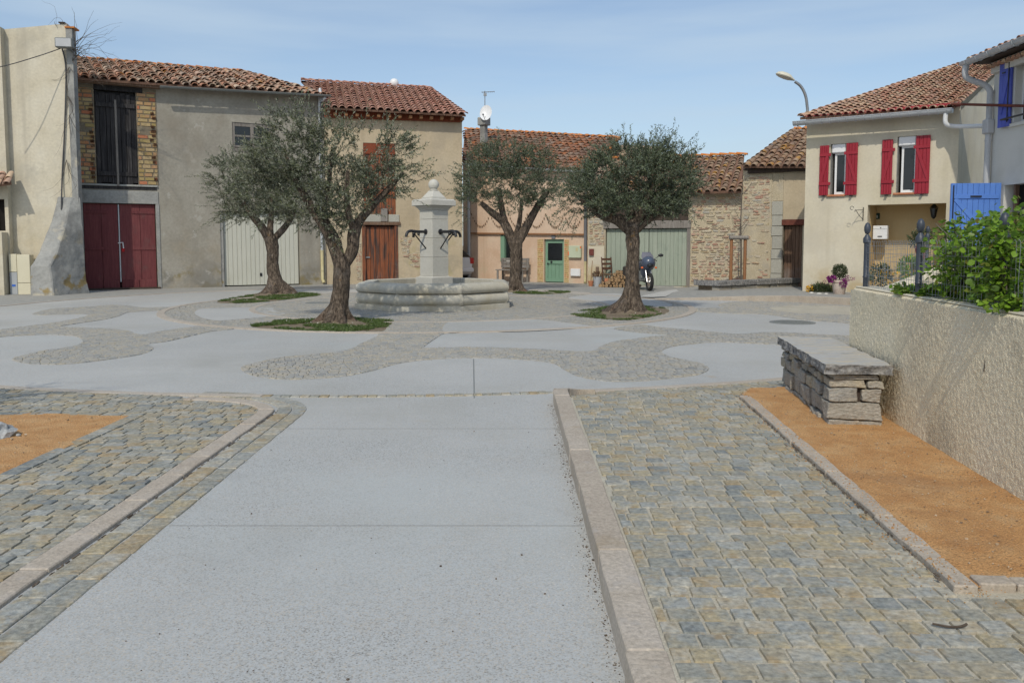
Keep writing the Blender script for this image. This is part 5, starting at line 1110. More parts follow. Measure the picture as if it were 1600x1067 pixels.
gn = part_box(F, 'genoise', 'white_plaster', 0, F.L, -.1, -.003, z2-.16, z2+.12); me = get_tile('tile_mixed')
for i in range(46): link('cornice_tile', me, gn, Matrix.Translation((.05+i*.2, -.28, z2-.03)) @ Matrix.Diagonal((.9, .7, 1, 1)))
part_box(F, 'eave_soffit', 'wood_dark', -.2, F.L, -.45, -.003, z2+.125, z2+.17)
gutter(F, (-.35, -.62, z2+.2), (F.L, -.62, z2+.2), 'zinc', .105, brackets=26)
pipe('downpipe', F, bez([(-.2, -.62, z2+.1), (-.2, -.6, z2-.2), (-.1, -.2, z2-.4), (.0, -.09, z2-.6), (.0, -.09, 5), (.0, -.09, 1)], 5), .075, 'pvc_grey', [(0, -.09, 4.2), (0, -.09, 3)])
jb = F.at3(1535, 203, -.09); part_box(F, 'hopper', 'pvc_grey', -.13, .13, -.2, -.005, jb.z-.15, jb.z+.22, bevel=.03)
dark(F, D_, .28); dark(F, N_, .28)
for W_ in (N_,):
    a, b, c, d = W_; fr = part_box(F, 'window_frame', 'white_pvc', a, b, .18, .2, c, d); mb = MB(); mb.box(a+.08, b-.08, .172, .179, c+.08, d-.08); mb.build('pane', 'glass', fr)
    mb = MB(); mb.box(a-.1, b+.1, -.06, .15, c-.08, c-.003); mb.build('sill', 'white_plaster', fr)
    mb = MB(); mb.tube([(a-.1, -.25, c+.1), (b+.6, -.25, c+.1)], .025, 8); mb.tube([(a-.1, -.25, c+.1), (a-.1, 0, c+.1)], .02, 6); mb.build('guard_rail', 'iron_black', fr)
def hinged_shutter(F, u, z0, z1, wd, ang, mat, n, name='shutter', side=1, fy=1):
    """a plank leaf swung out from the wall at u"""
    mb = MB(); T = Matrix.Translation((u, -.04, 0)) @ Matrix.Rotation(ang, 4, 'Z') @ Matrix.Diagonal((1, fy, 1, 1))
    mb.box(0, wd, -.0, .02, z0+.01, z1-.01, 0, T); s = mb.build(name, mat, F.o)
    for i in range(n):
        mb = MB(); w_ = wd/n; mb.box(i*w_+.003, (i+1)*w_-.003, -.03, -.001, z0, z1, 0, T); mb.build('board', mat, s, bevel=.004)
    for z in (z0+(z1-z0)*.12, z0+(z1-z0)*.8): mb = MB(); mb.box(.05, wd-.06, -.055, -.0305, z, z+.11, 0, T); mb.build('rail', mat, s, bevel=.006)
    d = Vector((wd-.2, 0, (z1-z0)*.56)); a = Vector((.1, -.05, z0+(z1-z0)*.8)) if side > 0 else Vector((wd-.1, -.05, z0+(z1-z0)*.8))
    b = Vector((wd-.1, -.05, z0+(z1-z0)*.22)) if side > 0 else Vector((.1, -.05, z0+(z1-z0)*.22)); e = (b-a).normalized(); n_ = Vector((-e.z, 0, e.x))*.05
    mb = MB(); vs = [a+n_, b+n_, b-n_, a-n_]; mb.add([T @ (v+Vector((0, dd, 0))) for dd in (-.0, .018) for v in vs], [(0,1,2,3), (7,6,5,4), (0,4,5,1), (1,5,6,2), (2,6,7,3), (3,7,4,0)]); mb.build('brace', mat, s)
    mb = MB(); mb.tube([T @ Vector((wd-.05 if side < 0 else .05, -.06, z0+.1)), T @ Vector((wd-.05 if side < 0 else .05, -.06, z1-.05))], .014, 6); mb.box(wd*.4, wd*.62, -.08, -.056, z0+(z1-z0)*.82, z0+(z1-z0)*.84, 0, T); mb.build('bolt', 'iron_black', s)
    return s
hinged_shutter(F, F.at(1583.5, 140)[0], N_[2]-.05, N_[3]+.05, F.at(1583.5, 140)[0]-F.at(1568, 140)[0], R(180+7), 'violet_paint', 3, fy=-1)
hinged_shutter(F, N_[1]+.02, N_[2], N_[3], .5, R(-12), 'violet_paint', 3)
dz = F.rect(1546, 287, 1548, 400)
hinged_shutter(F, D_[0]-.05, 1.15, at_depth(1512, 287, 21).z, 1.18, R(-90-6), 'blue_paint', 9, 'door_leaf', side=-1, fy=-1)
hinged_shutter(F, D_[1]+.0, 1.15, D_[3], 1.15, R(-8), 'blue_paint', 9, 'door_leaf')
part_box(F, 'door_reveal', 'white_plaster', D_[0], D_[0]+.02, .0, .25, D_[2], D_[3])
part_box(F, 'door_frame', 'wood_brown', D_[0]+.25, D_[0]+.33, .1, .2, D_[2], D_[3])
WHT = F
# rusty bar between the two houses
a = at_depth(1488, 163, 22.3); b = at_depth(1640, 167, 19.4)
mb = MB(); mb.tube([a, b], .035, 8); o = mb.build('iron_bar', 'iron_rust', None, smooth=60); tag(o, 'rusty iron bar spanning between the cream house and the white house', 'iron bar')

# ------------------------------------------------------------------ garden wall, fence, court
WT = 1.175; y0, y1 = 1.0, 7.95
def wallpt(y, off=0.): return Vector((WX(y)+off, y, 0))
gw = thing('garden_wall', 'low roughcast garden wall with a pale top beside the sand bed', 'garden wall', (0, 0, 0))
mb = MB(); n = 24; mb.prism([(WX(y0), y0), (WX(y0)+.24, y0), (WX(y1)+.24, y1), (WX(y1), y1)], .0, WT); o = mb.build('wall', 'roughcast', gw, bevel=.02)
ny, nz_ = 600, 96; Yg = np.linspace(1.2, y1-.02, ny); Zg = np.linspace(.02, WT-.012, nz_)
Dg = np.clip(nrg.normal(0, .0017, (nz_, ny)), -.004, .004); Dg = .75*Dg+.25*np.roll(Dg, 1, 0)
V = np.stack([(2.46+.1*Yg)[None]-.02+Dg, np.broadcast_to(Yg[None], Dg.shape)+nrg.normal(0, .003, Dg.shape), Zg[:,None]+nrg.normal(0, .003, Dg.shape)], 2).reshape(-1, 3)
I = (np.arange(nz_-1)[:,None]*ny+np.arange(ny-1)[None]).ravel(); mb = MB(); mb.v = [tuple(v) for v in V]; mb.f = [(i, i+ny, i+ny+1, i+1) for i in I.tolist()]; mb.t = [0.]*len(mb.f); mb.build('render_coat', 'roughcast', gw, smooth=180)
mb = MB(); mb.prism([(WX(y0)+.02, y0), (WX(y0)+.22, y0), (WX(y1)+.22, y1-.02), (WX(y1)+.02, y1-.02)], WT+.001, WT+.018); mb.build('coping', 'yellow_plaster', gw, bevel=.008)
mb = MB(); a, b = Vector((WX(y1)+.2, y1, 0)), Vector((9.2, 17.8, 0)); d = (b-a).normalized(); nn = Vector((d.y, -d.x, 0))*.22
mb.prism([(a.x, a.y), ((a+nn).x, (a+nn).y), ((b+nn).x, (b+nn).y), (b.x, b.y)], 0, WT-.02); mb.build('return_wall', 'roughcast', gw, bevel=.02)
sheet('court_paving', [(WX(1)+.2, 1), (18, 1), (18, 24), (12.6, 21.5), (9.4, 17.7), (WX(y1)+.3, y1-.05)], .72, 'palecrete')
fe = thing('wire_fence', 'grey welded wire fence with black iron posts along the garden wall', 'fence', (0, 0, 0))
FX = lambda y: WX(y)+.085
posts = [7.82, 6.54, 5.2, 3.85, 2.5]
def finial_post(y, x=None, z0=WT, h=.5, par=fe, mat='iron_blue'):
    x = FX(y) if x is None else x; T = Matrix.Translation((x, y, z0))
    mb = MB(); mb.lathe([(.026, 0), (.026, .1), (.032, .11), (.026, .12), (.026, h-.1), (.036, h-.09), (.036, h-.05), (.022, h-.03), (.016, h-.015)], 10, T); p = mb.build('post', mat, par, smooth=40)
    mb = MB(); mb.ball((x, y, z0+h+.04), (.031, .031, .058), 10); mb.build('finial', mat, p, smooth=60)
for y in posts: finial_post(y, h=.52)
for a, b in zip(posts[:-1], posts[1:]):
    mb = MB(); n = int(abs(a-b)/.052)
    for i in range(n+1):
        y = a+(b-a)*i/n; x = FX(y)+rng.gauss(0, .002); bend = rng.gauss(0, .004)
        mb.tube([(x, y, WT+.01), (x+bend, y, WT+.2), (x, y, WT+.43), (x, y+.018, WT+.448), (x, y+.036, WT+.43)], .0016, 4)
    for z in (.04, .13, .2, .27, .335, .4): mb.tube([(FX(a)-.004, a, WT+z), (FX((a+b)/2)-.004, (a+b)/2, WT+z-.004), (FX(b)-.004, b, WT+z)], .002, 4)
    mb.build('wire_mesh', 'galv', fe)
# second line of fence along the return wall
f2 = thing('wire_fence', 'second wire fence on the low return wall before the cream house', 'fence', (0, 0, 0))
for t in (.545,): p = a_ = Vector((WX(y1)+.3, y1, 0)).lerp(Vector((9.2, 17.8, 0)), t); finial_post(p.y, p.x, WT-.02, .62, f2)
mb = MB(); A_, B_ = Vector((WX(y1)+.3, y1, 0)), Vector((9.2, 17.8, 0))
for i in range(28): p = A_.lerp(B_, i/40); mb.tube([(p.x, p.y, WT-.02), (p.x, p.y, WT+.42)], .002, 4)
for z in (.05, .16, .28, .36, .42): mb.tube([A_+Vector((0, 0, WT+z)), A_.lerp(B_, .7)+Vector((0, 0, WT+z))], .002, 4)
mb.build('wire_mesh', 'galv', f2)
# stair rail
sr = thing('stair_rail', 'black iron stair rail with a curled end by the blue door', 'railing', (0, 0, 0))
q = [at_depth(1549, 352, 11), at_depth(1562, 349, 10.9), at_depth(1600, 322, 10), at_depth(1700, 255, 8.6)]
mb = MB(); mb.tube(q, .028, 8); c = q[0]; mb.tube([c+Vector((.07*math.cos(R(t)), 0, -.01+.07*math.sin(R(t)))) for t in range(0, 330, 30)], .018, 6); mb.build('handrail', 'iron_black', sr, smooth=60)
for p in q[1:3]: mb = MB(); mb.tube([p, Vector((p.x, p.y, .72))], .022, 8); mb.build('baluster', 'iron_black', sr)

# ------------------------------------------------------------------ dry stone bench
be = thing('stone_bench', 'dry stone bench with thick flat slabs against the garden wall', 'bench', (2.55, 6.64, PAVE_Z), math.atan2(1.9, .245)-math.pi/2)
BW, BL, BH = .44, 1.92, .515
mb = MB(); mb.box(.05, BW-.03, .05, BL-.05, -.05, BH-.1); mb.build('core', 'wood_dark', be)
def rough_block(x0, x1, y0, y1, z0, z1, name, mat, parent, jit=.012, bev=.012, sub=0):
    mb = MB(); J = lambda: rng.uniform(-jit, jit); c = Vector(((x0+x1)/2, (y0+y1)/2, (z0+z1)/2))
    vs = [(x+J()-c.x, y+J()-c.y, z+J()*.6-c.z) for z in (z0, z1) for y in (y0, y1) for x in (x0, x1)]
    mb.add(vs, [(0,2,3,1), (4,5,7,6), (0,1,5,4), (2,6,7,3), (0,4,6,2), (1,3,7,5)])
    me = mb.mesh(name, mat, bevel=min(bev, .3*min(x1-x0, y1-y0, z1-z0)))
    if sub:
        bm = bmesh.new(); bm.from_mesh(me); bmesh.ops.subdivide_edges(bm, edges=bm.edges[:], cuts=sub, use_grid_fill=True)
        for v in bm.verts: w_ = v.co+c; v.co += Vector(noise.noise_vector(w_*11))*.010+Vector(noise.noise_vector(w_*34))*.005
        bm.to_mesh(me); bm.free()
    return link(name, me, parent, Matrix.Translation(c))
zc = [-.05, .055, .205, .315, .385, BH-.082]
front = [[(0, .25), (.25, .42)], [(0, .42)], [(0, .235), (.245, .425)], [(0, .29), (.3, .43)], [(.03, .4)]]
for k in range(5):
    for a, b in front[k]: rough_block(a+.006, b-.006, 0, .2, zc[k]+.005, zc[k+1]-.005, 'stone', 'schist', be, sub=3, bev=.006)
    y = .2+rng.uniform(.0, .1)
    while y < BL-.02:
        l = min(rng.uniform(.13, .3), BL-y); l = BL-y if BL-y-l < .08 else l
        rough_block(rng.uniform(-.015, .02), .2, y+.006, y+l-.006, zc[k]+.006+rng.uniform(-.008, .008), zc[k+1]-.006+rng.uniform(-.008, .008), 'stone', 'schist', be, sub=2, bev=.009); y += l
    rough_block(.21, BW, .2, BL, zc[k]+.005, zc[k+1]-.005, 'stone', 'schist', be)
ys = [-.05, .66, 1.26, BL+.05]
for k in range(3):
    mb = MB(); T = Vector((BW/2, (ys[k]+ys[k+1])/2, BH-.04)); hx, hy, hz = .262, (ys[k+1]-ys[k])/2-.004, .038
    bm = bmesh.new(); bmesh.ops.create_cube(bm, size=2)
    for v in bm.verts: v.co = Vector((v.co.x*hx, v.co.y*hy, v.co.z*hz))
    bmesh.ops.subdivide_edges(bm, edges=bm.edges[:], cuts=7, use_grid_fill=True)
    for v in bm.verts:
        w_ = v.co+T; e = max(abs(v.co.x)/hx, abs(v.co.y)/hy)
        if e > .98: dv = Vector(noise.noise_vector(w_*9))*.018+Vector(noise.noise_vector(w_*27))*.014; dv.z *= .4; v.co += dv
        else: v.co.z += noise.noise(w_*7)*.005
    me = bpy.data.meshes.new('seat_slab'); bm.to_mesh(me); bm.free(); me.materials.append(MATS['slab_stone']); me.materials.append(MATS['slab_edge'])
    for p in me.polygons:
        if abs(p.normal.z) < .6: p.material_index = 1
    link('seat_slab', me, be, Matrix.Translation(T))
# rock on the left sand bed
mb = MB(); bm = bmesh.new(); bmesh.ops.create_icosphere(bm, subdivisions=3, radius=1)
for v in bm.verts: w_ = v.co.copy(); v.co = Vector((w_.x*.2, w_.y*.18, max(-.02, w_.z*.1)))*(1+.35*noise.noise(w_*2.1))+Vector(noise.noise_vector(w_*6))*.02
me = bpy.data.meshes.new('rock'); bm.to_mesh(me); bm.free(); me.materials.append(MATS['greyrock']); p = gp(-22, 686)
o = link('rock', me, None, Matrix.Translation((p[0], p[1], .03))); tag(o, 'pale grey rock lying on the orange sand at the left edge', 'rock')
mb = MB(); mb.ball((0, 0, 0), (.022, .018, .014), 8); p = gp(29, 684.5); o = link('pebble', mb.mesh('pebble', 'greyrock'), None, Matrix.Translation((p[0], p[1], .026))); tag(o, 'single small pebble beside the grey rock on the sand', 'pebble')
# stick on the setts
p = gp(1487, 985, PAVE_Z); mb = MB(); mb.tube(bez([(-.07, .01, .02), (-.02, -.012, .018), (.03, -.008, .017), (.06, .006, .02)], 4), .005, 6); o = link('twig', mb.mesh('twig', 'dirt'), None, Matrix.Translation((p[0], p[1], PAVE_Z+.004))); tag(o, 'short dark twig lying on the setts of the right pavement', 'twig')
# ------------------------------------------------------------------ fountain
fo = thing('fountain', 'octagonal pale stone fountain with a square pillar, ball finial and black spouts', 'fountain', (FC[0], FC[1], 0), R(1.5))
prof_b = [(1.90, .0), (1.90, .125), (1.80, .13), (1.80, .145), (1.86, .19), (1.885, .25), (1.875, .31), (1.83, .375), (1.78, .40), (1.45, .40), (1.45, .0)]
prof_c = [(1.78, .405), (1.85, .43), (1.885, .48), (1.885, .535), (1.85, .60), (1.79, .635), (1.70, .65), (1.52, .65), (1.50, .635), (1.50, .405)]
def octa(name, prof, mat, parent, sm=35):
    for k in range(8):
        T = Matrix.Rotation(R(45*k), 4, 'Z'); mb = MB(); n = len(prof); vs = []
        for s in (-1, 1):
            for a, z in prof: h = a*math.tan(R(22.5))-.003; vs.append((s*h, -a, z))
        fs = [(i, (i+1) % n, n+(i+1) % n, n+i) for i in range(n)]+[tuple(reversed(range(n))), tuple(range(n, 2*n))]
        mb.add(vs, fs); me = mb.mesh(name, mat, smooth=sm); me.flip_normals(); link(name, me, parent, T)
octa('basin_stone', prof_b, 'limestone', fo); octa('coping_stone', prof_c, 'limestone', fo)
mb = MB()
for k in range(8):          # slim raised bands at the corners
    a = R(45*k+22.5); c = 1/math.cos(R(22.5))
    pts = [Vector(((r_*c-.055)*math.cos(a), (r_*c-.055)*math.sin(a), z)) for r_, z in prof_b[3:9]]
    q = MB(); q.tube(pts, [.062]*len(pts), 8); q.build('corner_band', 'limestone', fo, smooth=50)
mb = MB(); mb.lathe([(.001, .38), (1.57, .38)], 8, Matrix.Rotation(R(22.5), 4, 'Z')); mb.build('water', 'water', fo)
PR = Matrix.Rotation(R(42), 4, 'Z')
def sq(h, z0, z1, name, mat='limestone_pale', h2=None, bev=.008):
    h2 = h if h2 is None else h2; mb = MB(); mb.add([PR @ Vector((x*hh, y*hh, z)) for hh, z in ((h, z0), (h2, z1)) for x, y in ((-1,-1), (1,-1), (1,1), (-1,1))], [(3,2,1,0), (4,5,6,7), (0,1,5,4), (1,2,6,5), (2,3,7,6), (3,0,4,7)]); return mb.build(name, mat, fo, bevel=bev)
sq(.335, .30, .74, 'pillar_base'); sq(.30, .742, .77, 'pillar_base', h2=.265)
for z0, z1 in ((.772, 1.24), (1.245, 1.72), (1.725, 2.19), (2.195, 2.42)): sq(.258, z0, z1, 'pillar_block')
for z0, z1, a, b in ((2.423, 2.47, .265, .29), (2.472, 2.53, .29, .355)): sq(a, z0, z1, 'capital', h2=b)
sq(.40, 2.535, 2.66, 'capital'); sq(.40, 2.662, 2.70, 'capital', h2=.36)
sq(.225, 2.703, 2.74, 'finial_base'); sq(.215, 2.742, 2.92, 'finial_base', h2=.09)
mb = MB(); mb.lathe([(.09, 2.92), (.11, 2.935), (.09, 2.95), (.07, 2.97)], 16); mb.ball((0, 0, 3.07), .135, 24); mb.build('finial_ball', 'limestone_pale', fo, smooth=70)
for ang in (-135+42-42+2, -45+4):                  # spouts leave the two faces that show
    pass
for k, dirv in ((0, PR @ Vector((-1, 0, 0))), (1, PR @ Vector((0, -1, 0))), (2, PR @ Vector((1, 0, 0))), (3, PR @ Vector((0, 1, 0)))):
    d = dirv.normalized(); d = Vector((d.x, d.y, 0)); z = 1.885; b = d*.255
    mb = MB(); pts = [b+Vector((0, 0, z)), b+d*.3+Vector((0, 0, z)), b+d*.48+Vector((0, 0, z+.015)), b+d*.58+Vector((0, 0, z-.03)), b+d*.62+Vector((0, 0, z-.13))]; mb.tube(bez(pts, 4), .036, 10)
    sp_ = mb.build('spout', 'iron_black', fo, smooth=60)
    mb = MB(); mb.tube([b+d*.005+Vector((0, 0, z-.42)), b+d*.4+Vector((0, 0, z-.02))], .016, 8); mb.ball(b+d*.38+Vector((0, 0, z-.05)), .045, 8); mb.build('stay', 'iron_black', sp_, smooth=60)
    mb = MB(); T = Matrix.Translation(b+Vector((0, 0, z))) @ d.to_track_quat('Z', 'Y').to_matrix().to_4x4(); mb.lathe([(.07, 0), (.07, .02), (.04, .03)], 12, T); mb.build('flange', 'iron_black', sp_)

# ------------------------------------------------------------------ olive trees
def leaves(name, mat, parent, pts, dirs, ln, wd, tint):
    n = len(pts); pts = np.asarray(pts); dirs = np.asarray(dirs); dirs /= np.linalg.norm(dirs, axis=1)[:,None]+1e-9
    rv = nrg.normal(size=(n,3)); rv[:,2] += .0; side = np.cross(dirs, rv); side /= np.linalg.norm(side, axis=1)[:,None]+1e-9
    l = ln*nrg.uniform(.65, 1.25, n)[:,None]; w = wd*nrg.uniform(.7, 1.2, n)[:,None]; nr = np.cross(side, dirs)
    V = np.stack([pts, pts+dirs*l*.5+side*w*.5+nr*w*.15, pts+dirs*l, pts+dirs*l*.5-side*w*.5+nr*w*.15], 1).reshape(-1, 3)
    me = bpy.data.meshes.new(name); me.vertices.add(4*n); me.vertices.foreach_set('co', V.ravel()); me.loops.add(4*n); me.polygons.add(n)
    me.loops.foreach_set('vertex_index', np.arange(4*n)); me.polygons.foreach_set('loop_start', np.arange(n)*4); me.update()
    a = me.attributes.new('tint', 'FLOAT', 'FACE'); a.data.foreach_set('value', tint.astype(np.float32)); me.materials.append(MATS[mat])
    return link(name, me, parent)
def olive(px, py, Y, label, limbs, crown, n_twig, mat, shoots=(), lpt=26, seed=1):
    global nrg
    rs = random.Random(seed); s = Y/FPX
    t = thing('olive_tree', label, 'tree', (at_depth(px, py, Y).x, Y, 0), 0, 'olive trees round the fountain')
    q = lambda x, y, d=0.: Vector(((x-px)*s, d, (py-y)*s))
    trunk = None
    for i, lim in enumerate(limbs):
        P = [q(*p[:2], p[3] if len(p) > 3 else 0.) for p in lim]; rr = [p[2]*s for p in lim]
        B = bez(P, 11); m = len(B); Rr = []
        for k in range(m):
            f = k/11; j = min(int(f), len(rr)-2); Rr.append(rr[j]+(rr[j+1]-rr[j])*(f-j))
        off = rs.uniform(0, 50)
        def fn(ii, jj, p, off=off, n=28):
            a = 2*math.pi*jj/n
            w = .10*noise.noise((math.cos(a)*1.6+off, math.sin(a)*1.6, p.z*1.1))+.08*noise.noise((math.cos(a)*4+off, math.sin(a)*4, p.z*2.6))
            w += .055*noise.noise((math.cos(a)*9+off, math.sin(a)*9, p.z*2.2))+.05*noise.noise((math.cos(a)*6, math.sin(a)*6+off, p.z*9))
            if p.z < .5 and off0[0]: w += ((.5-p.z)/.5)**1.5*(.9*noise.noise((math.cos(a)*2.2+off, math.sin(a)*2.2, 4))+.25)
            return .83+1.45*w
        off0 = [i == 0]
        mb = MB(); mb.tube(B, Rr, 28, fn=fn); o = mb.build('trunk' if i == 0 else 'limb', 'bark', t if i == 0 else trunk, smooth=80)
        if i == 0: trunk = o
    pts, dirs, tn = [], [], []; tw = MB(); vol = [c[2]*c[3]*(c[4] if len(c) > 4 else 40) for c in crown]; tot = sum(vol)
    ctr = np.mean([[c[0], c[1]] for c in crown], 0)
    for c, v in zip(crown, vol):
        cx_, cy_, rx, rz = c[:4]; ry = c[4] if len(c) > 4 else 40
        for k in range(int(n_twig*v/tot)):
            while True:
                u = Vector((rs.uniform(-1, 1), rs.uniform(-1, 1), rs.uniform(-1, 1)))
                if .2 < u.length < 1: break
            if u.length < .55 and rs.random() < .5: u = u.normalized()*rs.uniform(.55, 1)
            p = Vector(((cx_-px+u.x*rx)*s, (c[5] if len(c) > 5 else 0)*s+u.y*ry*s, (py-cy_+u.z*rz)*s))
            if noise.noise(p*2.3+Vector((seed*7, 0, 0))) < -.13: continue
            d = Vector((u.x*.8+(cx_-ctr[0])*.008, u.y*.8, u.z*.55+.45))+Vector((rs.gauss(0, .4), rs.gauss(0, .4), rs.gauss(0, .35)))
            add_twig(p, d.normalized(), rs.uniform(.16, .36), lpt, rs, pts, dirs, tn, tw)
    for (x, y, dx, dy, n_) in shoots:
        for k in range(n_):
            p = q(x+rs.gauss(0, 9), y+rs.gauss(0, 6), rs.gauss(0, .25)); d = Vector((dx+rs.gauss(0, .25), rs.gauss(0, .25), dy+rs.gauss(0, .2)))
            add_twig(p, d.normalized(), rs.uniform(.3, .62), int(lpt*1.1), rs, pts, dirs, tn, tw)
    leaves('crown', mat, t, pts, dirs, .074, .0185, np.array(tn)); tw.build('twigs', 'twig', trunk, kind='stuff')
    return t
def add_twig(p, d, ln, n, rs, pts, dirs, tn, tw):
    base = rs.random(); k = Vector((rs.gauss(0, .25), rs.gauss(0, .25), rs.gauss(0, .2)-.1))
    if rs.random() < .4: tw.tube([p, p+d*ln*.5, p+(d+k*.5)*ln*.9], [.005, .004, .002], 3, caps=False)
    for i in range(n):
        f = (i+rs.random())/n; a = p+(d+k*f*.5)*ln*f
        o = Vector((rs.gauss(0, 1), rs.gauss(0, 1), rs.gauss(0, 1))).normalized()
        dd = d*.75+o*.8; pts.append(a); dirs.append(dd); tn.append((base*.6+rs.random()*.4) % 1)
olive(525, 505, 16.6, 'olive tree with forked trunk on the green bed nearest the camera',
  [[(525,510,27),(526,499,20),(529,480,17),(533,453,15.5),(536,420,15.5),(534,402,14)],
   [(533,415,12,.02),(526,383,12.5,-.03),(514,356,12,-.1),(495,330,8.5,-.1),(480,305,7,-.1),(462,270,4,-.1),(452,235,2,-.1)],
   [(538,415,10,0),(551,392,11,.05),(554,366,11,.05),(562,345,9,.1),(586,318,6,.15),(612,292,5,.1),(632,270,3,.1)],
   [(514,360,7,-.1),(508,320,6,.1),(515,280,4,.2),(520,230,2,.2)], [(555,362,7,.05),(548,320,5,-.2),(552,270,3,-.3)]],
  [(455,250,60,50,60),(432,285,55,40,50),(490,300,58,45,60),(462,215,45,32,42),(545,300,50,48,55),(590,285,42,42,45),(618,255,32,42,36),(520,245,42,45,50),(530,345,40,22,40),(578,245,30,40,36),(500,345,40,22,40)], 2100, 'olive_leaf',
  [(520,215,.0,1,9),(545,215,.05,1,9),(500,195,.1,1,9),(468,190,0,1,9),(600,225,.15,1,10),(630,235,.4,.8,9),(645,275,.8,.2,9),(622,300,.7,.1,5),(440,200,-.2,1,7),(575,215,0,1,6),(415,335,-.7,-.3,6),(520,368,0,-.6,5)], seed=3)
olive(985, 490, 18.9, 'olive tree with one thick straight trunk and dense flat bottomed crown',
  [[(985,497,32),(985,487,25),(986,470,17.5),(987,443,14),(988,409,12.5),(988,372,12.5),(986,350,12)],
   [(986,362,11,0),(962,344,9,-.05),(940,338,7,-.1),(922,326,5,-.1),(905,312,3,-.1)], [(988,362,11,.05),(1010,344,8,.1),(1030,334,6,.1),(1050,318,3,.1)], [(986,355,11,0),(984,330,8,.1),(978,295,5,.2)], [(986,360,8,.1),(1000,330,6,-.2),(1015,290,3,-.3)]],
  [(985,285,75,46,75),(935,298,46,38,55),(1035,290,44,44,55),(1062,278,22,34,40),(985,252,62,22,60),(1040,250,36,20,40),(902,310,26,25,36),(985,326,70,16,60),(935,330,45,13,45),(1035,326,36,14,40)], 2900, 'olive_leaf_dark',
  [(960,240,-.1,1,10),(985,238,0,1,10),(1015,236,.05,1,12),(1045,240,.1,1,10),(1068,255,.4,.8,9),(1080,290,.9,.2,9),(935,262,-.3,.9,6),(885,318,-.8,-.4,7),(900,335,-.3,-.9,5),(1062,322,.5,-.4,6)], seed=9)
olive(430, 460, 26.0, 'smaller olive tree in front of the white garage door',
  [[(432,464,28),(432,455,20),(429,435,12.5),(427,410,10.5),(427,388,11),(424,370,11)], [(424,378,8,0),(412,356,7.5,0),(400,340,6,-.1),(385,318,4,-.1)], [(427,376,6,0),(440,362,6,.1),(452,348,5,.1),(464,328,3,.1)], [(424,372,7,.0),(424,345,5,.1),(428,310,3,.1)]],
  [(402,290,60,48,50),(368,275,36,34,36),(432,305,52,40,45),(402,330,54,24,45),(410,252,34,22,32),(355,300,24,24,28),(455,340,26,18,30),(378,335,38,16,34)], 2100, 'olive_leaf',
  [(385,240,0,1,7),(412,232,.1,1,8),(360,255,-.3,1,7),(340,285,-.9,.3,7),(345,312,-.9,-.1,6),(360,345,-.6,-.4,6),(440,250,.2,1,6)], seed=5)
olive(800, 456, 27.4, 'olive tree with wide forked limbs before the pink house',
  [[(805,460,15),(805,450,10.5),(806,425,10.5),(806,400,11),(805,380,12.5),(802,370,12)], [(804,384,9,0),(796,365,9,.0),(786,346,7.5,0),(768,332,6,-.1),(752,318,4,-.1)], [(806,384,9,0),(818,362,9,.1),(828,344,7.5,.1),(843,318,6,.1),(856,298,4,.1)], [(790,352,6.5,0),(784,325,5.5,.1),(780,295,3,.1)], [(804,374,5,.1),(812,345,4,.2),(815,310,3,.2)]],
  [(765,277,48,42,48),(820,282,44,42,45),(856,276,30,36,38),(742,290,30,32,34),(792,250,56,24,48),(732,318,18,18,22),(800,312,38,24,36),(845,305,26,22,30)], 2250, 'olive_leaf_dark',
  [(745,250,-.2,1,7),(780,235,0,1,8),(812,235,.1,1,8),(850,240,.2,1,9),(722,275,-.8,.6,7),(718,305,-.9,.1,7),(880,270,.8,.5,7),(850,340,.5,-.6,5),(728,335,-.6,-.5,6)], seed=12)
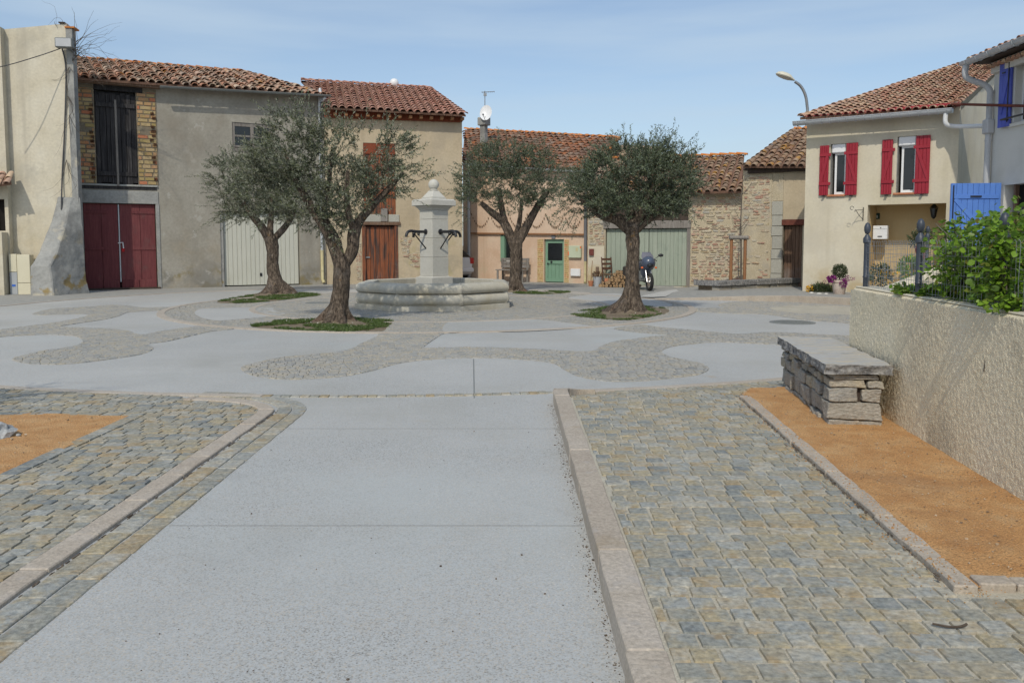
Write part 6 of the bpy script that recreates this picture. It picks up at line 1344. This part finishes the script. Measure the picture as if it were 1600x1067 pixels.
# grass in the beds
def grass_bed(poly, label_soil, n, clear, hmax=.11):
    P = ccw(np.array(poly)); x0, y0 = P.min(0); x1, y1 = P.max(0); mb = MB()
    G = nrg.uniform((x0, y0), (x1, y1), (n*3, 2)); G = G[inside(P, G)]
    cx_, cy_, cr_ = clear; keep = []
    for x, y in G:
        d = math.hypot(x-cx_, y-cy_); k = noise.noise((x*1.5, y*1.5, 5))
        if d < cr_*(.75+.5*rng.random()) or k+.35*noise.noise((x*5, y*5, 9)) < -.08: continue
        keep.append((x, y, k))
    pts, dirs, tn = [], [], []
    for x, y, k in keep[:n]:
        hh = hmax*(.45+.6*rng.random()*(1+k))
        for j in range(5): pts.append((x+rng.gauss(0, .02), y+rng.gauss(0, .02), .012)); a = rng.uniform(0, 6.28); dirs.append((math.cos(a), math.sin(a), rng.uniform(.2, 1.2))); tn.append(rng.random())
    sm = MB(); pp = P; sm.add([(p[0], p[1], .009) for p in pp], [tuple(range(len(pp)))]); b = struct(sm, 'planting_bed', 'soil')
    o = leaves('grass', 'grass', None, pts, dirs, hmax*.6, .014, np.array(tn)); o['kind'] = 'stuff'; o['label'] = label_soil
    dm = MB(); m = 22; vs = [(cx_, cy_, .12)]
    for rr, z in ((.25, .11), (.5, .05), (.8, .012)): vs += [(cx_+rr*cr_*1.3*math.cos(2*math.pi*i/m)*(1+.2*noise.noise((i*.9, rr, 1))), cy_+rr*cr_*1.3*math.sin(2*math.pi*i/m), z+.02*noise.noise((i*.8, rr*4, 2))) for i in range(m)]
    fs = [(0, 1+i, 1+(i+1) % m) for i in range(m)]+[(1+k*m+i, 1+(k+1)*m+i, 1+(k+1)*m+(i+1) % m, 1+k*m+(i+1) % m) for k in range(2) for i in range(m)]
    dm.add(vs, fs); struct(dm, 'soil_mound', 'soil', None, smooth=60)
    fl = [(x, y, .05+.04*rng.random()) for x, y, k in keep[:n] if rng.random() < .02]
    if fl: o = leaves('clover_flowers', 'white_flower', None, fl, [(rng.gauss(0, 1), -1, .3) for _ in fl], .03, .03, nrg.random(len(fl))); o['kind'] = 'stuff'
grass_bed(bed1, 'grass and clover round the nearest olive tree', 2600, (at_depth(525, 505, 16.6).x, 16.65, .55))
grass_bed(bed2, 'thin grass round the thick trunked olive tree', 1700, (at_depth(985, 490, 18.9).x, 18.9, .7), .09)
grass_bed(bed3, 'grass strip round the smaller olive tree', 1700, (at_depth(430, 460, 26).x, 26, .7), .11)
grass_bed(bed4, 'grass strip at the foot of the forked olive tree', 900, (at_depth(800, 456, 27.4).x, 27.4, .4), .1)

# ------------------------------------------------------------------ shrub behind the wire fence
def leaf_quad(name, mat, L_=.04, Wd=.035):
    mb = MB(); prof = [(0, 0, 0), (.3, .42, .06), (.62, .46, .05), (.85, .26, .02), (1, 0, -.05)]
    vs = [(0, 0, 0)]; 
    for t, w_, z in prof[1:-1]: vs += [(t*L_, w_*Wd, z*L_), (t*L_, 0, -.03*L_), (t*L_, -w_*Wd, z*L_)]
    vs.append((L_, 0, -.06*L_)); fs = [(0, 2, 1), (0, 3, 2)]
    for k in range(2): a = 1+3*k; fs += [(a, a+1, a+4, a+3), (a+1, a+2, a+5, a+4)]
    fs += [(7, 8, 10), (8, 9, 10)]; mb.add(vs, fs); return mb
shb = thing('leafy_shrub', 'bright green leafy shrub growing through the wire fence', 'shrub', (0, 0, 0))
sw_mb = MB(); lv = []; rs = random.Random(21)
cl_ = [(1545, 410, 5.9, .42, .34, .3, 900), (1600, 395, 5.5, .36, .36, .3, 600), (1520, 435, 6.1, .26, .2, .25, 420), (1500, 395, 6.3, .2, .2, .22, 260), (1560, 360, 5.8, .16, .12, .18, 150), (1590, 460, 5.4, .3, .17, .2, 380), (1545, 470, 5.8, .2, .14, .16, 240), (1437, 461, 6.75, .2, .08, .1, 200), (1475, 462, 6.4, .2, .12, .12, 220), (1415, 452, 7.0, .12, .04, .06, 60), (1545, 488, 5.62, .1, .05, .06, 50), (1478, 360, 6.4, .05, .12, .06, 26), (1500, 352, 6.2, .05, .12, .06, 26), (1640, 420, 5.1, .35, .35, .3, 400), (1563, 390, 5.12, .12, .2, .06, 150), (1560, 440, 5.12, .16, .16, .06, 150), (1585, 475, 5.0, .16, .08, .06, 90)]
for ci, (x, y, Y, rx, rz, ry, n) in enumerate(cl_):
    c = at_depth(x, y, Y)
    if ci < len(cl_)-3: c.x = max(c.x, FX(Y)-.05)
    for i in range(int(n*1.7)):
        u = Vector((rs.gauss(0, .5), rs.gauss(0, .5), rs.gauss(0, .5)))
        if u.length > 1.1: u = u.normalized()*rs.random()
        p = c+Vector((u.x*rx, u.y*ry, u.z*rz)); 
        if p.z < WT+.02 and p.x < WX(p.y)+.26: p.z = WT+.02+rs.random()*.05
        d = Vector((u.x+rs.gauss(0, .6)-.2, u.y+rs.gauss(0, .6)-.3, rs.gauss(0, .5)-.1)).normalized(); lv.append((p, d, rs.uniform(.65, 1.35)))
    for i in range(max(2, n//45)):
        p = c+Vector((rs.gauss(0, .4)*rx, rs.gauss(0, .4)*ry, rs.uniform(-.2, 1)*rz)); sw_mb.tube(bez([Vector((c.x+.05+rs.gauss(0, .06), Y+rs.gauss(0, .08), .8)), c.lerp(p, .5)-Vector((0, 0, .1)), p], 4), [.006]*4+[.004]*4+[.002], 5)
sw_mb.build('stem', 'twig', shb)
q = leaf_quad('leaf', 'shrub_leaf'); lm_ = q.mesh('leaf', 'shrub_leaf', smooth=80)
lv.sort(key=lambda t: t[0].length); rest = MB()
for i, (p, d, k) in enumerate(lv):
    T = Matrix.Translation(p) @ d.to_track_quat('X', 'Z').to_matrix().to_4x4() @ Matrix.Rotation(rs.gauss(0, .7), 4, 'X') @ Matrix.Diagonal((k, k, k, 1))
    if i % 12 == 0 and i < 3600: link('leaf', lm_, shb, T)
    else: rest.add([T @ Vector(v) for v in q.v], q.f, rs.random())
rest.build('foliage', 'shrub_leaf', shb, smooth=80, kind='stuff')

# ------------------------------------------------------------------ plants and pots
def bush(parent, c, r, n, mat, ln, wd, name='foliage', flat=1.):
    pts, dirs = [], []
    for i in range(n): u = Vector((rng.gauss(0, 1), rng.gauss(0, 1), rng.gauss(0, 1))).normalized()*rng.uniform(.5, 1); pts.append(Vector(c)+Vector((u.x*r, u.y*r, u.z*r*flat))); dirs.append((u.x+rng.gauss(0, .5), u.y+rng.gauss(0, .5), u.z+rng.gauss(0, .5)+.2))
    return leaves(name, mat, parent, pts, dirs, ln, wd, nrg.random(n))
p = gp(1311, 461, .14); po = thing('flower_pot', 'weathered pale pot with a clipped ball shrub and purple flowers', 'flower pot', (p[0], p[1], .13))
mb = MB(); mb.lathe([(.13, 0), (.15, .02), (.2, .36), (.225, .38), (.225, .44), (.2, .44), (.19, .38), (.001, .38)], 18); mb.build('pot', 'pale_pot', po, smooth=40)
bush(po, (0, 0, .68), .2, 1500, 'dark_leaf', .05, .022); mb = MB(); mb.tube([(0, 0, .36), (0, 0, .6)], .02, 6); mb.build('stem', 'twig', po)
bush(po, (-.24, -.05, .46), .13, 220, 'purple_flower', .05, .045, 'blossom', .7); bush(po, (.02, -.2, .36), .1, 150, 'purple_flower', .05, .045, 'blossom', 1.2); bush(po, (.26, -.02, .48), .13, 60, 'purple_flower', .045, .035, 'blossom', .6)
p = gp(1284, 457.5, .13); yb = thing('flower_clump', 'low clump of yellow flowers beside the pale pot', 'flowers', (p[0], p[1], .12)); bush(yb, (0, 0, .1), .34, 900, 'dark_leaf', .12, .03, flat=.45); bush(yb, (-.38, -.05, .14), .09, 60, 'yellow_flower', .06, .05, 'blossom'); bush(yb, (.28, -.15, .14), .07, 40, 'yellow_flower', .06, .05, 'blossom'); bush(yb, (.1, -.1, .3), .2, 40, 'purple_flower', .04, .03, 'blossom', .4)
for i, (x, y, lb) in enumerate(((1268, 459.5, 'white pebble left of the yellow flowers'), (1280, 461, 'larger white pebble before the yellow flowers'), (1291, 461.5, 'white pebble right below the yellow flowers'))):
    p = gp(x, y, .13); mb = MB(); mb.ball((0, 0, 0), (.07+.02*(i == 1), .06, .045), 10); o = link('white_stone', mb.mesh('white_stone', 'white_plaster', smooth=60), None, Matrix.Translation((p[0], p[1], .15))); tag(o, lb, 'stone')
c = at_depth(1448, 385, 22.9); fp_ = thing('hanging_pot', 'dark red pot with a trailing plant in the porch', 'flower pot', (c.x, 22.9+.3, c.z-.35))
mb = MB(); mb.lathe([(.1, 0), (.17, .3), (.19, .3), (.19, .35), (.001, .33)], 14); mb.build('pot', 'red_paint', fp_, smooth=40); bush(fp_, (0, 0, .55), .38, 420, 'dark_leaf', .09, .04, flat=.7)
mb = MB(); mb.box(-.2, .2, -.2, .2, -1.6, -.0); mb.build('stand', 'wood_dark', fp_)
for x, y, Y, n, lb, fl in ((1376, 430, 16., 300, 'small green plant with orange flowers behind the wire fence', 1), (1423, 422, 14., 260, 'slim leafy plant between the fence posts', 0)):
    c = at_depth(x, y, Y); g_ = thing('court_plant', lb, 'plant', (c.x, Y, .72)); bush(g_, (0, 0, c.z-.72), .2, n, 'shrub_leaf' if not fl else 'dark_leaf', .09, .04, flat=1.1); mb = MB(); mb.tube([(0, 0, 0), (0.02, 0, c.z-.72)], .012, 6); mb.build('stem', 'twig', g_)
    if fl: bush(g_, (.35, 0, .25), .4, 120, 'yellow_flower', .07, .05, 'blossom', .4)
# sapling and its stakes in front of the stone wall
sx = at_depth(1158, 437, 28.2); sa = thing('sapling', 'leafless sapling tied between two wooden stakes by the stone wall', 'tree', (sx.x, 28.2, 0))
rel = lambda x, y, d=0.: at_depth(x, y, 28.2+d)-Vector((sx.x, 28.2, 0))
mb = MB(); mb.tube(bez([(0, 0, 0), rel(1158, 400), rel(1157.5, 350), rel(1159, 310), rel(1160, 285)], 5), [.035-.0013*i for i in range(21)], 8); tr = mb.build('trunk', 'twig', sa, smooth=60)
for i in range(14):
    y0_ = rng.uniform(300, 362); a = rel(1158, y0_); k = rng.choice((-1, 1)); b = a+Vector((k*rng.uniform(.15, .32), rng.uniform(-.2, .2), rng.uniform(.1, .3))); mb = MB(); mb.tube([a, a.lerp(b, .5)+Vector((0, 0, -.03)), b, b+Vector((k*.08, 0, .16))], [.011, .008, .006, .003], 5); mb.build('branch', 'twig', tr)
st_ = thing('tree_stake', 'two brown timber stakes with a grey padded crossbar', 'tree stake', (sx.x, 28.2, 0))
for x in (1143, 1164.5): q = rel(x, 374); mb = MB(); mb.tube([(q.x, 0, 0), (q.x, 0, q.z+.04)], .055, 10); mb.build('post', 'wood_stake', st_, smooth=40)
mb = MB(); a, b = rel(1139, 371.5), rel(1168.5, 371.5); mb.tube([a+Vector((0, -.05, 0)), b+Vector((0, -.05, 0))], .065, 10); mb.build('crossbar', 'wood_grey', st_, smooth=40)
# stone edged planter below it
a, b = Vector((*gp(1123, 456.5, .05), 0)), Vector((*gp(1250, 447, .12), 0)); pl = thing('stone_planter', 'low planter with dark stone coping before the stone barn', 'planter', (a.x, a.y, 0), math.atan2((b-a).y, (b-a).x)); ln = (b-a).length
mb = MB(); mb.box(.05, ln, .05, .9, 0, .3); mb.build('fill', 'soil', pl); x = 0.
while x < ln-.1: l = min(rng.uniform(.35, .7), ln-x); rough_block(x+.008, x+l-.008, 0, .3, -.02, .22+.0, 'stone', 'schist', pl, jit=.015); x += l
x = -.06
while x < ln-.1: l = min(rng.uniform(.55, 1.1), ln+.04-x); rough_block(x+.008, x+l-.008, -.06, .36, .235, .40, 'coping_stone', 'slab_edge', pl, jit=.012); x += l
rough_block(-.08, .2, .36, 1.0, .235, .40, 'coping_stone', 'slab_edge', pl)
for x, lb in ((1087, 'small weed tuft at the foot of the green garage frame'), (1102, 'broader weed tuft growing against the rubble wall'), (1118, 'weed tuft beside the end of the stone planter')):
    c = gp(x, 446, 0); o = thing('weed', lb, 'weed', (*c, 0)); bush(o, (0, 0, .12), .2 if x == 1102 else .13, 180, 'dark_leaf', .16, .03, flat=.8)

# ------------------------------------------------------------------ things by the garage
w = GAR.world; rz = GAR.o.rotation_euler.z
c = GAR.at3(934, 446, -.45); bu = thing('bucket', 'pale grey bucket with dry plant stems by the masonry pier', 'bucket', w(c.x, -.5, 0), rz)
mb = MB(); mb.lathe([(.13, 0), (.17, .36), (.175, .36), (.165, .34), (.001, .33)], 16); mb.build('pail', 'box_grey', bu, smooth=40); bush(bu, (0, 0, .42), .18, 160, 'straw_brown', .12, .03, 'dry_stems', .5); mb = MB(); mb.tube([(0, 0, .3), (-.01, 0, .72)], .06, 8); mb.build('stump', 'log_bark', bu)
c = GAR.at3(925, 446, -.6); tp = thing('terracotta_pot', 'small terracotta pot beside the grey bucket', 'pot', w(c.x-.05, -.6, 0), rz); mb = MB(); mb.lathe([(.07, 0), (.1, .17), (.11, .17), (.11, .2), (.001, .18)], 14); mb.build('pot', 'terracotta', tp, smooth=40); mb = MB(); mb.tube([(0, 0, .15), (.03, .1, .95)], .012, 5); mb.build('cane', 'wood_stake', tp)
c0, c1 = GAR.at3(948, 440, -.5), GAR.at3(961, 440, -.5); chh = thing('chair', 'old brown ladder back chair against the green doors', 'chair', w((c0.x+c1.x)/2-.03, -.5, 0), rz+R(48)); wd = .2
for x in (-wd, wd): mb = MB(); mb.tube([(x, .2, 0), (x, .2, .45), (x*1.04, .27, 1.08)], .022, 8); mb.build('leg', 'chair_wood', chh); mb = MB(); mb.tube([(x, -.18, 0), (x, -.18, .46)], .022, 8); mb.build('leg', 'chair_wood', chh)
mb = MB(); mb.box(-wd-.02, wd+.02, -.21, .2, .43, .47); mb.build('seat', 'straw_brown', chh, bevel=.01)
for z in (.62, .79, .96): mb = MB(); mb.box(-wd, wd, .215+(z-.45)*.11, .235+(z-.45)*.11, z, z+.08); mb.build('slat', 'chair_wood', chh)
for y_, z in ((-.18, .2), (.2, .2)): mb = MB(); mb.tube([(-wd, y_, z), (wd, y_, z)], .014, 6); mb.build('stretcher', 'chair_wood', chh)
c = GAR.at3(957, 440, -.7); cr_ = thing('brick_heap_board', 'orange red tray lying on the firewood by the chair', 'tray', w(c.x+.1, -.95, .2), rz); mb = MB(); mb.box(-.3, .3, -.12, .12, 0, .03); mb.build('base', 'terracotta', cr_); mb = MB(); mb.box(-.3, .3, -.13, -.12, .0, .13); mb.build('side', 'terracotta', cr_)
k = 0; rows = [(0, 12, .0), (.11, 10, .1), (.21, 8, .32), (.31, 6, .42), (.41, 5, .52), (.5, 3, .62)]; u0 = GAR.at(944, 440, -.6)[0]; ordn = ['first', 'second', 'third', 'fourth', 'fifth', 'sixth', 'seventh', 'eighth', 'ninth', 'tenth', 'eleventh', 'twelfth']; names = ['lowest', 'second', 'third', 'fourth', 'fifth', 'topmost']
for ri, (z, n_, off) in enumerate(rows):
    for i in range(n_):
        r_ = rng.uniform(.05, .075); x = u0+off+i*.125+rng.gauss(0, .01)
        lo = thing('firewood_log', f'{ordn[i]} sawn log from the chair in the {names[ri]} row of the firewood pile', 'log', w(x, -1.15+rng.uniform(-.05, .05), z+.06), rz+rng.gauss(0, .12), 'sawn logs stacked by the green garage doors')
        mb = MB(); mb.tube([(0, 0, 0), (0, .4, rng.gauss(0, .01))], r_, 9, caps=False); mb.build('bark', 'log_bark', lo, smooth=50); mb = MB(); mb.lathe([(.001, 0), (r_*.97, 0)], 9, Matrix.Translation((0, -.001, 0)) @ Matrix.Rotation(R(90), 4, 'X')); mb.build('cut_end', 'log_end', lo)
# motorcycle behind the thick olive trunk
mx = at_depth(1002, 450, 28.4); mo = thing('motorcycle', 'dark blue touring motorcycle parked behind the thick olive trunk', 'motorcycle', (mx.x+.05, 28.5, 0), R(-80))
def wheel(x):
    mb = MB(); m = 20; k = 8; vs = [(x+(.255+.055*math.cos(2*math.pi*j/k))*math.cos(2*math.pi*i/m), .06*math.sin(2*math.pi*j/k), .31+(.255+.055*math.cos(2*math.pi*j/k))*math.sin(2*math.pi*i/m)) for i in range(m) for j in range(k)]
    mb.add(vs, [(i*k+j, i*k+(j+1) % k, ((i+1) % m)*k+(j+1) % k, ((i+1) % m)*k+j) for i in range(m) for j in range(k)]); wo_ = mb.build('wheel', 'rubber', mo, smooth=60)
    mb = MB(); T = Matrix.Translation((x, 0, .31)) @ Matrix.Rotation(R(90), 4, 'X'); mb.lathe([(.19, -.03), (.2, -.03), (.2, .03), (.19, .03)], 20, T); mb.lathe([(.04, -.07), (.04, .07)], 10, T)
    for i in range(6): a = R(60*i); mb.tube([(x, 0, .31), (x+.2*math.cos(a), 0, .31+.2*math.sin(a))], .012, 5)
    mb.build('rim', 'chrome', wo_, smooth=40)
wheel(.74); wheel(-.72)
mb = MB(); T = Matrix.Identity(4)
for y_ in (-.09, .09): mb.tube([(.74, y_, .31), (.46, y_, .98)], .026, 8)
mb.build('fork', 'chrome', mo, smooth=50)
mb = MB(); mb.tube(bez([(.42, 0, .92), (.2, 0, .92), (-.05, 0, .85), (-.3, 0, .8)], 5), [.1+.08*math.sin(math.pi*i/15) for i in range(16)], 12); mb.build('fuel_tank', 'bike_blue', mo, smooth=60)
mb = MB(); mb.tube(bez([(-.12, 0, .84), (-.4, 0, .8), (-.7, 0, .86), (-.95, 0, .9)], 5), [.12, .13, .14, .14, .14, .14, .14, .13, .13, .12, .11, .1, .09, .08, .07, .05], 10); mb.build('seat', 'rubber', mo, smooth=60)
mb = MB(); mb.tube(bez([(.8, 0, .86), (.62, 0, .92), (.45, 0, .86), (.3, 0, .62), (.1, 0, .45)], 5), [.06, .13, .18, .21, .23, .24, .25, .25, .24, .23, .22, .21, .2, .19, .18, .17, .16, .15, .14, .13, .12], 12); mb.build('fairing', 'bike_blue', mo, smooth=60)
mb = MB(); mb.ball((.8, 0, .86), (.07, .12, .08), 12); mb.build('headlight', 'glass', mo, smooth=60)
mb = MB(); vs = [(x, y_, z) for x, z, hw in ((.72, .98, .2), (.58, 1.16, .21), (.42, 1.3, .14)) for y_ in (-hw, -hw*.5, 0, hw*.5, hw)]; vs = [(v[0]-abs(v[1])*.5, v[1], v[2]) for v in vs]; mb.add(vs, [(i*5+j, i*5+j+1, (i+1)*5+j+1, (i+1)*5+j) for i in range(2) for j in range(4)]); mb.build('windscreen', 'screen_grey', mo, smooth=60)
mb = MB(); mb.box(-.25, .32, -.16, .16, .3, .66); mb.build('engine', 'grey_metal', mo, bevel=.05)
mb = MB(); mb.tube([(.3, .14, .4), (.0, .18, .26), (-.4, .2, .3), (-.85, .2, .42)], [.025, .03, .06, .065], 10); mb.tube([(.3, -.14, .4), (.0, -.18, .26), (-.4, -.2, .3), (-.85, -.2, .42)], [.025, .03, .06, .065], 10); mb.build('exhaust', 'chrome', mo, smooth=50)
for y_ in (-1, 1):
    mb = MB(); mb.tube([(.46, y_*.05, 1.0), (.36, y_*.3, 1.04), (.26, y_*.4, 1.0)], .017, 8); hb_ = mb.build('handlebar', 'rubber', mo); mb = MB(); mb.tube([(.5, y_*.22, 1.05), (.52, y_*.4, 1.17)], .01, 6); mb.ball((.51, y_*.46, 1.19), (.035, .1, .055), 10); mb.build('mirror', 'iron_black', hb_, smooth=60)
    mb = MB(); mb.ball((.66, y_*.24, .78), (.05, .045, .035), 8); mb.build('indicator', 'orange_plastic', mo, smooth=60)
    mb = MB(); mb.box(-.95, -.5, y_*.2, y_*.42, .45, .8); mb.build('pannier', 'iron_black', mo, bevel=.05)
    mb = MB(); mb.box(-.02, .02, y_*.16, y_*.34, .3, .33); mb.build('footrest', 'rubber', mo)
mb = MB(); mb.tube([(-.05, -.1, .3), (-.1, -.3, .02), (-.2, -.34, .01)], .015, 6); mb.build('side_stand', 'iron_black', mo)
# car in the gap behind the tan house
ax = Vector((-.77, .64, 0)).normalized(); ca = thing('parked_car', 'pale blue hatchback parked in the gap behind the tan house', 'car', (-2.12, 34.95, 0), math.atan2(ax.y, ax.x))
secs = [(0.0, .45, .9, .95, .66), (.06, .3, .95, 1.0, .74), (.25, .24, .98, 1.22, .78), (.6, .2, .95, 1.42, .8), (1.2, .2, .95, 1.47, .8), (2.0, .2, .93, 1.44, .8), (2.55, .2, .92, 1.02, .8), (3.2, .22, .86, .9, .76), (3.55, .3, .7, .75, .62)]
def loft(sel, mat, name, inset=0., roof_=True):
    mb = MB(); vs = []
    for x, zb, zw, zt_, hw in secs:
        rh = hw*.74 if zt_-zw > .1 else hw*.9
        ringp = [(-hw*.95, zb), (-hw, (zb+zw)/2), (-hw*.97, zw), (-rh, zt_-.03), (-rh*.8, zt_), (rh*.8, zt_), (rh, zt_-.03), (hw*.97, zw), (hw, (zb+zw)/2), (hw*.95, zb)]
        vs += [(x, y_, z) for y_, z in ringp]
    fs = [(i*10+j, i*10+(j+1) % 10, (i+1)*10+(j+1) % 10, (i+1)*10+j) for i in range(len(secs)-1) for j in range(10) if sel(i, j)]
    if sel(-1, 0): fs += [tuple(range(10)), tuple(reversed(range((len(secs)-1)*10, len(secs)*10)))]
    mb.add(vs, fs); return mb.build(name, mat, ca, smooth=50)
glz = lambda i, j: (j in (2, 6) and 1 <= i <= 5) or (i in (1, 2) and j in (3, 4, 5)) or (i == 5 and j in (3, 4, 5))
loft(lambda i, j: not glz(i, j) if i >= 0 else True, 'car_paint', 'body'); loft(lambda i, j: glz(i, j) if i >= 0 else False, 'glass', 'window')
for x in (.7, 2.9):
    for y_ in (-.78, .78): mb = MB(); T = Matrix.Translation((x, y_, .3)) @ Matrix.Rotation(R(90), 4, 'X'); mb.lathe([(.16, -.09), (.29, -.09), (.3, -.06), (.3, .06), (.29, .09), (.16, .09)], 20, T); wh = mb.build('wheel', 'rubber', ca, smooth=40); mb = MB(); mb.lathe([(.001, -.085), (.17, -.085), (.17, .085), (.001, .085)], 16, T); mb.build('rim', 'chrome', wh, smooth=40)
for y_ in (-1, 1): mb = MB(); mb.box(-.02, .1, y_*.52, y_*.78, .72, .98); mb.build('tail_light', 'red_lens', ca, bevel=.03)
mb = MB(); mb.box(-.07, .15, -.74, .74, .36, .56); mb.build('bumper', 'car_paint', ca, bevel=.05)
# weathered wooden bench box before the pink house window
w = PINK.world; c0, c1 = PINK.at(776, 410, -.6)[0], PINK.at(820, 410, -.6)[0]; zt = PINK.at(790, 405, -.6)[1]; bx = thing('wooden_bench', 'weathered grey wooden bench below the pink house window', 'bench', w(c0, -.7, 0), PINK.o.rotation_euler.z); ln = c1-c0
for i in range(3): mb = MB(); mb.box(0, ln, i*.14, i*.14+.12, zt*.55-.04, zt*.55); mb.build('seat_board', 'wood_grey', bx, bevel=.006)
for i in range(3): mb = MB(); mb.box(0, ln, .42, .45, zt*.62+i*.14, zt*.62+i*.14+.12); mb.build('back_board', 'wood_grey', bx, bevel=.006)
for x in (.05, ln-.12):
    for y_ in (.02, .4): mb = MB(); mb.box(x, x+.07, y_, y_+.06, 0, zt*.55-.045 if y_ < .1 else zt); mb.build('leg', 'wood_grey', bx, bevel=.005)
# bare tree just outside the picture at the left; its shadow falls on the sand
bt = thing('bare_tree', 'bare young tree standing left of the sand bed', 'tree', (-6.5, 5.9, 0)); rs = random.Random(4)
mb = MB(); mb.tube([(0, 0, 0), (.03, .02, 1.0), (-.02, 0, 2.0), (.05, .04, 3.0)], [.07, .06, .05, .025], 10); tr = mb.build('trunk', 'bark', bt, smooth=60)
for i in range(26):
    z = rs.uniform(1.0, 2.8); a = rs.uniform(-.9, 1.2); p = Vector((0, 0, z)); d = Vector((math.cos(a), math.sin(a), rs.uniform(.1, .7))); l = rs.uniform(.7, 1.5)
    mb = MB(); p1 = p+d*l*.5; p2 = p1+(d+Vector((0, 0, .25)))*l*.5; mb.tube([p, p1, p2], [.028, .018, .006], 6)
    for k in range(5): b0 = p.lerp(p2, rs.uniform(.3, .95)); mb.tube([b0, b0+Vector((rs.gauss(.15, .25), rs.gauss(0, .25), rs.uniform(.1, .35)))], [.009, .003], 4)
    mb.build('branch', 'bark', tr)
